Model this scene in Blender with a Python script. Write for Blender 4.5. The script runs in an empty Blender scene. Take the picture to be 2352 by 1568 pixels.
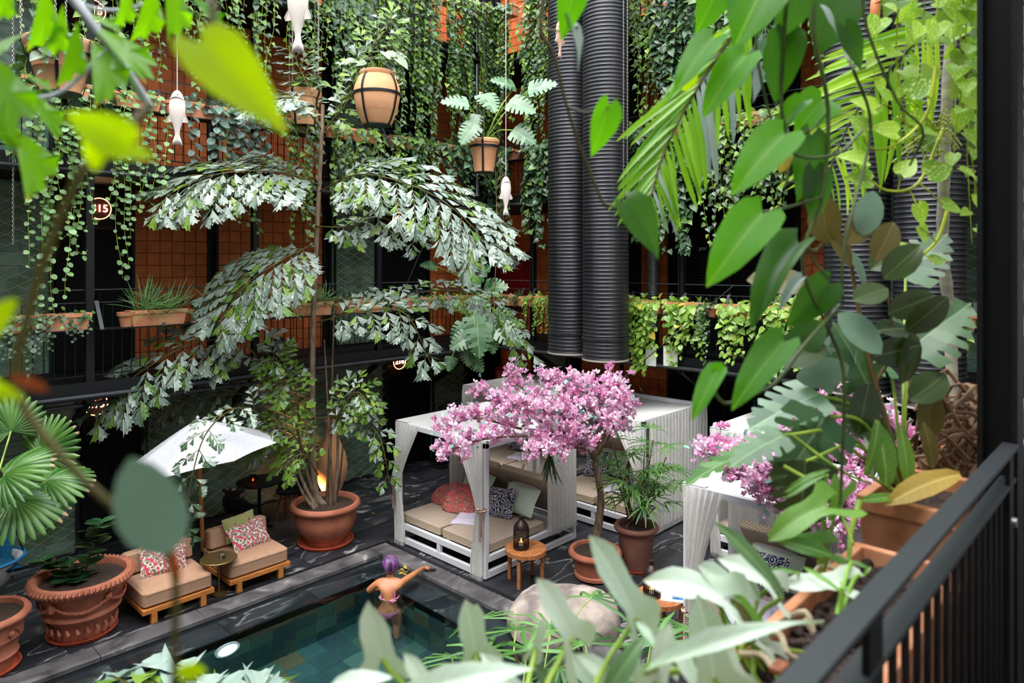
import bpy, math, random
import numpy as np
from mathutils import Vector, Matrix, noise

rnd = random.Random(11)
SC = bpy.context.scene
COL = SC.collection

# ---------------------------------------------------------------- camera, world, sun, exposure
FPX, CXP, HOR, EYE = 1600.0, 1176.0, 605.0, 4.35      # focal length, centre column and horizon row for 2352 x 1568; eye height
AZ = math.radians(43.5)
CA, SA = math.cos(AZ), math.sin(AZ)
cd = bpy.data.cameras.new('camera')
cam = bpy.data.objects.new('camera', cd); COL.objects.link(cam)
cam.location = (0, 0, EYE)
cam.rotation_euler = (math.pi / 2, 0, AZ - math.pi / 2)
cd.sensor_width = 36; cd.lens = FPX / 2352 * 36
cd.shift_y = -(784 - HOR) / 2352
cd.clip_start = 0.05; cd.clip_end = 200
cd.dof.use_dof = True; cd.dof.focus_distance = 10.5; cd.dof.aperture_fstop = 2.6
SC.camera = cam

wd = bpy.data.worlds.new('world'); SC.world = wd; wd.use_nodes = True
bg = wd.node_tree.nodes['Background']
bg.inputs[0].default_value = (0.90, 0.95, 1.0, 1); bg.inputs[1].default_value = 3.0
sd = bpy.data.lights.new('sun', 'SUN'); sun = bpy.data.objects.new('sun', sd); COL.objects.link(sun)
sd.energy = 1.6; sd.angle = math.radians(35); sd.color = (1.0, 0.96, 0.9)
sun.rotation_euler = Vector((0.42, 0.10, -1.0)).to_track_quat('-Z', 'Y').to_euler()
vs = SC.view_settings
vs.view_transform = 'Standard'; vs.look = 'None'; vs.gamma = 1; vs.use_curve_mapping = False
vs.exposure = 1.05

# ---------------------------------------------------------------- geometry helpers
def ray(px, py):
    r = (px - CXP) / FPX
    return Vector((CA + r * SA, SA - r * CA, (HOR - py) / FPX))
def P(px, py, d): return Vector((0, 0, EYE)) + ray(px, py) * d            # point d metres in front along a sight line
def G(px, py, z=0.0):
    v = ray(px, py); return P(px, py, (z - EYE) / v.z)
def LX(px, y):
    q = (px - CXP) / FPX; return y * (CA + q * SA) / (SA - q * CA)         # x where a column of the left wall stands
def BY(px, x):
    q = (px - CXP) / FPX; return x * (SA - q * CA) / (CA + q * SA)
def depth(p): return p[0] * CA + p[1] * SA

class MB:
    def __init__(s): s.v = []; s.f = []; s.m = []; s.k = 0
    def add(s, vs_, fs, m=None):
        n = len(s.v); s.v.extend([tuple(p) for p in vs_])
        for f in fs: s.f.append(tuple(i + n for i in f)); s.m.append(s.k if m is None else m)
        return s
    def box(s, x0, y0, z0, x1, y1, z1, M=None, tap=0.0, m=None):
        cx, cy = (x0 + x1) / 2, (y0 + y1) / 2
        v = []
        for z, t in ((z0, 1 - tap), (z1, 1)):
            for x, y in ((x0, y0), (x1, y0), (x1, y1), (x0, y1)):
                v.append(Vector((cx + (x - cx) * t, cy + (y - cy) * t, z)))
        if M: v = [M @ p for p in v]
        return s.add(v, [(3, 2, 1, 0), (4, 5, 6, 7), (0, 1, 5, 4), (1, 2, 6, 5), (2, 3, 7, 6), (3, 0, 4, 7)], m)
    def bar(s, a, b, w, h, up=(0, 0, 1), m=None):
        a, b = Vector(a), Vector(b); d = b - a; L = d.length; d.normalize()
        u = Vector(up); x = d.cross(u)
        if x.length < 1e-4: x = d.cross(Vector((1, 0, 0)))
        x.normalize(); z = x.cross(d)
        M = Matrix((x, d, z)).transposed().to_4x4(); M.translation = a
        return s.box(-w / 2, 0, -h / 2, w / 2, L, h / 2, M, m=m)
    def tube(s, pts, rad, n=6, cap=True, m=None):
        pts = [Vector(p) for p in pts]; N = len(pts)
        if not hasattr(rad, '__len__'): rad = [rad] * N
        v = []; t = (pts[1] - pts[0]).normalized()
        x = t.cross(Vector((0.3, 0.5, 0.8))).normalized()
        for i in range(N):
            t = (pts[min(i + 1, N - 1)] - pts[max(i - 1, 0)])
            t = t.normalized() if t.length > 1e-9 else Vector((0, 0, 1))
            x = (x - t * x.dot(t))
            x = x.normalized() if x.length > 1e-6 else t.orthogonal().normalized()
            y = t.cross(x)
            for j in range(n):
                a = 2 * math.pi * j / n
                v.append(pts[i] + (x * math.cos(a) + y * math.sin(a)) * rad[i])
        f = []
        for i in range(N - 1):
            for j in range(n):
                k = (j + 1) % n
                f.append((i * n + j, i * n + k, (i + 1) * n + k, (i + 1) * n + j))
        if cap: f.append(tuple(range(n - 1, -1, -1))); f.append(tuple((N - 1) * n + j for j in range(n)))
        return s.add(v, f, m)
    def lathe(s, prof, n=28, c=(0, 0, 0), wob=None, sq=1.0, m=None):
        v = []; f = []
        for i, (r, z) in enumerate(prof):
            for j in range(n):
                a = 2 * math.pi * j / n; rr = r * (wob(a, z) if wob else 1)
                v.append((c[0] + rr * math.cos(a), c[1] + rr * math.sin(a) * sq, c[2] + z))
        for i in range(len(prof) - 1):
            for j in range(n):
                k = (j + 1) % n
                f.append((i * n + j, i * n + k, (i + 1) * n + k, (i + 1) * n + j))
        f.append(tuple(range(n - 1, -1, -1))); f.append(tuple((len(prof) - 1) * n + j for j in range(n)))
        return s.add(v, f, m)
    def grid(s, fn, nu, nv, m=None):
        v = [fn(i / nu, j / nv) for j in range(nv + 1) for i in range(nu + 1)]
        f = [(j * (nu + 1) + i, j * (nu + 1) + i + 1, (j + 1) * (nu + 1) + i + 1, (j + 1) * (nu + 1) + i) for j in range(nv) for i in range(nu)]
        return s.add(v, f, m)
    def mesh(s, name, mats, smooth=False, ang=40):
        me = bpy.data.meshes.new(name); me.from_pydata(s.v, [], s.f)
        for m in (mats if isinstance(mats, (list, tuple)) else [mats]): me.materials.append(m)
        if any(s.m): me.polygons.foreach_set('material_index', s.m)
        if smooth:
            me.polygons.foreach_set('use_smooth', [True] * len(me.polygons))
            if ang < 180: me.set_sharp_from_angle(angle=math.radians(ang))
        me.update(); return me
    def build(s, name, mats, parent=None, smooth=False, ang=40, bevel=0.0, loc=None):
        return place(name, s.mesh(name, mats, smooth, ang), parent, bevel=bevel, loc=loc)

def place(name, me, parent=None, M=None, loc=None, bevel=0.0):
    o = bpy.data.objects.new(name, me); COL.objects.link(o)
    if parent: o.parent = parent
    if M is not None: o.matrix_basis = M
    elif loc is not None: o.location = loc
    if bevel:
        b = o.modifiers.new('b', 'BEVEL'); b.width = bevel; b.segments = 2; b.limit_method = 'ANGLE'; b.angle_limit = 0.7
    return o
def tag(o, label=None, cat=None, group=None, kind=None):
    if label: o['label'] = label
    if cat: o['category'] = cat
    if group: o['group'] = group
    if kind: o['kind'] = kind
    return o
def thing(name, label, cat, loc=(0, 0, 0), rz=0.0, group=None):
    o = bpy.data.objects.new(name, None); COL.objects.link(o); o.location = loc; o.rotation_euler = (0, 0, rz)
    return tag(o, label, cat, group)
def struct(name, mb, mats, **k):
    return tag(mb.build(name, mats, **k), kind='structure')
def stuff(o): o['kind'] = 'stuff'; return o
def copy_tree(o, parent=None):
    c = o.copy(); COL.objects.link(c)
    if parent: c.parent = parent
    for ch in list(o.children): copy_tree(ch, c)
    return c
ORD = ['first', 'second', 'third', 'fourth', 'fifth', 'sixth', 'seventh', 'eighth', 'ninth', 'tenth', 'eleventh', 'twelfth', 'thirteenth', 'fourteenth', 'fifteenth', 'sixteenth']
def lerp(a, b, t): return a + (b - a) * t
def spline(pts, n):
    pts = [Vector(p) for p in pts]
    if len(pts) == 2: return [pts[0].lerp(pts[1], i / n) for i in range(n + 1)]
    q = [pts[0] * 2 - pts[1]] + pts + [pts[-1] * 2 - pts[-2]]
    out = []
    for i in range(n + 1):
        t = i / n * (len(pts) - 1); k = min(int(t), len(pts) - 2); u = t - k
        a, b, c, d = q[k:k + 4]
        out.append(0.5 * ((2 * b) + (c - a) * u + (2 * a - 5 * b + 4 * c - d) * u * u + (3 * b - a - 3 * c + d) * u ** 3))
    return out
def frame(origin, ydir, nrm, sx=1.0, sy=1.0, sz=None):
    y = Vector(ydir).normalized(); z = Vector(nrm); x = y.cross(z)
    if x.length < 1e-5: x = y.orthogonal()
    x.normalize(); z = x.cross(y)
    M = Matrix((x * sx, y * sy, z * (sz or sx))).transposed().to_4x4(); M.translation = Vector(origin)
    return M

# ---------------------------------------------------------------- materials
M = {}
def base(name):
    m = bpy.data.materials.new(name); m.use_nodes = True; M[name] = m
    nt = m.node_tree; return m, nt, nt.nodes['Principled BSDF'], nt.nodes['Material Output']
def c4(c): return (c[0], c[1], c[2], 1)
def srgb(h):
    h = h.lstrip('#'); out = []
    for i in (0, 2, 4):
        v = int(h[i:i + 2], 16) / 255
        out.append(v / 12.92 if v <= 0.04045 else ((v + 0.055) / 1.055) ** 2.4)
    return tuple(out)
def L(nt, a, b): nt.links.new(a, b)
def N(nt, t, **k):
    n = nt.nodes.new(t)
    for a, b in k.items():
        if a.startswith('i_'): n.inputs[a[2:]].default_value = b
        elif a.startswith('n_'): n.inputs[int(a[2:])].default_value = b
        else: setattr(n, a, b)
    return n
def ramp(nt, fac, stops, mode='LINEAR'):
    r = nt.nodes.new('ShaderNodeValToRGB'); e = r.color_ramp.elements; r.color_ramp.interpolation = mode
    while len(e) < len(stops): e.new(0.5)
    for i, (p, c) in enumerate(stops): e[i].position = p; e[i].color = c4(c)
    if fac is not None: L(nt, fac, r.inputs[0])
    return r.outputs[0]
def mixc(nt, fac, a, b):
    n = nt.nodes.new('ShaderNodeMix'); n.data_type = 'RGBA'
    for sock, v in ((n.inputs['Factor'], fac), (n.inputs[6], a), (n.inputs[7], b)):
        if isinstance(v, (int, float)): sock.default_value = v
        elif isinstance(v, tuple): sock.default_value = c4(v)
        else: L(nt, v, sock)
    return n.outputs[2]
def math_(nt, op, a, b=None):
    n = nt.nodes.new('ShaderNodeMath'); n.operation = op
    for s, v in ((n.inputs[0], a), (n.inputs[1], b)):
        if v is None: continue
        if isinstance(v, (int, float)): s.default_value = v
        else: L(nt, v, s)
    return n.outputs[0]
def coord(nt, kind='Object', scale=None):
    t = nt.nodes.new('ShaderNodeTexCoord').outputs[kind] if kind != 'World' else nt.nodes.new('ShaderNodeNewGeometry').outputs['Position']
    if scale is not None:
        mp = nt.nodes.new('ShaderNodeMapping'); L(nt, t, mp.inputs[0])
        mp.inputs['Scale'].default_value = scale if hasattr(scale, '__len__') else (scale,) * 3
        t = mp.outputs[0]
    return t
def bump(nt, bs, h, strength=0.3, dist=0.01):
    b = N(nt, 'ShaderNodeBump'); b.inputs['Strength'].default_value = strength; b.inputs['Distance'].default_value = dist
    L(nt, h, b.inputs['Height']); L(nt, b.outputs[0], bs.inputs['Normal'])
def plain(name, c, rough=0.6, metal=0.0, spec=0.5, emit=0.0):
    m, nt, bs, out = base(name)
    bs.inputs['Base Color'].default_value = c4(c); bs.inputs['Roughness'].default_value = rough
    bs.inputs['Metallic'].default_value = metal; bs.inputs['Specular IOR Level'].default_value = spec
    if emit: bs.inputs['Emission Color'].default_value = c4(c); bs.inputs['Emission Strength'].default_value = emit
    return m
def noisy(name, c1, c2, scale=6, rough=0.7, bmp=0.2, kind='Object', stretch=(1, 1, 1), metal=0.0, detail=6, lo=0.35, hi=0.65, rnd_amt=0.0, spec=0.4, bd=0.01):
    m, nt, bs, out = base(name)
    nz = N(nt, 'ShaderNodeTexNoise'); nz.inputs['Scale'].default_value = scale; nz.inputs['Detail'].default_value = detail
    L(nt, coord(nt, kind, stretch), nz.inputs['Vector'])
    col = ramp(nt, nz.outputs[0], [(lo, c1), (hi, c2)])
    if rnd_amt:
        oi = N(nt, 'ShaderNodeObjectInfo'); hv = N(nt, 'ShaderNodeHueSaturation')
        v = math_(nt, 'MULTIPLY_ADD', oi.outputs['Random'], rnd_amt); v.node.inputs[2].default_value = 1 - rnd_amt / 2
        L(nt, v, hv.inputs['Value']); L(nt, col, hv.inputs['Color']); col = hv.outputs[0]
    L(nt, col, bs.inputs['Base Color'])
    bs.inputs['Roughness'].default_value = rough; bs.inputs['Metallic'].default_value = metal; bs.inputs['Specular IOR Level'].default_value = spec
    if bmp: bump(nt, bs, nz.outputs[0], bmp, bd)
    return m
def leafmat(name, c1, c2, rough=0.4, tr=0.3, tcol=None, rib=None, tip=None, spec=0.5, vein=0.0, varieg=None, dead=None):
    m, nt, bs, out = base(name)
    oi = N(nt, 'ShaderNodeObjectInfo'); gi = N(nt, 'ShaderNodeNewGeometry')
    r = math_(nt, 'FRACT', math_(nt, 'ADD', oi.outputs['Random'], gi.outputs['Random Per Island']))
    stops = [(0.0, c1), (0.9, c2)]
    if dead: stops = [(0.0, c1), (0.9, c2), (0.965, c2), (0.97, dead)]
    col = ramp(nt, r, stops)
    nz = N(nt, 'ShaderNodeTexNoise'); nz.inputs['Scale'].default_value = 4.0; L(nt, coord(nt), nz.inputs['Vector'])
    col = mixc(nt, math_(nt, 'MULTIPLY', nz.outputs[0], 0.35), col, tuple(x * 0.55 for x in c1))
    if rib or tip or vein or varieg:
        sp = N(nt, 'ShaderNodeSeparateXYZ'); L(nt, coord(nt), sp.inputs[0])
        ax = math_(nt, 'ABSOLUTE', sp.outputs[0])
        if varieg:
            n2 = N(nt, 'ShaderNodeTexNoise'); n2.inputs['Scale'].default_value = 5.0; L(nt, coord(nt, 'Object', (3, 1, 1)), n2.inputs['Vector'])
            col = mixc(nt, ramp(nt, n2.outputs[0], [(0.52, (0, 0, 0)), (0.6, (1, 1, 1))]), col, varieg)
        if vein:
            s1 = math_(nt, 'SINE', math_(nt, 'MULTIPLY', math_(nt, 'SUBTRACT', sp.outputs[1], math_(nt, 'MULTIPLY', ax, 0.8)), 62.0))
            col = mixc(nt, math_(nt, 'MULTIPLY', ramp(nt, s1, [(0.75, (0, 0, 0)), (0.98, (1, 1, 1))]), vein), col, rib or c2)
        if rib: col = mixc(nt, ramp(nt, ax, [(0.008, (0.8,) * 3), (0.02, (0, 0, 0))]), col, rib)
        if tip:
            t = math_(nt, 'ADD', sp.outputs[1], math_(nt, 'MULTIPLY', nz.outputs[0], 0.16))
            col = mixc(nt, ramp(nt, t, [(0.0, (0, 0, 0)), (0.97, (0, 0, 0)), (1.0, (1, 1, 1))]), col, tip)
    L(nt, col, bs.inputs['Base Color']); bs.inputs['Roughness'].default_value = rough; bs.inputs['Specular IOR Level'].default_value = spec
    if tr:
        t = N(nt, 'ShaderNodeBsdfTranslucent'); L(nt, mixc(nt, 0.75, col, tcol or c2), t.inputs[0])
        mx = N(nt, 'ShaderNodeMixShader'); mx.inputs[0].default_value = tr
        L(nt, bs.outputs[0], mx.inputs[1]); L(nt, t.outputs[0], mx.inputs[2]); L(nt, mx.outputs[0], out.inputs[0])
    return m
def cloth(name, c, tr=0.25, c2=None, rough=0.85, stripe=None):
    m, nt, bs, out = base(name)
    w = N(nt, 'ShaderNodeTexNoise'); w.inputs['Scale'].default_value = 18; L(nt, coord(nt), w.inputs['Vector'])
    col = ramp(nt, w.outputs[0], [(0.3, c2 or tuple(x * 0.9 for x in c)), (0.7, c)])
    L(nt, col, bs.inputs['Base Color']); bs.inputs['Roughness'].default_value = rough; bs.inputs['Specular IOR Level'].default_value = 0.15
    bump(nt, bs, w.outputs[0], 0.15, 0.004)
    if tr:
        t = N(nt, 'ShaderNodeBsdfTranslucent'); L(nt, col, t.inputs[0])
        mx = N(nt, 'ShaderNodeMixShader'); mx.inputs[0].default_value = tr
        L(nt, bs.outputs[0], mx.inputs[1]); L(nt, t.outputs[0], mx.inputs[2]); L(nt, mx.outputs[0], out.inputs[0])
    return m
def stripes(name, ca_, cb, scale, axis='X', sharp=True, rough=0.8, dist=0.0):
    m, nt, bs, out = base(name)
    w = N(nt, 'ShaderNodeTexWave'); w.bands_direction = axis; w.inputs['Scale'].default_value = scale; w.inputs['Distortion'].default_value = dist
    L(nt, coord(nt), w.inputs['Vector'])
    L(nt, ramp(nt, w.outputs[1], [(0.45, ca_), (0.55, cb)]), bs.inputs['Base Color']); bs.inputs['Roughness'].default_value = rough
    return m

plain('black_steel', (0.006, 0.0065, 0.008), 0.48, spec=0.35)
plain('grey_steel', (0.07, 0.075, 0.085), 0.45, 0.3)
plain('black_paint', (0.006, 0.006, 0.007), 0.6, spec=0.25)
plain('door_black', (0.0035, 0.0035, 0.004), 0.7, spec=0.15)
plain('rail_paint', (0.024, 0.028, 0.032), 0.45)
plain('galvanised', (0.32, 0.33, 0.35), 0.45, 0.8)
plain('chain_metal', (0.42, 0.38, 0.36), 0.35, 0.9)
plain('chain_black', (0.02, 0.02, 0.025), 0.4, 0.4)
noisy('terracotta', srgb('#d99a6b'), srgb('#e0a87c'), 5, 0.8, 0.08)
noisy('terracotta_dark', srgb('#9c5a42'), srgb('#b87157'), 4, 0.75, 0.08)
noisy('terracotta_box', srgb('#c97f58'), srgb('#dc9a72'), 5, 0.8, 0.08, rnd_amt=0.35)
noisy('saucer_red', srgb('#b04a30'), srgb('#c25a3c'), 5, 0.6, 0.05)
noisy('lip_clay', srgb('#c08068'), srgb('#d09580'), 5, 0.7, 0.05)
noisy('tile_clay', srgb('#a65226'), srgb('#c4662f'), 7, 0.62, 0.1, rnd_amt=0.35, lo=0.3, hi=0.7)
noisy('soil', (0.018, 0.010, 0.006), (0.075, 0.045, 0.028), 60, 0.95, 1.0, detail=8, bd=0.02)
noisy('pebble', (0.03, 0.018, 0.014), (0.085, 0.05, 0.04), 14, 0.85, 0.3, rnd_amt=0.9)
noisy('concrete_dark', (0.008, 0.008, 0.009), (0.016, 0.016, 0.018), 5, 0.8, 0.1)
noisy('stone', srgb('#6e6460'), srgb('#b0a296'), 3.5, 0.9, 0.9, detail=10, bd=0.03)
noisy('bark', srgb('#4a3a2c'), srgb('#7a6650'), 9, 0.85, 0.6, stretch=(3, 3, 0.7))
noisy('palm_trunk', srgb('#6b5546'), srgb('#94806c'), 10, 0.85, 0.4, stretch=(4, 4, 0.6))
noisy('cane', srgb('#3f2a22'), srgb('#6b4a3c'), 12, 0.7, 0.3)
noisy('root', srgb('#5e4434'), srgb('#9a7a5e'), 12, 0.85, 0.3, rnd_amt=0.4)
noisy('fg_stem_grey', srgb('#9aa0a8'), srgb('#c4c8ce'), 5, 0.5, 0.1)
plain('white_paint', (0.66, 0.66, 0.70), 0.45)
cloth('curtain', (0.85, 0.83, 0.80), 0.3)
cloth('canopy_cloth', (0.80, 0.78, 0.76), 0.2)
cloth('parasol_cloth', (0.58, 0.58, 0.62), 0.12)
cloth('tan_cover', srgb('#b08a70'), 0.0, srgb('#a8836a'))
cloth('beige_cover', srgb('#ac9b8c'), 0.0, srgb('#a59485'))
cloth('mint', srgb('#c9dcc8'), 0.0); cloth('pale_pink', srgb('#e0d4d8'), 0.0); cloth('lilac', srgb('#cfc6da'), 0.0)
cloth('blue_cover', srgb('#14506e'), 0.0, srgb('#0f3d58'))
stripes('mattress_side', srgb('#8f7c66'), srgb('#cbb99f'), 14, 'DIAGONAL')
stripes('tie_band', srgb('#3c1c1e'), srgb('#d8b49a'), 13, 'Z')
noisy('teak', srgb('#8a4f2a'), srgb('#b97a48'), 7, 0.5, 0.1, stretch=(1, 8, 8))
noisy('teak_orange', srgb('#a8632c'), srgb('#cc8440'), 6, 0.5, 0.1, stretch=(1, 8, 8))
noisy('walnut', srgb('#6a3a22'), srgb('#8c5030'), 7, 0.5, 0.1, stretch=(8, 8, 1))
plain('brass', srgb('#8a7347'), 0.38, 0.85)
plain('lantern_metal', srgb('#30241f'), 0.45, 0.5)
plain('flame', (1.0, 0.38, 0.06), 0.5, emit=9)
plain('neon', (1.0, 0.72, 0.42), 0.5, emit=9)
plain('neon_ring', (1.0, 0.45, 0.12), 0.5, emit=5)
plain('red_paint', srgb('#8c0f14'), 0.45)
plain('white_print', (0.75, 0.72, 0.7), 0.6)
plain('teal_print', (0.05, 0.55, 0.55), 0.6)
plain('green_sign', (0.02, 0.35, 0.16), 0.4, emit=0.6)
plain('white_plastic', (0.8, 0.8, 0.8), 0.4)
plain('fish_white', srgb('#ece0d6'), 0.55)
plain('cord_white', srgb('#d8cfd8'), 0.7)
plain('skin', srgb('#b87850'), 0.5)
plain('hair_dark', srgb('#3a2340'), 0.45)
plain('phone_black', (0.01, 0.01, 0.012), 0.3)
plain('yellow_leaf', srgb('#d8a520'), 0.6)
plain('dead_leaf', srgb('#b08a40'), 0.7)
leafmat('palm_sheen', srgb('#64786a'), srgb('#9aa89a'), 0.33, 0.15, srgb('#7f9a50'), spec=0.7)  # grey tint carries the sky sheen of the leaflets in its colour
leafmat('palm_green', srgb('#3f6a24'), srgb('#86a83c'), 0.4, 0.3)
leafmat('heart_dark', srgb('#1e3a22'), srgb('#4e6e4a'), 0.38, 0.15, srgb('#5f8a30'), spec=0.6)
leafmat('heart_mid', srgb('#3a5c28'), srgb('#76984a'), 0.4, 0.25, srgb('#8fb040'))
leafmat('heart_bright', srgb('#4d7a26'), srgb('#9cbc4c'), 0.4, 0.35, srgb('#b4d048'))
leafmat('coin', srgb('#3e6b34'), srgb('#8fb878'), 0.4, 0.22, srgb('#9cc050'))
leafmat('satin', srgb('#24392e'), srgb('#4c6a5a'), 0.35, 0.1, varieg=srgb('#7d9488'))
leafmat('pothos', srgb('#3f7220'), srgb('#8ab83e'), 0.32, 0.3, srgb('#a8d040'), varieg=srgb('#c6d878'), dead=srgb('#d0b040'))
leafmat('small_dark', srgb('#15301a'), srgb('#3c5f34'), 0.35, 0.12)
leafmat('monstera', srgb('#2f5a34'), srgb('#6c9068'), 0.34, 0.15, srgb('#6fa040'), rib=srgb('#8aa878'), spec=0.6)
leafmat('fan_palm', srgb('#2c5c22'), srgb('#6a9448'), 0.35, 0.25, srgb('#84b040'), tip=srgb('#b89878'))
leafmat('rhapis', srgb('#2a5a28'), srgb('#6a9a48'), 0.35, 0.22)
leafmat('clusia', srgb('#173a1c'), srgb('#36603a'), 0.28, 0.1, rib=srgb('#5a8048'))
leafmat('arrow', srgb('#c4dcc4'), srgb('#e2f0e0'), 0.42, 0.2, srgb('#c4e4a8'), rib=srgb('#eef6e4'), vein=0.25)
leafmat('arrow_green', srgb('#3f7a2c'), srgb('#7cae48'), 0.38, 0.3, srgb('#a0d040'), rib=srgb('#a8c880'), vein=0.2)
leafmat('philo', srgb('#2a7008'), srgb('#58a812'), 0.42, 0.55, srgb('#7cd000'), rib=srgb('#90c040'), vein=0.15, spec=0.3)
leafmat('rubber', srgb('#1f3418'), srgb('#475c34'), 0.25, 0.12, srgb('#6a6a20'), rib=srgb('#6a7a48'))
leafmat('fishtail', srgb('#4e8c08'), srgb('#7cc010'), 0.4, 0.55, srgb('#a4f000'), tip=srgb('#d8b820'), vein=0.25)
leafmat('blur_yellow', srgb('#a8d000'), srgb('#c8e800'), 0.5, 0.65, srgb('#dcff00'), spec=0.2)
leafmat('jade', srgb('#6a8a70'), srgb('#86a48c'), 0.55, 0.25, spec=0.3)
leafmat('palm_frond', srgb('#4a8a20'), srgb('#8fc440'), 0.32, 0.4, srgb('#a8e020'))
leafmat('yellowing', srgb('#a88a30'), srgb('#c4a448'), 0.5, 0.3, srgb('#d8c040'), rib=srgb('#d8c070'), vein=0.2)
leafmat('grass', srgb('#35602a'), srgb('#6c9448'), 0.4, 0.2)
leafmat('petal', srgb('#ecaad4'), srgb('#f8d6ec'), 0.6, 0.3, srgb('#fcd8ee'))
leafmat('petal_deep', srgb('#dc7cb2'), srgb('#f0aed4'), 0.6, 0.25, srgb('#f4a4d0'))
leafmat('silk_leaf', srgb('#2f5a4c'), srgb('#7aa898'), 0.45, 0.15)
noisy('stem_green', srgb('#6c8a2c'), srgb('#9cb840'), 8, 0.5, 0.0)
noisy('stem_yellow', srgb('#8a9a1c'), srgb('#c0cc3c'), 8, 0.5, 0.0)
noisy('stem_dark', srgb('#2c3c1c'), srgb('#54642c'), 8, 0.5, 0.0)
noisy('stem_brown', srgb('#5c4a30'), srgb('#8a7048'), 8, 0.6, 0.0)
noisy('stem_olive', srgb('#3c3a14'), srgb('#5a5420'), 4, 0.6, 0.0)
def special():
    # dark slate floor with pale veins
    m, nt, bs, out = base('slate')
    oi = N(nt, 'ShaderNodeObjectInfo')
    off = N(nt, 'ShaderNodeVectorMath'); off.operation = 'ADD'
    sc = N(nt, 'ShaderNodeVectorMath'); sc.operation = 'SCALE'; sc.inputs['Scale'].default_value = 17.0
    cb = N(nt, 'ShaderNodeCombineXYZ'); L(nt, oi.outputs['Random'], cb.inputs[0]); L(nt, oi.outputs['Random'], cb.inputs[1])
    L(nt, cb.outputs[0], sc.inputs[0]); L(nt, coord(nt, 'World'), off.inputs[0]); L(nt, sc.outputs[0], off.inputs[1])
    n1 = N(nt, 'ShaderNodeTexNoise'); n1.inputs['Scale'].default_value = 1.5; n1.inputs['Detail'].default_value = 10; n1.inputs['Distortion'].default_value = 0.7
    st = N(nt, 'ShaderNodeMapping'); st.inputs['Scale'].default_value = (0.55, 1.7, 1); st.inputs['Rotation'].default_value = (0, 0, 0.5); L(nt, off.outputs[0], st.inputs[0]); L(nt, st.outputs[0], n1.inputs['Vector'])
    col = ramp(nt, n1.outputs[0], [(0.3, (0.008, 0.009, 0.012)), (0.55, (0.026, 0.028, 0.034)), (0.75, (0.055, 0.058, 0.068))])
    vn = ramp(nt, n1.outputs[0], [(0.482, (0, 0, 0)), (0.498, (1, 1, 1)), (0.503, (1, 1, 1)), (0.52, (0, 0, 0))])
    n2 = N(nt, 'ShaderNodeTexNoise'); n2.inputs['Scale'].default_value = 1.1; n2.inputs['Detail'].default_value = 3; L(nt, off.outputs[0], n2.inputs['Vector'])
    msk = ramp(nt, n2.outputs[0], [(0.44, (0, 0, 0)), (0.62, (1, 1, 1))])
    col = mixc(nt, math_(nt, 'MULTIPLY', vn, math_(nt, 'MULTIPLY', msk, 0.75)), col, (0.42, 0.40, 0.39))
    L(nt, col, bs.inputs['Base Color'])
    L(nt, ramp(nt, n2.outputs[0], [(0.35, (0.28,) * 3), (0.65, (0.5,) * 3)]), bs.inputs['Roughness'])
    bump(nt, bs, n1.outputs[0], 0.25, 0.01)
    # lighter worn coping stone
    m, nt, bs, out = base('coping_stone')
    n1 = N(nt, 'ShaderNodeTexNoise'); n1.inputs['Scale'].default_value = 2.2; n1.inputs['Detail'].default_value = 10; n1.inputs['Distortion'].default_value = 1.2
    L(nt, coord(nt, 'World', (1, 1, 1)), n1.inputs['Vector'])
    L(nt, ramp(nt, n1.outputs[0], [(0.3, (0.03, 0.028, 0.03)), (0.5, (0.085, 0.078, 0.082)), (0.62, (0.14, 0.13, 0.13)), (0.68, (0.34, 0.31, 0.29))]), bs.inputs['Base Color'])
    bs.inputs['Roughness'].default_value = 0.5; bump(nt, bs, n1.outputs[0], 0.3, 0.01)
    # pool tiles, each its own tone
    m, nt, bs, out = base('pool_tile')
    oi = N(nt, 'ShaderNodeObjectInfo')
    col = ramp(nt, oi.outputs['Random'], [(0.0, srgb('#1f4c4c')), (0.22, srgb('#3b6252')), (0.4, srgb('#1d4149')), (0.55, srgb('#5c583a')), (0.68, srgb('#2c5c5f')), (0.85, srgb('#4c7468')), (1.0, srgb('#14343b'))], 'CONSTANT')
    nz = N(nt, 'ShaderNodeTexNoise'); nz.inputs['Scale'].default_value = 5; nz.inputs['Detail'].default_value = 6; L(nt, coord(nt, 'World'), nz.inputs['Vector'])
    col = mixc(nt, math_(nt, 'MULTIPLY', nz.outputs[0], 0.45), col, (0.012, 0.03, 0.035))
    L(nt, col, bs.inputs['Base Color']); bs.inputs['Roughness'].default_value = 0.6
    # water: clear dielectric with small ripples
    m, nt, bs, out = base('water')
    g = N(nt, 'ShaderNodeBsdfGlass'); g.inputs['IOR'].default_value = 1.33; g.inputs['Roughness'].default_value = 0.0; g.inputs['Color'].default_value = (0.86, 0.97, 0.98, 1)
    nz = N(nt, 'ShaderNodeTexNoise'); nz.inputs['Scale'].default_value = 3.0; nz.inputs['Detail'].default_value = 3; L(nt, coord(nt, 'World'), nz.inputs['Vector'])
    b = N(nt, 'ShaderNodeBump'); b.inputs['Strength'].default_value = 0.10; b.inputs['Distance'].default_value = 0.05; L(nt, nz.outputs[0], b.inputs['Height']); L(nt, b.outputs[0], g.inputs['Normal'])
    L(nt, g.outputs[0], out.inputs[0])
    # drinking glass
    m, nt, bs, out = base('glass')
    g = N(nt, 'ShaderNodeBsdfGlass'); g.inputs['IOR'].default_value = 1.3; g.inputs['Color'].default_value = (0.95, 0.97, 0.97, 1); L(nt, g.outputs[0], out.inputs[0])
    # mossy glazed wall behind the wire screens
    m, nt, bs, out = base('green_wall')
    bt = N(nt, 'ShaderNodeTexBrick'); L(nt, coord(nt, 'UV'), bt.inputs['Vector'])
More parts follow.
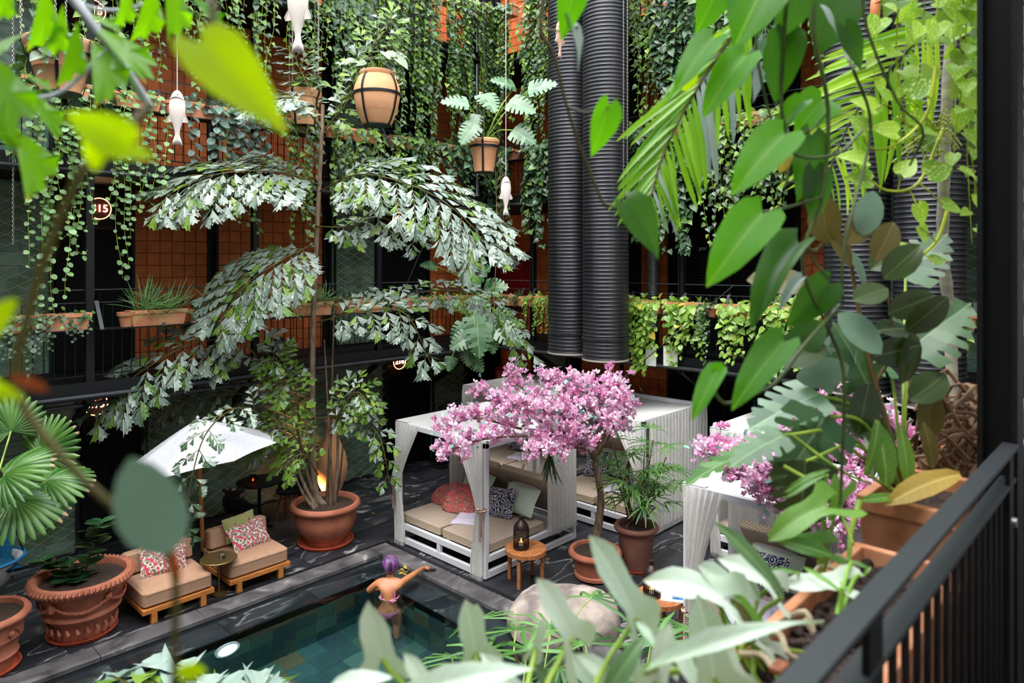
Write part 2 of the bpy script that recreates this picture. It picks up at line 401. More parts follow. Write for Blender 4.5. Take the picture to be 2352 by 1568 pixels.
    bt.inputs['Scale'].default_value = 1.0; bt.inputs['Brick Width'].default_value = 0.6; bt.inputs['Row Height'].default_value = 0.2; bt.inputs['Mortar Size'].default_value = 0.006
    bt.inputs['Color1'].default_value = c4(srgb('#7c9a86')); bt.inputs['Color2'].default_value = c4(srgb('#5c8074')); bt.inputs['Mortar'].default_value = c4(srgb('#465a4c'))
    nz = N(nt, 'ShaderNodeTexNoise'); nz.inputs['Scale'].default_value = 3.5; nz.inputs['Detail'].default_value = 8; L(nt, coord(nt, 'World'), nz.inputs['Vector'])
    L(nt, mixc(nt, ramp(nt, nz.outputs[0], [(0.42, (0, 0, 0)), (0.62, (0.8,) * 3)]), bt.outputs[0], srgb('#4a6238')), bs.inputs['Base Color'])
    bs.inputs['Roughness'].default_value = 0.35
    # ribbed duct skin
    noisy('duct', (0.022, 0.024, 0.030), (0.055, 0.053, 0.056), 3, 0.42, 0.0, metal=0.5, stretch=(1, 1, 0.15))
    # printed cloths
    def printed(name, ground, inks, scale, thr=0.42, kind='F1', dist='EUCLIDEAN', noise_=0.4):
        m, nt, bs, out = base(name)
        nz = N(nt, 'ShaderNodeTexNoise'); nz.inputs['Scale'].default_value = scale * 0.9; L(nt, coord(nt), nz.inputs['Vector'])
        mxv = N(nt, 'ShaderNodeMix'); mxv.data_type = 'VECTOR'; mxv.inputs['Factor'].default_value = noise_ * 0.2
        L(nt, coord(nt), mxv.inputs[4]); L(nt, nz.outputs[1], mxv.inputs[5])
        vo = N(nt, 'ShaderNodeTexVoronoi'); vo.inputs['Scale'].default_value = scale; vo.feature = kind; vo.distance = dist
        L(nt, mxv.outputs[1], vo.inputs['Vector'])
        ink = ramp(nt, math_(nt, 'FRACT', math_(nt, 'MULTIPLY', N(nt, 'ShaderNodeSeparateColor').outputs[0] if 0 else vo.outputs['Distance'], 3.7)), [(i / len(inks), c) for i, c in enumerate(inks)], 'CONSTANT')
        L(nt, mixc(nt, ramp(nt, vo.outputs['Distance'], [(thr - 0.03, (1, 1, 1)), (thr + 0.03, (0, 0, 0))]), ground, ink), bs.inputs['Base Color'])
        bs.inputs['Roughness'].default_value = 0.85
    # blue damask: scrolls from warped rings
    m, nt, bs, out = base('blue_damask')
    vo = N(nt, 'ShaderNodeTexVoronoi'); vo.inputs['Scale'].default_value = 8.5
    nz = N(nt, 'ShaderNodeTexNoise'); nz.inputs['Scale'].default_value = 22; nz.inputs['Detail'].default_value = 1; L(nt, coord(nt), nz.inputs['Vector'])
    L(nt, coord(nt), vo.inputs['Vector'])
    s = math_(nt, 'SINE', math_(nt, 'ADD', math_(nt, 'MULTIPLY', vo.outputs['Distance'], 26.0), math_(nt, 'MULTIPLY', nz.outputs[0], 11.0)))
    L(nt, ramp(nt, s, [(0.47, srgb('#24375f')), (0.53, srgb('#e2d8d0'))]), bs.inputs['Base Color']); bs.inputs['Roughness'].default_value = 0.85
    # embroidered lounge cushion: concentric stitched arcs
    m, nt, bs, out = base('arc_print')
    w = N(nt, 'ShaderNodeTexWave'); w.wave_type = 'RINGS'; w.rings_direction = 'SPHERICAL'; w.inputs['Scale'].default_value = 5.5; w.inputs['Distortion'].default_value = 1.5; w.inputs['Detail'].default_value = 1
    mp = N(nt, 'ShaderNodeMapping'); L(nt, coord(nt), mp.inputs[0]); mp.inputs['Location'].default_value = (0.22, 0.1, 0.13); L(nt, mp.outputs[0], w.inputs['Vector'])
    vo = N(nt, 'ShaderNodeTexVoronoi'); vo.inputs['Scale'].default_value = 36; L(nt, coord(nt), vo.inputs['Vector'])
    ink = ramp(nt, w.outputs[1], [(0.0, srgb('#c03850')), (0.18, srgb('#d88a84')), (0.32, srgb('#46604e')), (0.5, srgb('#b08a50')), (0.64, srgb('#7a9ac0')), (0.78, srgb('#c86a50')), (0.9, srgb('#4a5a48'))], 'CONSTANT')
    L(nt, mixc(nt, ramp(nt, vo.outputs['Distance'], [(0.58, (1, 1, 1)), (0.66, (0, 0, 0))]), srgb('#d4cabc'), ink), bs.inputs['Base Color']); bs.inputs['Roughness'].default_value = 0.9
    bump(nt, bs, vo.outputs['Distance'], 0.3, 0.004)
    printed('cross_print', srgb('#93945a'), [srgb('#a82a3a'), srgb('#b84048')], 11, 0.33, dist='MANHATTAN')
    printed('throw_print', srgb('#c8585a'), [srgb('#3a4456'), srgb('#d8807a'), srgb('#d0a868'), srgb('#2c3446'), srgb('#a83c48')], 17, 0.55)
    printed('swim_print', srgb('#b06a88'), [srgb('#5a4474'), srgb('#e0b0c4'), srgb('#c03860')], 30, 0.5)
    printed('ikat_print', srgb('#1c2030'), [srgb('#c8c8d8'), srgb('#5a4aa0'), srgb('#8a8a30')], 22, 0.3, dist='MANHATTAN')
    printed('floral_print', srgb('#2c2420'), [srgb('#c8c0c4'), srgb('#9a2c50'), srgb('#2c2420')], 10, 0.45)
    # dyed hair strands
    m, nt, bs, out = base('hair')
    w = N(nt, 'ShaderNodeTexNoise'); w.inputs['Scale'].default_value = 22; L(nt, coord(nt, 'Object', (1.0, 1.0, 0.12)), w.inputs['Vector'])
    L(nt, ramp(nt, w.outputs[0], [(0.3, srgb('#2c1a38')), (0.45, srgb('#4a2c5e')), (0.6, srgb('#8a5488')), (0.72, srgb('#5c5488'))]), bs.inputs['Base Color']); bs.inputs['Roughness'].default_value = 0.45
    m, nt, bs, out = base('lamp_lens')
    em = N(nt, 'ShaderNodeEmission'); em.inputs[0].default_value = (0.75, 0.93, 1, 1); em.inputs[1].default_value = 6; L(nt, em.outputs[0], out.inputs[0])
plain('grey_print', (0.05, 0.045, 0.04), 0.7)
plain('plate_back', srgb('#4a1408'), 0.35)
plain('galvanised_dull', (0.42, 0.37, 0.33), 0.6, 0.2)
special()
plain('candle', srgb('#e8dcc0'), 0.6); cloth('teak_orange_cloth', srgb('#c08a48'), 0.0); plain('rim_blue', srgb('#1f6a9a'), 0.6)
plain('mag_a', srgb('#dfe6ee'), 0.4); plain('mag_a2', srgb('#2a6ab8'), 0.4); plain('mag_b', srgb('#1a4a78'), 0.4); plain('mag_b2', srgb('#c04a88'), 0.4)
def amber():
    m, nt, bs, out = base('amber_glass'); g = N(nt, 'ShaderNodeBsdfGlass'); g.inputs['Color'].default_value = c4(srgb('#d87830')); g.inputs['IOR'].default_value = 1.2; L(nt, g.outputs[0], out.inputs[0])
amber()
noisy('pot_brown', srgb('#7a4f42'), srgb('#8f6354'), 4, 0.7, 0.08)
leafmat('pothos_pale', srgb('#4e6e48'), srgb('#8ba284'), 0.4, 0.15, varieg=srgb('#c8d0a0'))
plain('fish_pink', srgb('#d8ac98'), 0.55); plain('fish_orange', srgb('#b86a3a'), 0.55); plain('lip', srgb('#9c4a48'), 0.45)
noisy('terracotta_near', srgb('#c07a52'), srgb('#dc9c76'), 9, 0.75, 0.1)
noisy('root_pale', srgb('#8f7f66'), srgb('#c8b89c'), 14, 0.7, 0.1)
leafmat('rust', srgb('#8a3c14'), srgb('#a8501c'), 0.5, 0.3)
leafmat('pale_leaf', srgb('#8fa89c'), srgb('#b4c4bc'), 0.4, 0.2)
leafmat('philo_dark', srgb('#22480f'), srgb('#3c6c1c'), 0.35, 0.35, srgb('#58a010'), rib=srgb('#20381c'), spec=0.5)
leafmat('under_brown', srgb('#4a4a20'), srgb('#6a5c2a'), 0.5, 0.2, srgb('#7a6a20'), rib=srgb('#7a7440'))
noisy('trunk_ring', srgb('#8f8a7c'), srgb('#b0a894'), 5, 0.6, 0.2, stretch=(1, 1, 6))
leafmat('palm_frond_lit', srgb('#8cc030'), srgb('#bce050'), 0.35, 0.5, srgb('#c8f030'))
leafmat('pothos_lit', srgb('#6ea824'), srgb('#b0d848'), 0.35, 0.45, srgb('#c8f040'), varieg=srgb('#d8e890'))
leafmat('monstera_edge', srgb('#4a7a3c'), srgb('#7aa068'), 0.36, 0.3, srgb('#90c040'), rib=srgb('#a8c488'))
leafmat('arrow_dark', srgb('#3c5f38'), srgb('#64885c'), 0.4, 0.2, srgb('#7a9a30'), rib=srgb('#88a868'))
leafmat('palm_grey_near', srgb('#7c9686'), srgb('#a4b6aa'), 0.4, 0.2)
noisy('stem_fresh', srgb('#6fa02c'), srgb('#a0cc50'), 8, 0.5, 0.0)
leafmat('petal_white', srgb('#f4cfe6'), srgb('#fceef7'), 0.6, 0.3, srgb('#fdeef6'))
plain('bounce_plaster', (0.74, 0.72, 0.68), 0.9)  # pale tone chosen so the unseen wall bounces fill onto near leaves

# ================================================================ SETTING
YL, XB, YR, XR = 12.05, 12.25, 10.75, 10.8        # left wall, back wall, and the railing lines of their galleries
LEVELS = (2.72, 5.76, 8.80); TOP = 12.4
PX0, PY0, PX1, PY1 = -1.0, 4.2, 6.5, 8.88          # pool incl. coping
def slab(name, b, mat, **k): return struct(name, MB().box(*b), M[mat], **k)
slab('wall_left', (-4, YL + .06, 0, XB + .3, YL + .3, TOP), 'concrete_dark')
slab('wall_back', (XB + .06, -1.7, 0, XB + .3, YL + .06, TOP), 'concrete_dark')
slab('wall_right', (-4, -1.9, 0, XB + .3, -1.7, TOP), 'bounce_plaster')
slab('wall_front', (-4.3, -1.9, 0, -4, YL + .3, TOP), 'concrete_dark')
fl = MB()
fl.box(-4, -1.7, -.25, XB + .06, PY0, -.035); fl.box(-4, PY1, -.25, XB + .06, YL + .06, -.035); fl.box(PX1, PY0, -.25, XB + .06, PY1, -.035); fl.box(-4, PY0, -.25, PX0, PY1, -.035)
floor = struct('floor', fl, M['concrete_dark'])
TW, TD = 1.02, 0.66
tile_mesh = MB().box(-TW / 2 + .004, -TD / 2 + .004, -.03, TW / 2 - .004, TD / 2 - .004, 0).mesh('floor_tile', M['slate'])
cut = {}
def floor_tile(x0, y0, x1, y1):
    w, h = round(x1 - x0, 3), round(y1 - y0, 3)
    if w < .05 or h < .05: return
    if (w, h) not in cut: cut[(w, h)] = MB().box(-w / 2 + .004, -h / 2 + .004, -.03, w / 2 - .004, h / 2 - .004, 0).mesh('floor_tile', M['slate'])
    place('tile', cut[(w, h)], floor, loc=((x0 + x1) / 2, (y0 + y1) / 2, rnd.uniform(-.002, .001)))
y = -0.3; row = 0
while y < YL:
    y1 = min(y + TD, YL + .05); x = 0.2 - (row % 2) * TW / 2
    while x < XB:
        x1 = min(x + TW, XB + .05)
        if y < PY1 - .01 and y1 > PY0 + .01 and x < PX1:
            if y1 > PY1: floor_tile(x, PY1, min(x1, PX1), y1)
            if y < PY0: floor_tile(x, y, min(x1, PX1), PY0)
            if x1 > PX1: floor_tile(PX1, y, x1, y1)
        elif not (x1 < 4.0 and y < 4.0): floor_tile(x, y, x1, y1)
        x += TW
    y += TD; row += 1
# pool
cop = struct('trim_1', MB().box(PX0, PY1 - .3, -.2, PX1, PY1 - .02, -.03).box(PX1 - .3, PY0, -.2, PX1 - .02, PY1 - .3, -.03), M['concrete_dark'])
k = PX0
while k < PX1 - .35:
    e = min(k + 1.15, PX1 - .305)
    MB().box(k + .003, PY1 - .31, -.03, e - .003, PY1 - .012, .022).build('coping_stone', M['coping_stone'], cop, bevel=.008); k += 1.15
MB().box(PX1 - .302, PY1 - .31, -.03, PX1 - .012, PY1 - .012, .022).build('coping_stone', M['coping_stone'], cop, bevel=.008)
k = PY1 - .315
while k > PY0:
    e = max(k - 1.15, PY0)
    MB().box(PX1 - .302, e + .003, -.03, PX1 - .012, k - .003, .022).build('coping_stone', M['coping_stone'], cop, bevel=.008); k -= 1.15
IX, IY, PF = 5.75, 8.13, -1.22
struct('pool_basin_floor', MB().box(PX0, PY0, PF - .2, IX, IY, PF - .012), M['concrete_dark'])
bw = struct('pool_basin_wall', MB().box(PX0, IY + .012, PF, IX + .2, IY + .2, -.1).box(IX + .012, PY0, PF, IX + .2, IY, -.1).box(PX0, PY0 - .2, PF, IX, PY0, -.1).box(PX0 - .2, PY0, PF, PX0, IY, -.1), M['concrete_dark'])
bf = [o for o in SC.objects if o.name == 'pool_basin_floor'][0]
pt = MB().box(-.148, -.148, -.012, .148, .148, 0).mesh('pool_tile', M['pool_tile'])
for i in range(19):
    for j in range(13):
        place('tile', pt, bf, loc=(IX - .15 - i * .3, IY - .15 - j * .3, PF + rnd.uniform(-.002, .002)))
Mw = Matrix.Rotation(math.pi / 2, 4, 'X')
for i in range(19):
    for j in range(4):
        m_ = Mw.copy(); m_.translation = (IX - .15 - i * .3, IY + .0, -.26 - j * .3); place('tile', pt, bw, m_)
Mw = Matrix.Rotation(-math.pi / 2, 4, 'Y')
for i in range(13):
    for j in range(4):
        m_ = Mw.copy(); m_.translation = (IX, IY - .15 - i * .3, -.26 - j * .3); place('tile', pt, bw, m_)
lg = struct('trim_2', MB().box(PX0, IY, -.3, PX1 - .36, PY1 - .36, -.1).box(IX, PY0, -.3, PX1 - .36, IY, -.1), M['concrete_dark'])
k = PX1 - .36
for a, b in ((4.9, PX1 - .36), (3.7, 4.9), (2.5, 3.7), (1.3, 2.5), (0.1, 1.3), (-1, .1)):
    MB().box(a + .003, IY - .02, -.1, b - .003, PY1 - .365, -.062).build('ledge_slab', M['slate'], lg)
for a, b in ((6.95, IY - .02), (5.75, 6.95), (4.55, 5.75)):
    MB().box(IX - .02, a + .003, -.1, PX1 - .365, b - .003, -.062).build('ledge_slab', M['slate'], lg)
struct('pool_water', MB().grid(lambda u, v: (lerp(PX0, PX1 - .33, u), lerp(PY0, PY1 - .33, v), -.04), 1, 1), M['water'])
dr = struct('trim_3', MB().box(3.2, PY1 + .03, -.03, 6.6, PY1 + .09, .003).box(PX1 + .03, 4.4, -.03, PX1 + .09, PY1 + .03, .003), M['black_steel'])

# ---- wall panels: terracotta relief tiles, doors, green wall behind wire
def relief_tile():
    kk = [0, .03, .36, .66, .97, 1]; b = MB(); s = .197
    def h(u, v):
        d = math.hypot(u, v); e = min(u, v, 1 - u, 1 - v)
        z = .013 * max(0, 1 - d / .95) ** .5 if d < .95 else 0.008 * (d - .95) / .5
        return z + (.012 if e > .01 else 0)
    b.grid(lambda u, v: ((kk[round(u * 5)] - .5) * s, 0 - h(kk[round(u * 5)], kk[round(v * 5)]), (kk[round(v * 5)] - .5) * s), 5, 5)
    return b.mesh('relief_tile', M['tile_clay'])
RT = relief_tile()
RQ = [Matrix.Rotation(k * math.pi / 2, 4, 'Y') for k in range(4)]
def wallM(side, a, z, off=0.0):
    """frame whose local -Y faces the courtyard"""
    if side == 'L': m = Matrix.Identity(4); m.translation = (a, YL - off, z)
    else: m = Matrix.Rotation(-math.pi / 2, 4, 'Z'); m.translation = (XB - off, a, z)
    return m
npan = [0]
def tile_panel(side, a0, a1, z0, z1, vis=True):
    npan[0] += 1
    lo, hi = min(a0, a1), max(a0, a1)
    back = MB(); sg = 1 if side == 'L' else -1
    back.box(0, 0, 0, hi - lo, .06, z1 - z0)
    o = struct('wall_panel', back, M['black_paint'])
    o.matrix_basis = wallM(side, lo if side == 'L' else hi, z0)
    nx = max(1, round((hi - lo) / .2)); nz = int((z1 - z0) / .2)
    while nx * nz > 300: nz -= 1
    sx = (hi - lo) / nx / .2
    for j in range(nz):
        for i in range(nx):
            q = [(0, 0), (1, 0), (1, 1), (0, 1)][(i % 2) + 2 * (j % 2)] if 0 else None
            r = RQ[(i % 2) * (1 if j % 2 == 0 else 3) + (2 if (j % 2 and not i % 2) else 0)] if rnd.random() < .8 else RQ[rnd.randrange(4)]
            m_ = Matrix.Translation(((i + .5) * .2 * sx, 0, (j + .5) * .2)) @ Matrix.Diagonal((sx, 1, 1, 1)) @ r
            place('tile', RT, o, m_)
ndoor = [0]
def door(side, a0, a1, z0, z1, leafs=2):
    ndoor[0] += 1
    lo, hi = min(a0, a1), max(a0, a1); w = hi - lo
    o = struct('door_%d' % ndoor[0], MB().box(0, -.0, 0, w, .06, z1 - z0), M['door_black']); o.matrix_basis = wallM(side, lo if side == 'L' else hi, z0)
    dh = min(2.15, z1 - z0 - .1)
    MB().box(0, -.05, 0, .05, 0, z1 - z0).box(w - .05, -.05, 0, w, 0, z1 - z0).box(.05, -.05, dh, w - .05, 0, dh + .06).build('frame', M['black_paint'], o)
    s = (w - .14) / leafs
    for i in range(leafs):
        d = MB().box(.07 + i * s + .006, -.03, .01, .07 + (i + 1) * s - .006, 0, dh - .01).build('door_leaf', M['door_black'], o, bevel=.004)
        if i == leafs - 1: MB().box(.07 + i * s + .05, -.07, .98, .07 + i * s + .07, -.03, 1.18).build('handle', M['black_steel'], d)
    return o
nscr = [0]
def screen(side, a0, a1, z0, z1, where, vis=True):
    lo, hi = min(a0, a1), max(a0, a1); w = hi - lo; H = z1 - z0
    nscr[0] += 1
    o = struct('wall_panel', MB().box(0, 0, 0, w, .06, H), M['green_wall'])
    me = o.data; uv = me.uv_layers.new(name='UVMap'); 
    for lp in me.loops:
        p = me.vertices[lp.vertex_index].co; uv.data[lp.index].uv = (p.x + (lo if side == 'L' else -hi), p.z)
    o.matrix_basis = wallM(side, lo if side == 'L' else hi, z0)
    t = thing('wire_screen', 'wire mesh screen over green wall ' + where, 'screen'); t.matrix_basis = wallM(side, lo if side == 'L' else hi, z0, .14)
    MB().box(0, -.02, 0, .03, .02, H).box(w - .03, -.02, 0, w, .02, H).box(.03, -.02, H - .03, w - .03, .02, H).box(.03, -.02, 0, w - .03, .02, .03).build('frame', M['black_steel'], t)
    # expanded metal: zigzag strands that meet their neighbours in diamonds
    cw, ch = .30, .16; b = MB(); nrow = int(H / (ch / 2)); ncol = int(w / cw) + 1
    b2 = []
    for r in range(nrow + 1):
        zc = r * ch / 2 * 1.0; pts = []
        for c in range(2 * ncol + 1):
            xx = c * cw / 2
            if xx > w: break
            dz = (ch / 4) * (1 if (c + r) % 2 else -1) + rnd.uniform(-.006, .006)
            pts.append((xx, (-.006 if (c + r) % 2 else .006), min(H, max(0, zc + dz))))
        if len(pts) > 1: b.tube(pts, .0075, 3, cap=False)
    stuff(b.build('mesh', M['galvanised_dull'], t))

H0, H1, H2, H3 = 0.0, LEVELS[0], LEVELS[1], LEVELS[2]
LVN = ['at courtyard level', 'on the lower gallery', 'on the upper gallery', 'on the top gallery']
def level_span(k): return ((0, 2.52), (2.72, 5.56), (5.76, 8.6), (8.8, 12.2))[k]
for k in (0, 1, 2, 3):
    z0, z1 = level_span(k); nm = LVN[k]
    if k == 0:
        screen('L', .2, 3.1, z0, z1, 'left of the hanging chair ' + nm)
        door('L', 3.1, 4.05, z0, z1, 2)
        screen('L', 4.05, 8.75, z0, z1, 'behind the bar table ' + nm)
        door('L', 8.75, 10.0, z0, z1)
        screen('L', 10.0, 11.07, z0, z1, 'between the two corner doors ' + nm)
        door('L', 11.07, 12.1, z0, z1)
        tile_panel('B', 12.0, 10.95, z0, z1); door('B', 10.95, 10.72, z0, z1, 1)
        screen('B', 10.72, 9.8, z0, z1, 'near the corner on the end wall ' + nm)
        door('B', 9.8, 9.5, z0, z1, 1); tile_panel('B', 9.5, 8.47, z0, z1); tile_panel('B', 8.38, 7.32, z0, z1)
        door('B', 7.32, 6.1, z0, z1); door('B', 6.1, 4.9, z0, z1); door('B', 4.9, 3.7, z0, z1); door('B', 3.7, .6, z0, z1, 3)
    else:
        screen('L', -.2, 2.76, z0, z1, 'furthest from the corner ' + nm)
        door('L', 2.76, 3.92, z0, z1); tile_panel('L', 3.92, 5.08, z0, z1); door('L', 5.08, 5.26, z0, z1, 1); tile_panel('L', 5.26, 7.31, z0, z1); door('L', 7.31, 7.5, z0, z1, 1)
        screen('L', 7.5, 8.6, z0, z1, 'beside the tiled panel ' + nm)
        door('L', 8.6, 10.0, z0, z1); tile_panel('L', 10.0, 11.06, z0, z1); door('L', 11.06, 12.1, z0, z1)
        tile_panel('B', 12.0, 10.7, z0, z1); tile_panel('B', 10.7, 9.4, z0, z1); door('B', 9.4, 7.95, z0, z1)
        tile_panel('B', 7.95, 7.3, z0, z1); door('B', 7.3, 6.0, z0, z1); door('B', 6.0, 4.7, z0, z1); tile_panel('B', 4.7, 3.9, z0, z1)
        screen('B', 3.9, .6, z0, z1, 'far right of the end wall ' + nm)

# ---- galleries
for k, z in enumerate(LEVELS):
    struct('gallery_floor', MB().box(-4, YR - .02, z - .2, XR - .02, YL + .06, z).box(XR - .02, .55, z - .2, XB + .06, YL + .06, z), M['black_paint'])
    if k == 0: struct('gallery_floor', MB().box(-4, -1.7, z - .2, XB + .06, .3, z), M['black_paint'])
    else:      # unseen floor overhead, made open grating to let daylight onto the near leaves
        b = MB(); x = -4
        while x < XB: b.box(x, -1.7, z - .06, x + .012, .3, z - .01); x += .16
        for y_ in (-1.7, -1.0, -.3, .28): b.box(-4, y_, z - .12, XB, y_ + .04, z - .06)
        struct('gallery_floor', b, M['black_steel'])
    e = struct('gallery_beam', MB().bar((-4, YR - .05, z - .1), (XR - .05, YR - .05, z - .1), .05, .24).bar((XR - .05, YR - .05, z - .1), (XR - .05, .5, z - .1), .05, .24), M['black_steel'])
    struct('gallery_pipe', MB().tube([(-4, YR - .13, z - .16), (XR - .13, YR - .13, z - .16), (XR - .13, .5, z - .16)], .024, 8), M['grey_steel'])
struct('gallery_pipe', MB().tube([(-4, YR + .15, 2.40), (6.6, YR + .15, 2.40)], .03, 8), M['grey_steel'])
LP = [.55, 2.93, 5.3, 7.7, 10.12]
BP = [9.64, 6.18, 2.75]
def column(x, y, z0=2.45, mat='black_steel'):
    b = MB().box(x - .05, y - .05, z0, x + .05, y - .035, TOP).box(x - .05, y + .035, z0, x + .05, y + .05, TOP).box(x - .008, y - .035, z0, x + .008, y + .035, TOP)
    return struct('gallery_column', b, M[mat])
for x in LP: column(x, YR)
for y_ in BP: column(XR, y_)
struct('gallery_column', MB().tube([(10.22, YR - .02, 2.45), (10.22, YR - .02, TOP)], .05, 12), M['galvanised'])
for x in LP: struct('gallery_beam', MB().bar((x, YR, 2.5), (x, YL - .1, 1.75), .07, .1), M['black_steel'])
for y_ in BP: struct('gallery_beam', MB().bar((XR, y_, 2.5), (XB - .1, y_, 1.75), .07, .1), M['black_steel'])
bal = MB().tube([(0, 0, .1), (0, 0, 1.1)], .007, 4).mesh('baluster', M['black_steel'])
def railing(a, b, z, label, out):
    a, b = Vector(a), Vector(b); d = b - a; Ln = d.length; d.normalize()
    t = thing('gallery_railing', label, 'railing', (a.x, a.y, z), math.atan2(d.y, d.x))
    MB().box(0, -.025, 1.09, Ln, .025, 1.102).build('top_rail', M['rail_paint'], t)
    MB().box(0, -.015, .095, Ln, .015, .11).build('bottom_rail', M['black_steel'], t)
    MB().tube([(0, 0, 1.27), (Ln, 0, 1.27)], .008, 5).build('handrail', M['grey_steel'], t)
    s = 1 if out > 0 else -1
    MB().box(0, min(s * .03, s * .28), .735, Ln, max(s * .03, s * .28), .75).build('planter_shelf', M['black_steel'], t)
    n = int(Ln / .115)
    for i in range(1, n): place('baluster', bal, t, loc=(i * Ln / n, 0, 0))
    for i in range(int(Ln / .8) + 1):
        x = min(Ln - .03, .03 + i * .8)
        MB().bar((x, s * .28, .74), (x, s * .02, 1.12), .05, .008).build('bracket', M['rail_paint'], t)
for k, z in enumerate(LEVELS[:2]):
    nm = ['lower', 'upper'][k]
    xs = LP + [XR]
    for i in range(len(xs) - 1): railing((xs[i] + .05, YR), (xs[i + 1] - .05, YR), z, 'black bar railing on the %s left gallery, %s bay from the corner' % (nm, ORD[len(xs) - 2 - i]), -1)
    ys = [YR] + BP + [.6]
    for i in range(len(ys) - 1): railing((XR, ys[i] - .05), (XR, ys[i + 1] + .05), z, 'black bar railing on the %s end gallery, %s bay from the corner' % (nm, ORD[i]), -1)

# ---- number plates, red cabinet, small fittings on the walls
def text_mesh(body, size, depth_=.004, name='lettering', align='CENTER'):
    cu = bpy.data.curves.new(name, 'FONT'); cu.body = body; cu.size = size; cu.extrude = depth_; cu.align_x = align; cu.align_y = 'CENTER'
    o = bpy.data.objects.new(name, cu); COL.objects.link(o)
    dg = bpy.context.evaluated_depsgraph_get(); me = bpy.data.meshes.new_from_object(o.evaluated_get(dg))
    bpy.data.objects.remove(o); bpy.data.curves.remove(cu); return me
TX = Matrix.Rotation(math.pi / 2, 4, 'X')
def letters(body, size, mat, parent, loc, align='CENTER'):
    me = text_mesh(body, size, align=align); me.materials.clear(); me.materials.append(M[mat])
    m_ = TX.copy(); m_.translation = loc
    return place('lettering', me, parent, m_)
def plate(num, px, z, where):
    x = LX(px, YL - .12)
    t = thing('number_lamp', 'round glowing room number %s lamp %s' % (num, where), 'lamp'); t.location = (x, YL - .12, z)
    MB().tube([(0, -.012, 0), (0, .012, 0)], .15, 28).build('disc', M['plate_back'], t)
    r = [(.16 * math.cos(a), -.014, .16 * math.sin(a)) for a in [i * 2 * math.pi / 40 for i in range(41)]]
    MB().tube(r, .0065, 5, cap=False).build('glow_ring', M['neon_ring'], t)
    letters(num, .16, 'neon', t, (0, -.022, 0))
    MB().tube([(0, .012, 0), (0, .1, 0)], .02, 8).build('mount', M['black_steel'], t)
for num, px, z, w in (('315', 228, 5.19, 'behind the hanging coin leaves'), ('415', 215, 8.2, 'high behind the palm frond'), ('215', 220, 2.2, 'above the door left of the parasol'),
                      ('416', 913, 8.3, 'beside the terracotta amphora'), ('316', 915, 5.27, 'hidden among the palm leaves'), ('216', 917, 2.27, 'above the black door behind the daybeds'),
                      ('317', 1099, 5.32, 'above the door next to the red cabinet'), ('417', 1101, 8.35, 'behind the hanging split leaf plant'), ('217', 1097, 2.33, 'behind the split leaf plant in the corner')):
    plate(num, px, z, w)
rc = thing('hose_cabinet', 'large red fire hose cabinet on the lower gallery end wall', 'cabinet')
rc.matrix_basis = wallM('B', 11.98, 3.35, .02)
MB().box(0, -.22, 0, .95, 0, 1.28).build('body', M['red_paint'], rc, bevel=.006)
dl = MB().box(.03, -.24, .03, .92, -.222, 1.25).build('door', M['red_paint'], rc, bevel=.004)
MB().box(.06, -.265, .62, .1, -.24, .78).build('latch', M['black_steel'], dl); MB().box(.05, -.245, .42, .13, -.242, .56).build('label_plate', M['white_plastic'], dl)
for (x0, z0, x1, z1) in ((.06, .98, .2, 1.2), (.22, .76, .42, 1.2), (.64, 1.1, .8, 1.2)):
    for e in ((x0, z0, x1, z0 + .008), (x0, z1 - .008, x1, z1), (x0, z0, x0 + .008, z1), (x1 - .008, z0, x1, z1)):
        pass
    b = MB()
    for e in ((x0, z0, x1, z0 + .008), (x0, z1 - .008, x1, z1), (x0, z0, x0 + .008, z1), (x1 - .008, z0, x1, z1)): b.box(e[0], -.2435, e[1], e[2], -.241, e[3])
    b.box(x0 + .03, -.2435, z1 - .05, x1 - .03, -.241, z1 - .03); b.box(x0 + .03, -.2435, z1 - .085, x1 - .06, -.241, z1 - .065)
    b.box((x0 + x1) / 2 - .02, -.2435, z0 + .03, (x0 + x1) / 2 + .02, -.241, z0 + .07)
    b.build('printed_sign', M['white_print'], dl)
rc2 = thing('hose_cabinet', 'red fire cabinet at floor level behind the canopies', 'cabinet'); rc2.matrix_basis = wallM('B', 11.98, .55, .02)
MB().box(0, -.22, 0, .95, 0, 1.28).build('body', M['red_paint'], rc2, bevel=.006)
dl = MB().box(.03, -.24, .03, .92, -.222, 1.25).build('door', M['red_paint'], rc2, bevel=.004)
b = MB()
for e in ((.1, 1.0, .3, 1.01), (.1, 1.19, .3, 1.2), (.1, 1.0, .11, 1.2), (.29, 1.0, .3, 1.2)): b.box(e[0], -.2435, e[1], e[2], -.241, e[3])
b.box(.14, -.2435, 1.06, .26, -.241, 1.09); b.box(.14, -.2435, 1.12, .22, -.241, 1.15); b.build('printed_sign', M['white_print'], dl)
sg = thing('staff_lettering', 'teal staff only lettering on the black end wall', 'sign'); sg.matrix_basis = wallM('B', BY(1732, XB), G(1732, 922, 0).z, .05)
sg.location.z = EYE + (HOR - 924) / FPX * (XB * CA + BY(1732, XB) * SA)
letters('STAFF ONLY', .125, 'teal_print', sg, (0, 0, 0), 'LEFT')
for px, py, body, lab in ((1606, 908, 'por,', 'small white lettering on the ground floor door behind the canopies'), (1622, 570, 'por', 'small white lettering on the dark lower gallery door')):
    yy = BY(px, XB); s = thing('door_lettering', lab, 'sign'); s.matrix_basis = wallM('B', yy + .12, EYE + (HOR - py) / FPX * (XB * CA + yy * SA), .05)
    letters(body, .11, 'white_print', s, (0, 0, 0), 'LEFT')
    b = MB()
    for r in range(9):
        b.box(0.0, -.002, -.16 - r * .06, rnd.uniform(.12, .2), .002, -.15 - r * .06)
    stuff(b.build('small_print', M['grey_print'], s))
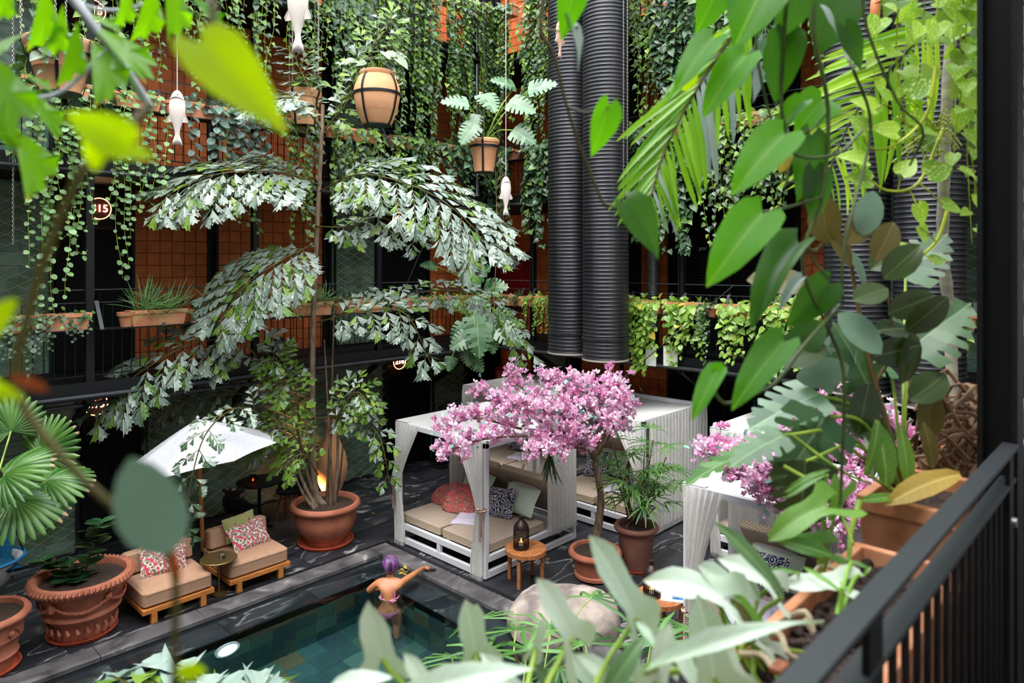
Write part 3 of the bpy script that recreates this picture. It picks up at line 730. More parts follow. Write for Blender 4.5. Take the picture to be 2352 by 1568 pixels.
def at_wall_b(px, py, off=0.0):
    x = XB - off; yy = BY(px, x); return Vector((x, yy, EYE + (HOR - py) / FPX * (x * CA + yy * SA)))
ex = thing('exit_sign', 'small lit green and white exit pictogram sign', 'sign', at_wall_b(1752, 492, .25), -math.pi / 2)
MB().box(-.2, -.02, -.09, .2, .02, .09).build('housing', M['white_plastic'], ex, bevel=.004); MB().box(-.02, .02, -.02, .02, .29, .02).build('bracket', M['black_steel'], ex)
MB().box(-.19, -.024, -.08, -.05, -.0205, .08).build('green_panel', M['green_sign'], ex)
MB().box(.02, -.024, -.05, .05, -.0205, .05).box(.06, -.024, -.02, .14, -.0205, .0).box(.05, -.024, .03, .1, -.0205, .06).build('pictogram', M['black_paint'], ex)
for i, (px, py) in enumerate(((1590, 437), (1718, 437), (2238, 408))):
    p = at_wall_b(px, py, .3)
    t = thing('wall_lamp', ['white ring wall lamp above the dark doors, nearest the paired ducts', 'white ring wall lamp above the dark doors, beside the exit sign', 'white ring wall lamp beyond the bamboo like trunk'][i], 'lamp', p)
    d = (Vector((0, 0, EYE)) - p).normalized()
    MB().tube([(0, 0, 0), d * .12], [.05, .1], 20).build('housing', M['white_plastic'], t, smooth=True)
    MB().tube([d * .121, d * .125], .055, 20).build('lens', M['black_steel'], t)
    MB().tube([(0, 0, 0), (.3, 0, .02)], .02, 6).build('arm', M['black_steel'], t)
for i, px in enumerate((1495, 1540)):
    x = XR - .2; yy = BY(px, x); z = EYE + (HOR - 805) / FPX * (x * CA + yy * SA)
    t = thing('white_panel', ['narrow white board hung below the planters beside the ducts', 'wider white board hung below the planters'][i], 'board', (x, yy, z - .1), 0.1)
    MB().box(-.01, -.1 - .03 * i, -.17, .01, .1 + .03 * i, .17).build('board', M['white_plastic'], t, bevel=.003); MB().box(.01, -.02, .1, .07, .02, .14).build('clip', M['grey_steel'], t)
sp = at_wall_b(1500, 560, .35)
t = thing('spiral_duct', 'thin grey spiral duct standing on the end wall gallery', 'duct', (sp.x, sp.y, LEVELS[0]))
pr = []; z = .35
while z < 2.7: pr += [(.12, z), (.128, z + .012), (.12, z + .024)]; z += .05
MB().lathe(pr, 18).build('skin', M['galvanised'], t, smooth=True); MB().tube([(0, 0, 0), (0, 0, .35)], [.1, .12], 16).build('base', M['black_steel'], t)

# ---- the two pairs of black ribbed ducts
def duct(px_c, x, z0, label, r=.4):
    y_ = BY(px_c, x)
    t = thing('ventilation_duct', label, 'duct', (x, y_, z0))
    pr = [(r - .02, 0)]; z = .0
    while z < TOP - z0 + .3:
        pr += [(r, z + .002), (r + .008, z + .008), (r + .008, z + .012), (r, z + .018), (r - .001, z + .045)]; z += .066
    MB().lathe(pr, 44).build('ribbed_skin', M['duct'], t, smooth=True, ang=60)
    MB().lathe([(r - .025, -.03), (r + .012, -.03), (r + .012, .0), (r - .025, .0)], 44).build('end_ring', M['galvanised_dull'], t)
    MB().lathe([(r + .014, .32), (r + .018, .33), (r + .018, .37), (r + .014, .38)], 44).build('joint_band', M['duct'], t)
duct(1309, 10.02, 2.74, 'tall black ribbed duct, partly hidden behind its neighbour')
duct(1391, 9.97, 2.70, 'tall black ribbed duct standing foremost of the pair by the corner')
duct(1968, 9.97, 2.66, 'black ribbed duct behind the rubber plant, closer to the blossom trees')
duct(2134, 9.97, 2.6, 'black ribbed duct behind the slender ringed trunk')

# ================================================================ COURTYARD FURNITURE
def pillow(name, w, h, t, mat, parent=None, Mx=None, n=12):
    b = MB()
    def side(sg):
        def fn(u, v):
            x, y_ = u * 2 - 1, v * 2 - 1
            e = max(0, (1 - abs(x) ** 2.6)) ** .5 * max(0, (1 - abs(y_) ** 2.6)) ** .5
            pin = 1 - .06 * (1 - abs(x)) * abs(y_) - .06 * (1 - abs(y_)) * abs(x)
            return (x * w / 2 * pin, y_ * h / 2 * pin, sg * t / 2 * e)
        return fn
    b.grid(side(1), n, n); k = len(b.f); b.grid(side(-1), n, n)
    b.f[k:] = [f[::-1] for f in b.f[k:]]
    return place(name, b.mesh(name, M[mat], True, 180), parent, Mx)
def slab_cushion(name, w, d, h, mats, parent, Mx, r=.03):
    """upholstered block, second material round the sides"""
    b = MB(); n = 10
    def ring(z, ins):
        pts = []
        for cx, cy, a0 in ((w / 2 - r, d / 2 - r, 0), (-w / 2 + r, d / 2 - r, 90), (-w / 2 + r, -d / 2 + r, 180), (w / 2 - r, -d / 2 + r, 270)):
            for i in range(4):
                a = math.radians(a0 + i * 30); pts.append((cx + (r - ins) * math.cos(a), cy + (r - ins) * math.sin(a), z))
        return pts
    rings = [ring(0, r * .6), ring(r * .4, 0), ring(h - r * .4, 0), ring(h, r * .6)]
    v = [p for q in rings for p in q]; m = 16
    for k in range(3):
        b.k = 1 if k == 1 else 0
        b.add(v[k * m:(k + 2) * m], [(j, (j + 1) % m, m + (j + 1) % m, m + j) for j in range(m)])
    b.k = 0; top = [(p[0] * .5, p[1] * .5, h + .012) for p in rings[3]]
    b.add(rings[3] + top, [(j, (j + 1) % m, m + (j + 1) % m, m + j) for j in range(m)] + [tuple(range(m, 2 * m))])
    b.add(rings[0], [tuple(range(m - 1, -1, -1))])
    return place(name, b.mesh(name, mats, True, 50), parent, Mx)
def RZ(loc, rz=0, rx=0, ry=0):
    m = Matrix.Translation(loc) @ Matrix.Rotation(rz, 4, 'Z') @ Matrix.Rotation(ry, 4, 'Y') @ Matrix.Rotation(rx, 4, 'X'); return m
def curtain(par, a, b_, zt, zb, tie=None, tz=.95, folds=7, amp=.022, name='curtain', seed=0, band=True, fringe=True):
    a, b_ = Vector((*a, 0)), Vector((*b_, 0)); d = b_ - a; w = d.length; nrm = Vector((-d.y, d.x, 0)).normalized()
    tie = Vector((*tie, 0)) if tie else None
    ph = seed * 1.7
    def sq(z):
        if tie is None: return 1
        if z > tz: s = (z - tz) / (zt - tz); return lerp(.16, 1, s ** 1.25)
        s = (tz - z) / (tz - zb); return lerp(.16, .36, min(1, s * 1.2))
    def fn(u, v):
        z = lerp(zt, zb, v); p = a + d * u; s = sq(z)
        if tie is not None: p = tie + (p - tie) * s
        f = math.sin(2 * math.pi * folds * u + ph + .8 * math.sin(3 * v + ph)) + .4 * math.sin(2 * math.pi * folds * 2.3 * u + 2 * ph)
        p = p + nrm * f * amp * (1.0 if tie is None else lerp(.9, 1.3, 1 - s)) * min(1, v * 8 + .25)
        return (p.x, p.y, z)
    c = place(name, MB().grid(fn, folds * 8, 16).mesh(name, M['curtain'], True, 180), par)
    if fringe:
        f = MB(); n = folds * 9
        for i in range(n):
            p = Vector(fn((i + .5) / n, 1)); q = Vector(fn((i + .9) / n, 1)); dz = Vector((0, 0, -.055 - rnd.random() * .02))
            f.add([p, q, q + dz, p + dz], [(0, 1, 2, 3)])
        stuff(f.build('fringe', M['curtain'], c))
    if tie is not None and band:
        r = max(.03, w * .10); t = MB()
        t.tube([tie + Vector((r * math.cos(q), r * .8 * math.sin(q), tz + .012 * math.sin(q))) for q in [i * 2 * math.pi / 16 for i in range(17)]], .020, 6)
        t.build('tie_band', M['tie_band'], c, smooth=True)
        h = MB(); o = tie - nrm * 0 + Vector((-r * .95, -r * .5, 0))
        h.bar(o + Vector((0, 0, tz)), o + Vector((-.01, 0, tz - .42)), .035, .008).bar(o + Vector((.02, .015, tz)), o + Vector((.035, .015, tz - .36)), .03, .008)
        h.build('tie_tail', M['tie_band'], c)
    return c
def daybed(x0, y0, label, curt):
    t = thing('canopy_daybed', label, 'daybed', (x0, y0, 0), 0, 'white canopy daybeds')
    W = 2.0; PZ = 1.9
    f = MB()
    for z0, z1 in ((.02, .11), (.235, .32)):
        f.box(0, 0, z0, .06, W, z1).box(W - .06, 0, z0, W, W, z1).box(.06, 0, z0, W - .06, .06, z1).box(.06, W - .06, z0, W - .06, W, z1)
    for x in (0, W - .06):
        for y_ in (0, W / 2 - .04, W - .07): f.box(x + .004, y_, .11, x + .056, y_ + .075, .235)
    for y_ in (0, W - .06):
        f.box(W / 2 - .04, y_ + .004, .11, W / 2 + .035, y_ + .056, .235)
    f.box(.06, .06, .22, W - .06, W - .06, .236)
    f.build('frame', M['white_paint'], t, bevel=.004)
    pm = MB().box(-.035, -.035, .32, .035, .035, PZ - .02).mesh('post', M['white_paint'])
    for x in (.035, W - .035):
        for y_ in (.035, W - .035): place('post', pm, t, loc=(x, y_, 0), bevel=.003)
    for a, b_ in (((0, .035), (W, .035)), ((0, W - .035), (W, W - .035)), ((.035, .07), (.035, W - .07)), ((W - .035, .07), (W - .035, W - .07))):
        MB().bar((*a, PZ - .055), (*b_, PZ - .055), .07, .075).build('canopy_rail', M['white_paint'], t, bevel=.003)
    def roof(u, v):
        x = lerp(.0, W, u); y_ = lerp(0, W - .28, v)
        sag = .16 * (4 * v * (1 - v)) * (.55 + .45 * (4 * u * (1 - u))) + .012 * math.sin(9 * v + 2 * u) * math.sin(math.pi * u)
        return (x, y_, PZ - .004 - sag * (1 if 0 < v < 1 else 0))
    MB().grid(roof, 14, 20).build('roof_cloth', M['canopy_cloth'], t, smooth=True, ang=180)
    MB().grid(lambda u, v: (lerp(0, W, u), lerp(W - .26, W + .01, v), PZ - .004 - .05 * (1 - v) * math.sin(math.pi * u) + .004), 12, 3).grid(lambda u, v: (lerp(0, W, u), W + .012, lerp(PZ, PZ - .09, v)), 12, 1).build('roof_flap', M['canopy_cloth'], t, smooth=True)
    for y_ in (.52, 1.49):
        m_ = slab_cushion('mattress', .92, 1.24, .13, [M['beige_cover'], M['mattress_side']], t, RZ((.68, y_, .325), math.pi / 2))
        bk = slab_cushion('backrest', .9, .92, .11, [M['beige_cover'], M['mattress_side']], t, RZ((1.24 + .30, y_, .40 + .33), math.pi / 2) @ Matrix.Rotation(math.radians(50), 4, 'X') @ Matrix.Translation((0, 0, .0)))
        MB().bar((1.30, y_ + .46, .36), (1.86, y_ + .46, 1.02), .03, .03).bar((1.86, y_ + .4, .32), (1.80, y_ + .4, .95), .03, .03).build('backrest_arm', M['white_paint'], t)
    for args in curt: curtain(t, *args[0], **args[1])
    return t
FLc = (((-.03, 1.99), (-.03, 1.40), 1.885, .06), dict(tie=(-.04, 1.97), tz=.98, folds=6, seed=1))
FRc = (((-.03, .02), (-.03, .62), 1.885, .06), dict(tie=(-.045, .03), tz=.98, folds=6, seed=2))
FRs = (((.0, -.03), (.42, -.03), 1.885, .05), dict(tie=(-.02, -.05), tz=.97, folds=5, seed=3, band=False))
RS = (((1.30, -.02), (1.99, -.02), 1.885, .30), dict(folds=7, amp=.014, seed=4))
LS = (((1.12, 2.01), (1.99, 2.01), 1.885, .33), dict(folds=8, amp=.014, seed=5))
LSall = (((.05, 2.01), (1.99, 2.01), 1.885, .12), dict(folds=16, amp=.016, seed=6))
RSall = (((.12, -.02), (1.99, -.02), 1.885, .12), dict(folds=18, amp=.016, seed=7))
BK = (((2.01, 1.95), (2.01, 1.05), 1.82, .3), dict(folds=8, amp=.02, seed=8)); BK2 = (((2.01, .95), (2.01, .05), 1.82, .3), dict(folds=8, amp=.02, seed=9))
FLsh = (((-.03, 1.99), (-.03, 1.55), 1.885, .06), dict(tie=(-.03, 1.97), tz=1.0, folds=6, seed=10))
FL4 = (((-.03, 1.99), (-.03, 1.50), 1.885, .06), dict(tie=(-.05, 1.93), tz=.50, folds=6, seed=11, amp=.03))
B1, B2, B3, B4, B5 = (6.67, 6.83), (9.55, 8.42), (9.3, 5.99), (6.98, 1.98), (9.62, 3.03)
daybed(*B1, 'white curtained daybed at the pool corner with a red throw on it', [FLc, FRc, RS, LS])
daybed(*B2, 'white curtained daybed behind the pool corner one, nearest the corner doors', [LSall, FLsh, BK, BK2, FRc])
daybed(*B3, 'white curtained daybed behind the blossom tree, side curtain closed to the floor', [RSall, FLc, BK, BK2, FRc])
daybed(*B4, 'white curtained daybed beside the second round teak table', [FL4, LS, FRc, BK])
daybed(*B5, 'white curtained daybed with a pleated front, in front of the staff lettering', [FLsh, LSall, BK, (((-.03, 1.98), (-.03, 1.0), 1.885, 1.15), dict(folds=10, amp=.012, seed=12, fringe=False))])
def on_bed(B, x, y_, z): return Vector((B[0] + x, B[1] + y_, z))
def lean(B, x, y_, z, tilt=55, yaw=0, roll=0):
    return Matrix.Translation(on_bed(B, x, y_, z)) @ Matrix.Rotation(math.pi / 2 * -1 + math.radians(yaw), 4, 'Z') @ Matrix.Rotation(math.radians(tilt), 4, 'X') @ Matrix.Rotation(math.radians(roll), 4, 'Z')
def pil(B, mat, size, where, label, cat='pillow', name='pillow', th=.15, **k):
    o = pillow(name, size[0], size[1], th, mat, None, lean(B, *where, **k)); tag(o, label, cat); return o
for B, nm, hide in ((B1, 'the pool corner daybed', ()), (B2, 'the daybed by the corner doors', ()), (B3, 'the daybed behind the blossom tree', ()), (B4, 'the daybed by the second teak table', ()), (B5, 'the daybed below the staff lettering', ())):
    for y_, sd in ((1.49, 'left'), (.52, 'right')):
        if B is B2 and sd == 'right' or B is B5 and sd == 'right': continue
        pil(B, 'pale_pink', (.62, .42), (1.40, y_ + .06, .80), 'pale pink pillow, back %s of %s' % (sd, nm), tilt=52, th=.12)
        pil(B, 'mint', (.64, .44), (1.23, y_ - .02, .70), 'mint green pillow on the %s half of %s' % (sd, nm), tilt=54, yaw=4, th=.13)
pil(B1, 'blue_damask', (.46, .46), (1.02, .70, .66), 'blue and cream damask cushion beside the lantern table', 'cushion', 'cushion', tilt=58, yaw=14, roll=4, th=.14)
pil(B2, 'blue_damask', (.46, .46), (1.1, 1.45, .68), 'blue damask cushion under the blossom on the rear daybed', 'cushion', 'cushion', tilt=58, yaw=8, th=.14)
pil(B3, 'blue_damask', (.48, .48), (1.05, 1.66, .68), 'blue damask cushion left of the blossom trunk', 'cushion', 'cushion', tilt=58, yaw=20, th=.14)
pil(B3, 'blue_damask', (.46, .46), (1.02, .72, .66), 'blue damask cushion seen through the lady palm', 'cushion', 'cushion', tilt=58, yaw=8, th=.14)
pil(B4, 'blue_damask', (.46, .46), (1.08, 1.5, .68), 'blue damask cushion framed by the white rail and curtain', 'cushion', 'cushion', tilt=64, yaw=2, th=.14)
pil(B4, 'blue_damask', (.46, .46), (.9, .55, .62), 'blue damask cushion low behind the pale arrow leaves', 'cushion', 'cushion', tilt=40, yaw=12, th=.14)
pil(B1, 'floral_print', (.5, .34), (1.12, 1.02, .58), 'dark striped bolster cushion half under the red throw', 'cushion', 'cushion', tilt=35, yaw=-30, th=.12)
def heap(name, label, cat, mat, B, x, y_, z, rx, ry, h, seed, rz=0, freq=5.0, flat=.5, rim=.05):
    b = MB()
    def fn(u, v):
        a = 2 * math.pi * u; r = v
        wob = 1 + .16 * math.sin(3 * a + seed) + .10 * math.sin(5 * a + 2 * seed)
        px, py = r * wob * rx * math.cos(a), r * wob * ry * math.sin(a)
        n = noise.noise(Vector((px * freq + seed, py * freq, seed))) ; n2 = abs(math.sin((px * .9 + py * 1.3) * freq * 2.0 + 2.5 * n + seed))
        zz = h * ((1 - r ** 2.2) ** flat if r < 1 else 0) * (.72 + .30 * n) + .055 * (1 - r * .6) * (n2 - .3) * (h / .25) ** .5 + .012
        return (px, py, max(.004, zz))
    b.grid(fn, 48, 18)
    o = place(name, b.mesh(name, M[mat], True, 180), None, RZ(on_bed(B, x, y_, z), rz)); tag(o, label, cat); return o
heap('throw_blanket', 'crumpled red patterned throw on the pool corner daybed', 'blanket', 'throw_print', B1, .92, 1.50, .455, .40, .46, .34, 2.3, freq=5.5)
def towel(label, B, x, y_, z, rz, sx=.52, sy=.36):
    b = MB()
    for k in range(2):
        zz = k * .022
        b.grid(lambda u, v: ((u - .5) * sx * (1 - .12 * k) + .02 * k, (v - .5) * sy * (1 - .2 * k * u), zz + .02 + .012 * math.sin(4 * u + 3 * v + k) + .008 * math.sin(11 * u + k) - .02 * (abs(u - .5) * 2) ** 6 - .02 * (abs(v - .5) * 2) ** 6), 16, 12)
    o = place('towel', b.mesh('towel', M['lilac'], True, 180), None, RZ(on_bed(B, x, y_, z), rz)); tag(o, label, 'towel')
    md = o.modifiers.new('s', 'SOLIDIFY'); md.thickness = .014
towel('lilac towel folded across both mattresses of the pool corner daybed', B1, .62, 1.0, .46, .5, .62, .40)
towel('rolled lilac towel on the daybed by the corner doors', B2, .75, 1.15, .46, .2)
towel('lilac towel behind the stems of the lady palm', B3, .7, 1.0, .46, .3)
heap('throw_blanket', 'rumpled lilac blanket behind the pale arrow leaves', 'blanket', 'lilac', B4, .45, 1.2, .455, .40, .62, .12, 5.1, freq=4)
towel('lilac towel beside the damask cushion behind the upper terracotta pot', B4, 1.0, 1.0, .46, .3)

# ---- low pool chairs
def lounger(x0, y0, label):
    t = thing('lounge_chair', label, 'chair', (x0, y0, 0), 0, 'low tan pool chairs')
    w, d = .86, .92
    MB().box(0, 0, .13, w, .045, .19).box(0, d - .045, .13, w, d, .19).box(0, .045, .13, .045, d - .045, .19).box(w - .045, .045, .13, w, d - .045, .19).build('frame', M['teak_orange'], t, bevel=.004)
    for i in range(6): MB().box(.046, .10 + i * .14, .165, w - .046, .17 + i * .14, .185).build('slat', M['teak_orange'], t)
    for x in (.10, w - .17):
        for y_ in (.0, d - .07): MB().box(x, y_ + .002, 0, x + .07, y_ + .068, .13).build('leg', M['teak_orange'], t, bevel=.003)
    s = slab_cushion('seat_cushion', w - .02, d - .04, .20, [M['tan_cover'], M['tan_cover']], t, RZ((w / 2, d / 2, .19)), .06)
    for z in (.04, .165):
        q = [(-w / 2 + .04, -d / 2 + .015), (w / 2 - .04, -d / 2 + .015)]
        MB().tube([(-w / 2 + .05, -d / 2 + .012 + .008, z), (w / 2 - .05, -d / 2 + .012 + .008, z)], .005, 5).tube([(-w / 2 + .016, -d / 2 + .05, z), (-w / 2 + .016, d / 2 - .05, z)], .005, 5).build('piping', M['tan_cover'], s)
    bk = slab_cushion('back_cushion', w - .02, .20, .26, [M['tan_cover'], M['tan_cover']], t, RZ((w / 2, d - .20, .40), 0, math.radians(-8)), .05)
    MB().bar((.2, d - .05, .19), (.2, d - .02, .62), .04, .03).bar((w - .2, d - .05, .19), (w - .2, d - .02, .62), .04, .03).build('back_support', M['teak_orange'], t)
    return t
C1, C2 = (3.0, 8.93), (4.07, 8.95)
lounger(*C1, 'tan low chair with one patterned cushion, nearer the garland pot'); lounger(*C2, 'tan low chair beside the round fishtail palm bowl')
def chair_cushion(C, mat, w, h, x, y_, z, tilt, yaw, label, roll=0):
    o = pillow('cushion', w, h, .13, mat, None, Matrix.Translation((C[0] + x, C[1] + y_, z)) @ Matrix.Rotation(math.radians(yaw), 4, 'Z') @ Matrix.Rotation(math.radians(tilt), 4, 'X') @ Matrix.Rotation(math.radians(roll), 4, 'Z')); tag(o, label, 'cushion')
chair_cushion(C1, 'teak_orange_cloth', .46, .3, .42, .62, .60, 70, 2, 'plain orange cushion tucked behind the embroidered one')
chair_cushion(C1, 'arc_print', .56, .36, .42, .50, .53, 58, -4, 'embroidered cushion on the low chair by the garland pot', -5)
chair_cushion(C2, 'cross_print', .48, .34, .42, .60, .64, 72, 4, 'green cushion with red crosses on the low chair', 4)
chair_cushion(C2, 'arc_print', .56, .38, .48, .46, .54, 56, 6, 'embroidered cushion in front of the red cross one', 6)
t = thing('side_table', 'round brass pedestal table between the two low chairs', 'table', (3.98, 9.08, 0))
MB().lathe([(0, .475), (.225, .475), (.23, .48), (.23, .49), (.225, .495), (0, .495)], 40).build('table_top', M['brass'], t, smooth=True)
MB().tube([(0, 0, .04), (0, 0, .475)], .014, 12).build('stem', M['brass'], t, smooth=True)
MB().lathe([(.0, 0), (.09, 0), (.095, .01), (.09, .04), (.02, .05)], 28).build('base', M['brass'], t, smooth=True)
g = thing('drinking_glass', 'tumbler of clear water on the brass table', 'glass', (4.0, 9.02, .496))
MB().lathe([(0, .0), (.034, .0), (.042, .10), (.038, .10), (.031, .012), (0, .012)], 24).build('tumbler', M['glass'], g, smooth=True)
MB().lathe([(0, .013), (.031, .013), (.034, .045), (0, .045)], 24).build('water', M['glass'], g, smooth=True)
# ---- parasol
t = thing('parasol', 'white scalloped parasol on a wooden pole behind the low chairs', 'parasol', (4.16, 9.98, 0))
MB().tube([(0, 0, .05), (-.08, .01, 2.10)], .028, 14).build('pole', M['teak_orange'], t, smooth=True)
MB().lathe([(0, 0), (.26, 0), (.26, .05), (.05, .07), (.04, .28), (0, .28)], 28).build('base', M['black_steel'], t, smooth=True)
cz = Vector((-.08, .01, 2.15)); tilt = Matrix.Rotation(math.radians(-9), 3, Vector((CA, SA, 0)))
NR = 8
def can(u, v):
    a = 2 * math.pi * u + .76; seg = (u * NR) % 1; sc = 4 * seg * (1 - seg)
    r = 1.05 * v * (1 - .13 * sc * v); z = -.50 * v ** 1.12 - .05 * sc * v * (1 - v) * 2 
    return tuple(cz + tilt @ Vector((r * math.cos(a), r * math.sin(a), z)))
cn = MB().grid(can, NR * 8, 10).build('canopy', M['parasol_cloth'], t, smooth=True, ang=180)
for i in range(NR):
    MB().tube([Vector(can(i / NR, q_)) - Vector((0, 0, .022)) for q_ in (.03, .35, .65, .99)], .006, 5).build('rib', M['teak_orange'], t)
MB().lathe([(0, 0), (.02, 0), (.024, .03), (.0, .06)], 14, c=tuple(cz)).build('finial', M['parasol_cloth'], t, smooth=True)
# ---- teak tables, lanterns
def teak_table(x, y_, label):
    t = thing('side_table', label, 'table', (x, y_, 0)); R_ = .285
    MB().lathe([(R_ - .05, .41), (R_, .41), (R_, .465), (R_ - .006, .47), (R_ - .05, .47)], 40).build('rim', M['teak'], t, smooth=True, ang=30)
    for i in range(-4, 5):
        xx = i * .052; h = math.sqrt(max(0, (R_ - .048) ** 2 - (abs(xx) + .02) ** 2))
        if h > .03: MB().box(xx - .0235, -h, .44, xx + .0235, h, .468).build('slat', M['teak'], t, bevel=.002)
    for i in range(4):
        a = math.radians(20 + 90 * i); MB().box(-.022, -.022, 0, .022, .022, .43, Matrix.Translation((.24 * math.cos(a), .24 * math.sin(a), 0)) @ Matrix.Rotation(a, 4, 'Z')).build('leg', M['teak'], t, bevel=.003)
    MB().bar((-.2, -.07, .42), (.2, .07, .42), .03, .03).bar((-.07, .2, .42), (.07, -.2, .42), .03, .03).build('brace', M['teak'], t)
def lantern(loc, label, s=1.0):
    t = thing('lantern', label, 'lantern', loc)
    b = MB(); n = 30
    for i in range(n):
        a = 2 * math.pi * i / n; b.tube([(.092 * s * math.cos(a), .092 * s * math.sin(a), .02 * s), (.092 * s * math.cos(a), .092 * s * math.sin(a), .24 * s)], .0042 * s, 4, cap=False)
    for z in (.06, .1, .14, .18, .22): b.tube([(.092 * s * math.cos(a), .092 * s * math.sin(a), z * s) for a in [i * 2 * math.pi / 24 for i in range(25)]], .003 * s, 4, cap=False)
    stuff(b.build('wire_cage', M['lantern_metal'], t))
    MB().lathe([(0, 0), (.095 * s, 0), (.098 * s, .01 * s), (.095 * s, .03 * s), (0, .03 * s)], 28).build('base', M['lantern_metal'], t, smooth=True)
    MB().lathe([(.095 * s, .235 * s), (.094 * s, .26 * s), (.075 * s, .30 * s), (.045 * s, .33 * s), (.03 * s, .345 * s), (.03 * s, .385 * s), (.034 * s, .39 * s), (0, .39 * s)], 28).build('lid', M['lantern_metal'], t, smooth=True)
    c = MB().lathe([(0, .03 * s), (.03 * s, .03 * s), (.03 * s, .075 * s), (0, .075 * s)], 16).build('candle', M['candle'], t, smooth=True)
    MB().lathe([(0, .075 * s), (.012 * s, .088 * s), (.010 * s, .10 * s), (.0, .125 * s)], 12).build('flame', M['flame'], c, smooth=True)
teak_table(7.04, 6.42, 'round slatted teak table with a lantern beside the pool corner daybed'); teak_table(7.12, 4.36, 'round slatted teak table with a lantern and magazines, near the second daybed')
lantern((6.98, 6.45, .47), 'brown wire bottle lantern on the table by the pool corner daybed', 1.12)
lantern((7.03, 4.42, .47), 'brown wire bottle lantern standing beside the magazines', 1.05)
for i, (dx, dy, rz, mt, lb) in enumerate(((.04, -.16, .5, 'mag_a', 'blue and white magazine under the lantern on the second teak table'), (.16, -.10, -.3, 'mag_b', 'dark blue magazine with a pink mark on the second teak table'))):
    m_ = MB().box(-.11, -.15, 0, .11, .15, .012, m=0); m_.box(-.06, -.10, .0121, .06, .02, .0128, m=1)
    o = place('magazine', m_.mesh('magazine', [M[mt], M[mt + '2']]), None, RZ((7.12 + dx, 4.36 + dy, .471 + i * .0132), rz)); tag(o, lb, 'magazine')
t = thing('lantern_table', 'small black table holding a lantern behind the canopies', 'table', (9.75, 11.35, 0))
MB().lathe([(0, .70), (.2, .70), (.2, .72), (0, .72)], 28).build('table_top', M['black_paint'], t); MB().tube([(0, 0, .02), (0, 0, .7)], .02, 10).build('stem', M['black_paint'], t); MB().lathe([(0, 0), (.16, 0), (.16, .02), (0, .03)], 24).build('base', M['black_paint'], t)
lantern((9.75, 11.35, .72), 'dark wire lantern glowing in front of the green wall', 1.5)
# ---- bar table and stools
t = thing('bar_table', 'round black pedestal table by the wire screen', 'table', (5.5, 11.0, 0))
MB().lathe([(0, .72), (.36, .72), (.365, .73), (.365, .745), (.355, .75), (0, .75)], 40).build('table_top', M['black_paint'], t, smooth=True)
MB().tube([(0, 0, .03), (0, 0, .72)], .028, 12).build('stem', M['black_paint'], t, smooth=True)
for i in range(4):
    a = i * math.pi / 2 + .5; MB().bar((0, 0, .05), (.25 * math.cos(a), .25 * math.sin(a), .015), .05, .03).build('foot', M['black_paint'], t)
t = thing('tea_light', 'amber glass tea light glowing on the black bar table', 'candle', (5.38, 10.98, .751))
MB().lathe([(0, 0), (.05, 0), (.06, .05), (.055, .12), (.05, .12), (.052, .05), (.042, .01), (0, .01)], 20).build('glass', M['amber_glass'], t, smooth=True)
MB().lathe([(0, .02), (.016, .035), (.0, .075)], 12).build('flame', M['flame'], t, smooth=True)
def stool(x, y_, rz, label):
    t = thing('shell_stool', label, 'stool', (x, y_, 0), rz)
    MB().lathe([(0, .44), (.16, .44), (.21, .47), (.215, .50), (.18, .485), (0, .47)], 28).build('seat', M['black_paint'], t, smooth=True)
    MB().grid(lambda u, v: (.215 * math.cos(lerp(.3, math.pi - .3, u)) * (1 + .06 * v), .215 * math.sin(lerp(.3, math.pi - .3, u)) * (1 + .1 * v), .49 + .24 * v * (math.sin(math.pi * u) ** .6)), 14, 5).build('backrest', M['black_paint'], t, smooth=True).modifiers.new('s', 'SOLIDIFY').thickness = .02
    for i in range(4):
        a = math.pi / 4 + i * math.pi / 2; MB().tube([(.12 * math.cos(a), .12 * math.sin(a), .45), (.21 * math.cos(a), .21 * math.sin(a), 0)], [.02, .014], 8).build('leg', M['walnut'], t, smooth=True)
    MB().bar((.13, .13, .15), (-.13, -.13, .15), .025, .02).bar((.13, -.13, .15), (-.13, .13, .15), .025, .02).build('stretcher', M['walnut'], t)
stool(5.02, 10.72, 2.4, 'black shell stool with wooden legs behind the low chair'); stool(6.0, 10.95, -1.0, 'black shell stool with wooden legs beside the palm bowl')
o = pillow('cushion', .34, .32, .1, 'ikat_print', None, RZ((6.07, 11.08, .66), -.6, math.radians(70))); tag(o, 'dark woven cushion with pale zigzags on the stool by the palm', 'cushion')
o = pillow('cushion', .34, .32, .1, 'floral_print', None, RZ((4.98, 10.82, .66), 2.7, math.radians(70))); tag(o, 'dark flowered cushion on the stool behind the parasol', 'cushion')
# ---- amphora lit from within
t = thing('amphora', 'tall terracotta amphora glowing warm behind the palm bowl', 'jar', (7.05, 11.3, 0))
MB().lathe([(.0, .02), (.10, .02), (.16, .12), (.27, .38), (.30, .58), (.27, .80), (.19, 1.0), (.12, 1.16), (.10, 1.3), (.11, 1.42), (.13, 1.45), (.10, 1.46), (.09, 1.42)], 36).build('body', M['terracotta'], t, smooth=True, ang=60)
MB().lathe([(0, 0), (.14, 0), (.14, .02), (0, .02)], 24).build('foot', M['terracotta'], t)
t = thing('uplight', 'small black uplight at the foot of the tall amphora', 'lamp', (6.75, 11.3, 0))
MB().lathe([(0, 0), (.06, 0), (.06, .1), (.045, .1), (.045, .08), (0, .08)], 20).build('housing', M['black_steel'], t, smooth=True); MB().lathe([(0, .082), (.043, .082), (.043, .086), (0, .086)], 18).build('lens', M['flame'], t)
ld = bpy.data.lights.new('uplight_lamp', 'SPOT'); lo = bpy.data.objects.new('uplight_lamp', ld); COL.objects.link(lo); lo.location = (6.75, 11.3, .14); ld.energy = 45; ld.color = (1, .5, .15); ld.spot_size = 1.5; ld.shadow_soft_size = .05
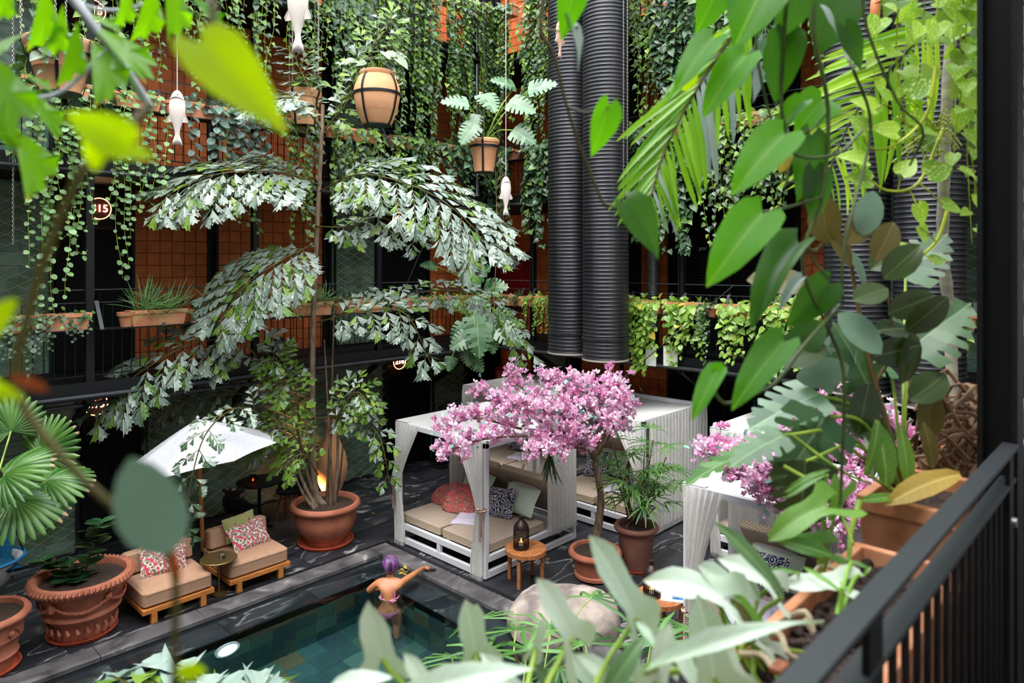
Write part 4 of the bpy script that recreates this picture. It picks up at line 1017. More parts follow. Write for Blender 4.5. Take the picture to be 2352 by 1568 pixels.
lo.rotation_euler = Vector((.3, 0.05, 1)).to_track_quat('-Z', 'Y').to_euler()
# ---- hanging chair at the far left
t = thing('hanging_chair', 'hanging rope chair with a blue seat cushion, under the fan palm', 'chair', (1.75, 10.9, .45))
MB().grid(lambda u, v: (.46 * math.cos(2 * math.pi * u) * (.35 + .65 * v), .40 * math.sin(2 * math.pi * u) * (.35 + .65 * v), -.22 + .36 * v ** 2), 28, 6).build('sling', M['curtain'], t, smooth=True).modifiers.new('s', 'SOLIDIFY').thickness = .02
MB().tube([(.47 * math.cos(a), .41 * math.sin(a), .145) for a in [i * 2 * math.pi / 30 for i in range(31)]], .022, 8).build('rim', M['rim_blue'], t, smooth=True)
pillow('seat_cushion', .74, .66, .22, 'blue_cover', t, RZ((.02, 0, .06)))
pillow('back_pad', .6, .62, .2, 'blue_cover', t, RZ((.14, .16, .34), -.7, math.radians(66)))
for a in (0, math.pi / 2, math.pi, -math.pi / 2): MB().tube([(.46 * math.cos(a), .40 * math.sin(a), .15), (0, 0, 1.7)], .01, 6).build('rope', M['black_steel'], t)
MB().tube([(0, 0, 1.7), (0, 0, 2.07)], .012, 6).build('hanger', M['black_steel'], t)
# ---- boulder by the pool
b = MB()
def rock(u, v):
    a = 2 * math.pi * u; p = math.pi * .5 * (1 - v) ; q = Vector((math.cos(a) * math.cos(math.pi / 2 * v), math.sin(a) * math.cos(math.pi / 2 * v), math.sin(math.pi / 2 * v)))
    n = noise.noise(q * 1.6 + Vector((3, 1, 2))) * .10 + noise.noise(q * 5) * .03
    r = (1 + n)
    s = lambda x: math.copysign(abs(x) ** .8, x)
    return (s(q.x) * .66 * r, s(q.y) * .50 * r, q.z ** .85 * .46 * r if q.z > 0 else 0)
b.grid(rock, 48, 18)
o = place('boulder', b.mesh('boulder', M['stone'], True, 180), None, RZ((6.50, 5.30, -.01), 2.3)); tag(o, 'large pale weathered boulder at the pool edge', 'boulder')
# ---- pool lamp
t = thing('pool_lamp', 'round white underwater lamp on the pool wall', 'lamp', (3.66, IY, -.42)); 
MB().tube([(0, -.0, 0), (0, -.03, 0)], .15, 32).build('bezel', M['white_plastic'], t); MB().tube([(0, -.0305, 0), (0, -.036, 0)], .11, 28).build('lens', M['lamp_lens'], t)
# ---- cables
def cable(a, b_, label, r=.006, sag=.0, mat='black_steel'):
    a, b_ = Vector(a), Vector(b_); pts = [a.lerp(b_, i / 12) - Vector((0, 0, sag * 4 * (i / 12) * (1 - i / 12))) for i in range(13)]
    return tag(MB().tube(pts, r, 5).build('cable', M[mat], None), label, 'cable')
cable((XR - .05, BY(1690, XR), 4.0), (9.5, 7.2, 1.93), 'thin dark stay wire running down to the rear daybed', .008)
cable(P(980, 545, 12.4), P(928, 668, 13.0), 'thin grey stay wire above the left gallery planters', .008, mat='grey_steel')
# ---- floodlights
def flood(loc, aim, r, l, label):
    t = thing('floodlight', label, 'lamp', loc); d = (Vector(aim) - Vector(loc)).normalized()
    MB().tube([(0, 0, 0), d * l * .35, d * l * .4, d * l], [r * .7, r * .75, r, r], 20).build('housing', M['black_steel'], t, smooth=True)
    for i in range(5): MB().tube([d * l * (.42 + i * .07), d * l * (.45 + i * .07)], r * 1.12, 20).build('fin', M['black_steel'], t)
    MB().tube([(0, 0, 0), (0, .12, .16)], .02, 8).build('bracket', M['black_steel'], t)
flood((LX(613, YR - .2), YR - .2, LEVELS[1] + .02), (5, 6, 2), .11, .24, 'black finned floodlight on the upper gallery edge, above the palm crown')
flood((LX(893, YR - .2), YR - .2, LEVELS[1] + .02), (7, 6, 2), .11, .24, 'black finned floodlight on the upper gallery edge, by the amphora')
t = thing('floodlight', 'large black box floodlight under the lower gallery', 'lamp', (LX(640, YR - .25), YR - .25, LEVELS[0] + .2)); d = Vector((.35, -.45, -.85)).normalized()
MB().tube([d * -.2, d * -.16, d * .22, d * .26], [.15, .19, .19, .17], 8).build('housing', M['black_steel'], t); MB().tube([d * .261, d * .265], .15, 8).build('lens', M['grey_steel'], t); MB().bar((0, .0, 0), (0, .24, -.1), .04, .03).build('bracket', M['black_steel'], t)

# ================================================================ LEAF SHAPES (unit length along +Y, upper face +Z)
class Tpl:
    def __init__(s, name, v, f):
        s.name = name; s.v = np.array(v, float); s.f = f; s.cache = {}
    def mesh(s, mat):
        if mat not in s.cache:
            me = bpy.data.meshes.new(s.name); me.from_pydata([tuple(p) for p in s.v], [], s.f); me.materials.append(M[mat])
            me.polygons.foreach_set('use_smooth', [True] * len(me.polygons)); me.update(); s.cache[mat] = me
        return s.cache[mat]
def rows_tpl(name, rows, fold=.25, droop=.12, cols=1, wave=0.0, twist=0.0):
    v = []; f = []; n = 2 * cols + 1
    for i, r in enumerate(rows):
        w, ys, yc = r if len(r) == 3 else (r[0], r[1], r[1])
        for j in range(-cols, cols + 1):
            t = j / cols; x = w * t; y_ = lerp(yc, ys, abs(t) ** 1.3)
            z = fold * abs(x) - droop * y_ * y_ + wave * math.sin(6.5 * y_ + (2 if j > 0 else 0)) * abs(t) - .25 * abs(x) * abs(t) * fold
            v.append((x, y_, z + twist * x * y_))
    for i in range(len(rows) - 1):
        for j in range(n - 1):
            a = i * n + j; f.append((a, a + 1, a + n + 1, a + n))
    return Tpl(name, v, f)
HEART = [(.20, -.12, 0), (.40, .0, .06), (.46, .2, .22), (.40, .44, .44), (.25, .68, .68), (.09, .89, .89), (.004, 1, 1)]
PHILO = [(.16, -.15, 0), (.34, -.04, .05), (.41, .16, .2), (.37, .42, .42), (.25, .68, .68), (.10, .89, .89), (.004, 1, 1)]
OVAL = [(.03, 0), (.20, .10), (.33, .28), (.37, .50), (.32, .72), (.19, .9), (.02, 1)]
COIN = [(.10, -.02, 0), (.36, .08, .1), (.50, .34, .34), (.47, .62, .62), (.28, .88, .88), (.02, 1, 1)]
ARROW = [(.26, -.50, 0), (.42, -.46, 0), (.47, -.28, .0), (.38, -.08, .03), (.25, .08, .12), (.22, .28, .28), (.24, .5, .5), (.20, .72, .72), (.10, .89, .89), (.004, 1, 1)]
LANCE = [(.02, 0), (.10, .12), (.17, .35), (.17, .55), (.12, .78), (.05, .93), (.004, 1)]
STRAP = [(.03, 0), (.055, .2), (.065, .5), (.05, .78), (.025, .94), (.004, 1)]
T = dict(heart=rows_tpl('heart_leaf', HEART, .3, .18), heart2=rows_tpl('heart_leaf', HEART, .45, .35), coin=rows_tpl('coin_leaf', COIN, .12, .1), oval=rows_tpl('oval_leaf', OVAL, .25, .2),
         lance=rows_tpl('lance_leaf', LANCE, .3, .25), strap=rows_tpl('strap_leaf', STRAP, .3, .35), strap2=rows_tpl('strap_leaf', STRAP, .3, .9),
         philo=rows_tpl('philodendron_leaf', PHILO, .22, .16, 3, .03), philo2=rows_tpl('philodendron_leaf', PHILO, .4, .35, 3, .04), arrow=rows_tpl('arrow_leaf', ARROW, .22, .15, 3, .035), arrow2=rows_tpl('arrow_leaf', ARROW, .45, .4, 3, .05, .2),
         ovalb=rows_tpl('broad_leaf', OVAL, .18, .12, 3, .01), lanceb=rows_tpl('lance_leaf', LANCE, .3, .3, 3, .03), strapb=rows_tpl('strap_leaf', [(w, y_) for w, y_ in STRAP], .3, .25, 2))
def fishtail_tpl(jag, seed, cols=0):
    r = random.Random(seed); v = [(0, 0, 0)]; edge = [(-.10, .30), (-.20, .62)]
    top = []
    n = 7
    for i in range(n):
        t = i / (n - 1); x = lerp(-.30, .30, t); y_ = lerp(.70, 1.0, t ** .8) 
        top.append((x, y_ - (jag if i % 2 else 0) * (.6 + .6 * r.random())))
    edge += top + [(.20, .62), (.10, .30)]
    for x, y_ in edge: v.append((x, y_, .10 * math.cos(x * 18) * y_ * .5 - .16 * y_ * y_ + .22 * abs(x)))
    mid = len(v); v.append((0.0, .5, -.05))
    f = [(0, 1, mid), (0, mid, len(edge))] + [(i, i + 1, mid) for i in range(1, len(edge))]
    f = [(a, c, b_) for a, b_, c in f]
    return Tpl('fishtail_leaflet', v, f)
T['fish0'] = fishtail_tpl(.10, 1); T['fish1'] = fishtail_tpl(.15, 2); T['fish2'] = fishtail_tpl(.08, 5)
def monstera_tpl(nl=6, seed=0):
    v = []; f = []
    prof = lambda y_: .48 * math.sin(math.pi * min(1, (y_ + .16) / 1.2) ** .75) ** .7
    def P3(x, y_): return (x, y_, .16 * abs(x) - .14 * y_ * y_ - .25 * x * x)
    for sg in (-1, 1):
        for i in range(nl):
            y0, y1 = lerp(-.02, .93, i / nl), lerp(-.02, .93, (i + 1) / nl)
            g = .20 * (y1 - y0)
            up = .14; a = []
            for w, cut in ((0, 0), (.50, 0), (.62, .8), (.90, 1), (1.0, 1.6)):
                p0 = prof(min(1, y0 + up * w)) * w; p1 = prof(min(1, y1 + up * w)) * w
                back = -.12 * w if i == 0 else 0
                a.append((P3(sg * p0, min(1, y0 + up * w + g * cut) + back), P3(sg * p1, min(1.0, y1 + up * w - g * cut * (0 if i == nl - 1 else 1)))))
            k = len(v); v += [p for q in a for p in q]
            for j in range(4):
                q = (k + 2 * j, k + 2 * j + 1, k + 2 * j + 3, k + 2 * j + 2); f.append(q if sg < 0 else q[::-1])
    k = len(v); v += [P3(0, .93), P3(-.07, .97), P3(0, 1.06), P3(.07, .97)]; f.append((k, k + 3, k + 2, k + 1))
    return Tpl('split_leaf', v, f)
T['monstera'] = monstera_tpl()
def fan_tpl(ns, spread, join, w, droop, name, pleat=.05):
    v = []; f = []
    for i in range(ns):
        a0 = math.radians(lerp(-spread, spread, i / ns)); a1 = math.radians(lerp(-spread, spread, (i + 1) / ns)); am = (a0 + a1) / 2; k = len(v)
        Ln = 1 - .22 * abs(2 * (i + .5) / ns - 1) ** 2
        for r, g in ((.02, 1), (join * .55, 1), (join, 1), (lerp(join, 1, .6), w), (.97, w * .35)):
            hw = (a1 - a0) / 2 * (g if r <= join else g * join / r * 1.35)
            for a, zz in ((am - hw, 0), (am, pleat), (am + hw, 0)):
                rr = r * Ln; v.append((rr * math.sin(a), rr * math.cos(a), (zz * min(1, r * 2)) - droop * rr ** 2.2))
        for j in range(4):
            for c in range(2): f.append((k + 3 * j + c, k + 3 * j + 3 + c, k + 3 * j + 4 + c, k + 3 * j + 1 + c))
    f = [q[::-1] for q in f]
    return Tpl(name, v, f)
T['fan'] = fan_tpl(22, 128, .62, .75, .20, 'fan_leaf'); T['fan2'] = fan_tpl(22, 128, .62, .75, .45, 'fan_leaf'); T['rhapis'] = fan_tpl(8, 105, .16, .95, .35, 'fan_leaf', .02); T['rhapis2'] = fan_tpl(7, 95, .16, .95, .6, 'fan_leaf', .02)
def blossom_tpl(seed):
    r = random.Random(seed); v = []; f = []
    for k in range(10):
        a = r.uniform(0, 6.283); e = r.uniform(-.3, 1.2); d = Vector((math.cos(a) * math.cos(e), math.sin(a) * math.cos(e), math.sin(e))); s = d.orthogonal().normalized()
        s = Matrix.Rotation(r.uniform(0, 6.28), 3, d) @ s; n = d.cross(s); c = Vector((r.uniform(-.25, .25), r.uniform(-.25, .25), r.uniform(-.2, .3))); L_ = r.uniform(.4, .62); w = r.uniform(.17, .26); b = len(v)
        for p in (c, c + d * L_ * .5 + s * w + n * .06, c + d * L_ + n * .12, c + d * L_ * .5 - s * w + n * .06): v.append(tuple(p))
        f.append((b, b + 1, b + 2)); f.append((b, b + 2, b + 3))
    return Tpl('blossom', v, f)
for k in range(3): T['blossom%d' % k] = blossom_tpl(k)

class Bag:
    """leaves of one plant: the largest in view become parts, the rest one joined part"""
    def __init__(s): s.it = []
    def add(s, tpl, mat, Mx): s.it.append((tpl, mat, Mx))
    def emit(s, parent, cap, name='leaf', rest='foliage'):
        off = parent.location.copy() if parent.parent is None else parent.parent.location + parent.location
        sc = []
        for i, (t, m, Mx) in enumerate(s.it):
            p = Mx.translation; d = depth(p)
            if d < .25: sc.append((0, i)); continue
            px = CXP + FPX * (p.x * SA - p.y * CA) / d; py = HOR + FPX * (EYE - p.z) / d
            vis = -60 < px < 2412 and -60 < py < 1628
            sc.append(((Mx.col[1].length / d) if vis else 0, i))
        sc.sort(key=lambda q: -q[0])
        far = []
        for n, (k, i) in enumerate(sc):
            t, m, Mx = s.it[i]
            if n < cap and k > 0:
                q = Mx.copy(); q.translation = Mx.translation - off; place(name, t.mesh(m), parent, q)
            else: far.append(i)
        if far:
            mats = []; V = []; F = []; MI = []; k = 0
            for i in far:
                t, m, Mx = s.it[i]
                if m not in mats: mats.append(m)
                A = np.array(Mx); V.append(t.v @ A[:3, :3].T + A[:3, 3] - np.array(off)); F += [tuple(x + k for x in q) for q in t.f]; MI += [mats.index(m)] * len(t.f); k += len(t.v)
            me = bpy.data.meshes.new(rest); me.from_pydata(np.concatenate(V).tolist(), [], F)
            for m in mats: me.materials.append(M[m])
            me.polygons.foreach_set('material_index', MI); me.polygons.foreach_set('use_smooth', [True] * len(F)); me.update()
            stuff(place(rest, me, parent))
def rv(s=1.0): return Vector((rnd.uniform(-s, s), rnd.uniform(-s, s), rnd.uniform(-s, s)))
def wpick(opts):
    t = rnd.random() * sum(w for w, _ in opts)
    for w, o in opts:
        t -= w
        if t <= 0: return o
    return opts[-1][1]

def vine(stem, bag, p0, out, length, size, spacing, mats, tpls=('heart', 'heart2'), rad=.0035, wander=.05, lift=.06, reach=.14, up=.35, facing=.8):
    out = Vector(out); p0 = Vector(p0); ph = rnd.uniform(0, 9)
    side = Vector((-out.y, out.x, 0)); pts = [p0, p0 + out * reach * .5 + Vector((0, 0, lift))]; n = max(3, int(length / .16))
    for i in range(n + 1):
        s = i / n; z = length * s
        pts.append(p0 + out * (reach + .05 * math.sin(z * 1.7 + ph)) + side * (wander * math.sin(z * 2.3 + ph * 2) + wander * .6 * math.sin(z * 5.1 + ph)) - Vector((0, 0, z)))
    if rnd.random() < .35:
        q = pts[-1]; pts += [q + side * .06 + Vector((0, 0, -.04)), q + side * .12 + Vector((0, 0, .02))]
    stem.tube(pts, [rad] * (len(pts) - 2) + [rad * .7, rad * .5], 3, cap=False)
    tot = 0; seglen = [(pts[i + 1] - pts[i]).length for i in range(len(pts) - 1)]
    k = 0; acc = 0; d = spacing * rnd.uniform(.5, 1)
    flip = 1
    for i, sl in enumerate(seglen):
        while acc + sl > d:
            u = (d - acc) / sl; p = pts[i].lerp(pts[i + 1], u)
            flip = -flip
            dr = (out * rnd.uniform(.25, .8) + side * flip * rnd.uniform(.2, .9) + Vector((0, 0, -rnd.uniform(.25, 1.0)))).normalized()
            nr = out * facing + Vector((0, 0, up + rnd.uniform(0, .5))) + rv(.35)
            s = size * rnd.uniform(.65, 1.25) * (1 - .45 * max(0, d / max(length, .3) - .75))
            bag.add(T[tpls[rnd.randrange(len(tpls))]], wpick(mats), frame(p + dr * s * .25 + out * rnd.uniform(0, .03), dr, nr, s * rnd.uniform(.85, 1.1), s))
            d += spacing * rnd.uniform(.65, 1.35)
        acc += sl

# ================================================================ GALLERY PLANTERS AND WHAT TRAILS FROM THEM
def trough_mesh(L_=.76, W=.21, H=.22):
    b = MB(); t = .025
    o = lambda s, z, e=0: [(-L_ / 2 * s - e, -W / 2 * s - e, z), (L_ / 2 * s + e, -W / 2 * s - e, z), (L_ / 2 * s + e, W / 2 * s + e, z), (-L_ / 2 * s - e, W / 2 * s + e, z)]
    rings = [o(.9, 0), o(.985, H - .05), o(1, H - .05, .012), o(1, H, .012), o(1, H, -t), o(.96, H - .06, -t)]
    v = [p for r in rings for p in r]; f = [(3, 2, 1, 0)] + [(k * 4 + j, k * 4 + (j + 1) % 4, k * 4 + 4 + (j + 1) % 4, k * 4 + 4 + j) for k in range(5) for j in range(4)]
    b.add(v, f); return b.mesh('trough', M['terracotta_box']), MB().box(-L_ / 2 + .03, -W / 2 + .03, H - .08, L_ / 2 - .03, W / 2 - .03, H - .05).mesh('soil', M['soil'])
TR = trough_mesh()
RP = (MB().lathe([(0, 0), (.075, 0), (.105, .15), (.122, .15), (.126, .20), (.108, .20), (.1, .16), (0, .15)], 20).mesh('round_pot', M['terracotta_box'], True), MB().lathe([(0, .15), (.1, .15), (.1, .17), (0, .172)], 16).mesh('soil', M['soil']))
cnt = {}
def planter(side, k, a, kind='trough', nm=None):
    z = LEVELS[k] + .752
    out = Vector((0, -1, 0)) if side == 'L' else Vector((-1, 0, 0))
    p = Vector((a, YR - .155, z)) if side == 'L' else Vector((XR - .155, a, z))
    key = (side, k, kind); cnt[key] = cnt.get(key, 0) + 1
    gal = '%s %s gallery' % (['lower', 'upper', 'top'][k], {'L': 'left', 'B': 'end'}[side])
    where = '%s from the corner on the %s' % (ORD[cnt[key] - 1], gal)
    t = thing('planter_box' if kind == 'trough' else 'flower_pot', ('terracotta trough planter, %s' if kind == 'trough' else 'round terracotta railing pot, %s') % where, 'planter', p, (0 if side == 'L' else math.pi / 2) + rnd.uniform(-.02, .02), 'terracotta planters along the galleries')
    m = TR if kind == 'trough' else RP
    place('body', m[0], t); place('soil', m[1], t)
    return p + Vector((0, 0, .17)), out, {'trough': 'trough ', 'round': 'pot '}[kind] + where
SP = dict(
    coin=dict(mats=[(3, 'coin'), (1, 'heart_mid')], tpls=('coin',), size=.075, spacing=.085, st='stem_yellow', nm='coin leaved vine'),
    heart=dict(mats=[(3, 'heart_dark'), (2, 'heart_mid'), (1, 'heart_bright')], tpls=('heart', 'heart2'), size=.105, spacing=.062, st='stem_yellow', nm='heart leaved vine'),
    dark=dict(mats=[(5, 'heart_dark'), (1, 'heart_mid')], tpls=('heart', 'heart2'), size=.14, spacing=.075, st='stem_brown', nm='grey green heart vine'),
    mid=dict(mats=[(2, 'heart_mid'), (1, 'heart_dark'), (1, 'heart_bright')], tpls=('heart', 'heart2'), size=.095, spacing=.095, st='stem_yellow', nm='loose green heart leaved vine'),
    satin=dict(mats=[(1, 'satin')], tpls=('oval', 'heart'), size=.14, spacing=.09, st='stem_brown', nm='silver speckled satin vine'),
    pothos=dict(mats=[(4, 'pothos'), (1, 'heart_bright')], tpls=('heart', 'oval'), size=.115, spacing=.062, st='stem_green', nm='variegated pothos'),
    small=dict(mats=[(4, 'small_dark'), (1, 'heart_mid')], tpls=('coin', 'oval'), size=.062, spacing=.045, st='stem_dark', nm='small dark leaved creeper'),
    fresh=dict(mats=[(3, 'heart_bright'), (1, 'heart_mid')], tpls=('oval', 'coin'), size=.06, spacing=.04, st='stem_green', nm='fresh green small leaved creeper'))
def trailing(p, out, where, sp, n, l0, l1, cap=120, width=.36, bushy=18, reach=(.08, .24), **kw):
    d = dict(SP[sp]); d.update(kw); st = d.pop('st'); nm = d.pop('nm')
    t = thing('trailing_vine', '%s in %s' % (nm, where), 'plant', p, 0, 'vines trailing from the gallery planters')
    side = Vector((-out.y, out.x, 0)); stem = MB(); bag = Bag()
    for i in range(n):
        o = p + side * lerp(-width, width, (i + rnd.random()) / n) + Vector((0, 0, .0)) + out * rnd.uniform(-.04, .06)
        vine(stem, bag, o, out, l0 + (l1 - l0) * rnd.random() ** 1.3, reach=rnd.uniform(*reach), **d)
    for i in range(bushy):
        o = p + side * rnd.uniform(-width, width); dr = (out * rnd.uniform(-.3, .7) + side * rnd.uniform(-.8, .8) + Vector((0, 0, rnd.uniform(.1, 1)))).normalized()
        s = d['size'] * rnd.uniform(.7, 1.2); b0 = o + dr * rnd.uniform(.04, .14)
        stem.tube([o, b0], .003, 3, cap=False)
        bag.add(T[d['tpls'][0]], wpick(d['mats']), frame(b0, dr + Vector((0, 0, -.4)), Vector((0, 0, .8)) + out * .6 + rv(.4), s, s))
    stem.v = [tuple(Vector(q) - p) for q in stem.v]
    stuff(stem.build('stems', M[st], t)); bag.emit(t, cap); return t
def grassy(p, out, where, n=110, h=.32):
    t = thing('trailing_grass', 'spider grass tuft in %s' % where, 'plant', p, 0, 'grassy tufts in the gallery planters'); bag = Bag(); side = Vector((-out.y, out.x, 0))
    for i in range(n):
        o = p + side * rnd.uniform(-.3, .3); dr = (out * rnd.uniform(-.2, 1) + side * rnd.uniform(-.6, .6) + Vector((0, 0, rnd.uniform(.3, 1.2)))).normalized(); s = h * rnd.uniform(.7, 1.4)
        bag.add(T['strap2'], 'grass', frame(o, dr, out + Vector((0, 0, .8)) + rv(.3), s * .32, s, s))
    bag.emit(t, 60, rest='blades', name='blade')
# walk each rail from the corner outwards
def run(side, k, positions):
    for a, kind, spec in positions:
        p, out, w = planter(side, k, a, kind)
        for s in (spec if isinstance(spec, list) else [spec]):
            if s is None: continue
            if s[0] == 'grass': grassy(p, out, w)
            else: trailing(p, out, w, *s[:4], **(s[4] if len(s) > 4 else {}))
R_ = 'trough'; O_ = 'round'
# lower gallery, left side
run('L', 0, [(10.45, R_, ('small', 4, .1, .3)), (9.55, R_, ('fresh', 3, .1, .3)), (9.0, O_, ('mid', 2, .1, .3, dict(width=.06, bushy=6))), (8.5, R_, ('small', 5, .1, .35)), (8.0, O_, ('fresh', 3, .1, .25, dict(width=.06, bushy=8))), (7.25, R_, ('mid', 4, .1, .4)),
             (6.75, O_, ('small', 2, .1, .2, dict(width=.06))), (6.2, R_, [('grass',), ('small', 3, .1, .3)]), (5.75, O_, ('fresh', 2, .1, .2, dict(width=.06))), (4.85, R_, [('grass',), ('small', 3, .1, .3)]), (4.3, O_, ('small', 4, .15, .35, dict(width=.06))), (3.75, R_, [('grass',)]),
             (3.35, O_, None), (2.5, R_, ('small', 8, .1, .4, dict(bushy=22))), (1.95, R_, ('small', 12, .3, .9, dict(reach=(.1, .2), bushy=26))), (1.45, O_, ('small', 9, .8, 1.4, dict(width=.16, bushy=20))), (.95, R_, ('small', 14, .4, 1.0, dict(bushy=26))), (.2, R_, ('small', 10, .3, .7, dict(bushy=20)))])
run('B', 0, [(10.3, R_, ('small', 6, .1, .3)), (9.85, O_, ('small', 3, .1, .2, dict(width=.06))), (9.2, R_, ('fresh', 14, .25, .75, dict(bushy=40))), (6.85, R_, ('pothos', 13, .6, 1.15, dict(bushy=26))), (6.0, R_, ('pothos', 11, .35, 1.0, dict(bushy=24))),
             (5.55, O_, ('small', 5, .3, .9, dict(width=.1))), (5.0, R_, ('pothos', 8, .4, 1.0, dict(bushy=22))), (4.2, R_, ('pothos', 13, .7, 1.1, dict(bushy=26))), (3.4, R_, ('pothos', 9, .5, 1.0)), (2.2, R_, ('pothos', 5, .2, .5)), (1.4, R_, ('mid', 5, .2, .5))])
# upper gallery
run('L', 1, [(10.35, R_, ('dark', 9, .5, 1.2)), (9.4, R_, ('dark', 8, .5, 1.1)), (8.75, O_, ('heart', 4, .3, .9, dict(width=.08))), (8.2, R_, ('heart', 12, .6, 1.3)), (7.15, R_, ('mid', 13, .6, 2.0)), (6.6, O_, ('mid', 5, .4, 1.6, dict(width=.08))), (6.0, R_, ('mid', 12, .5, 2.3)),
             (5.0, R_, [('satin', 9, .4, .9, dict(bushy=20)), ('coin', 4, .8, 2.4)]), (4.45, R_, ('satin', 4, .6, 1.7)), (3.95, O_, None), (3.4, R_, ('coin', 8, 1.0, 2.9)), (2.5, R_, ('coin', 15, 1.2, 3.2)), (1.9, O_, ('mid', 4, .4, 1.2, dict(width=.08))), (1.35, R_, ('coin', 15, 1.0, 2.8)), (.3, R_, ('coin', 10, .8, 2.4))])
run('B', 1, [(10.35, R_, ('dark', 13, .8, 1.9)), (9.2, R_, ('dark', 14, .9, 2.0)), (6.85, R_, ('dark', 9, 1.0, 2.5)), (6.1, R_, ('dark', 10, .7, 2.3)), (5.35, R_, ('mid', 14, .7, 2.2)), (4.6, R_, ('mid', 13, .7, 2.0)), (3.9, O_, ('heart', 4, .4, 1.0, dict(width=.08))), (3.3, R_, ('mid', 12, .6, 2.0)), (2.3, R_, ('mid', 6, .6, 1.8)), (1.4, R_, ('mid', 6, .6, 2.4))])
# top gallery: curtains of vine coming down past the frame
run('L', 2, [(10.3, R_, ('heart', 17, 1.6, 3.4)), (9.45, R_, ('heart', 17, 2.0, 3.6)), (8.55, R_, ('heart', 17, 1.8, 3.3)), (7.75, R_, ('heart', 16, 1.4, 3.2)), (6.95, R_, ('heart', 14, 1.2, 3.0)), (6.1, R_, ('mid', 17, 1.2, 3.3)), (5.15, R_, ('mid', 11, 1.0, 2.8)), (4.3, R_, ('mid', 15, 1.2, 3.0)), (3.4, R_, ('mid', 15, 1.2, 3.0)), (2.4, R_, ('mid', 12, 1.0, 2.8))])
run('B', 2, [(10.35, R_, ('heart', 17, 1.4, 3.3)), (9.25, R_, ('heart', 18, 1.6, 3.6)), (6.9, R_, ('mid', 16, 1.6, 3.5)), (6.15, R_, ('dark', 20, 1.6, 3.0)), (5.35, R_, ('dark', 20, 1.5, 2.9)), (4.6, R_, ('dark', 17, 1.4, 2.6)), (3.8, R_, ('mid', 10, 1.2, 2.6))])

# ================================================================ FLOOR POTS
def pot(name, label, loc, prof, mat='terracotta_dark', saucer=.4, soilz=.5, soilr=.4, n=44, wob=None):
    t = thing(name, label, 'planter', loc)
    MB().lathe(prof, n, wob=wob).build('body', M[mat], t, smooth=True, ang=50)
    MB().lathe([(0, soilz - .03), (soilr, soilz - .03), (soilr, soilz), (soilr * .5, soilz + .02), (0, soilz + .025)], 28).build('soil', M['soil'], t, smooth=True)
    if saucer: MB().lathe([(0, .0), (saucer - .03, .0), (saucer, .045), (saucer - .012, .045), (saucer - .04, .015), (0, .015)], 40).build('saucer', M['saucer_red'], t, smooth=True)
    return t
BOWL = (5.9, 9.62, 0)
t = pot('bowl_pot', 'wide round terracotta bowl holding the tall fishtail palm', BOWL, [(0, .02), (.28, .02), (.30, .06), (.31, .10), (.42, .22), (.475, .36), (.47, .50), (.475, .53), (.50, .535), (.535, .57), (.54, .60), (.515, .635), (.465, .635), (.44, .60), (.43, .54), (0, .54)], saucer=.43, soilz=.57, soilr=.44)
ORN = (2.48, 9.36, 0)
t = pot('garland_pot', 'ornate terracotta pot with garland relief by the low chairs', ORN, [(0, .02), (.30, .02), (.31, .05), (.33, .20), (.385, .27), (.41, .29), (.41, .32), (.39, .34), (.44, .52), (.47, .60), (.50, .605), (.535, .63), (.54, .66), (.515, .69), (.46, .69), (.44, .65), (.43, .58), (0, .58)], saucer=.37, soilz=.62, soilr=.44, wob=None)
b = MB()
for i in range(60):
    a = 2 * math.pi * i / 60; b.tube([(.525 * math.cos(a), .525 * math.sin(a), .615), (.548 * math.cos(a), .548 * math.sin(a), .65), (.53 * math.cos(a), .53 * math.sin(a), .685)], .018, 5)
stuff(b.build('rim_beading', M['terracotta_dark'], t, smooth=True))
b = MB(); pr = random.Random(3)
for i in range(120):
    u = i / 120 * 5; a = 2 * math.pi * i / 120; sg = u % 1; z = .50 - .10 * (4 * sg * (1 - sg)); r = .40 + (z - .34) * .28 + .012
    b.tube([(r * math.cos(a), r * math.sin(a), z), ((r + .015) * math.cos(a + .04), (r + .015) * math.sin(a + .04), z + pr.uniform(-.012, .012))], [.02, .012], 5)
for k in range(5):
    a = 2 * math.pi * k / 5
    for j in range(7): b.tube([(.46 * math.cos(a + pr.uniform(-.09, .09)), .46 * math.sin(a + pr.uniform(-.09, .09)), .50 + pr.uniform(-.06, .05)), (.478 * math.cos(a), .478 * math.sin(a), .50)], [.022, .03], 6)
stuff(b.build('garland_relief', M['terracotta_dark'], t, smooth=True))
b = MB()
for i in range(22):
    a = 2 * math.pi * i / 22; b.tube([(.325 * math.cos(a), .325 * math.sin(a), .07), (.35 * math.cos(a + .05), .35 * math.sin(a + .05), .14), (.352 * math.cos(a), .352 * math.sin(a), .19)], [.02, .028, .012], 5)
stuff(b.build('leaf_band', M['terracotta_dark'], t, smooth=True))
FANP = (1.52, 9.22, 0)
t = pot('scroll_pot', 'terracotta pot with scroll relief at the far left, cut by the frame', FANP, [(0, .02), (.25, .02), (.26, .05), (.28, .14), (.31, .17), (.29, .20), (.32, .33), (.35, .36), (.345, .39), (.36, .52), (.39, .53), (.42, .56), (.42, .59), (.39, .62), (.35, .61), (.34, .55), (0, .54)], mat='terracotta_dark', saucer=.33, soilz=.56, soilr=.35)
b = MB()
for k in range(6):
    a0 = 2 * math.pi * k / 6
    b.tube([((.355 + .0) * math.cos(a0 + .35 * math.sin(s * .5)), .355 * math.sin(a0 + .35 * math.sin(s * .5)), .44 + .045 * math.cos(s)) for s in [i * 6.5 / 16 for i in range(17)]], .010, 5)
    b.tube([(.36 * math.cos(a0), .36 * math.sin(a0), .44), (.375 * math.cos(a0), .375 * math.sin(a0), .45)], [.035, .02], 8)
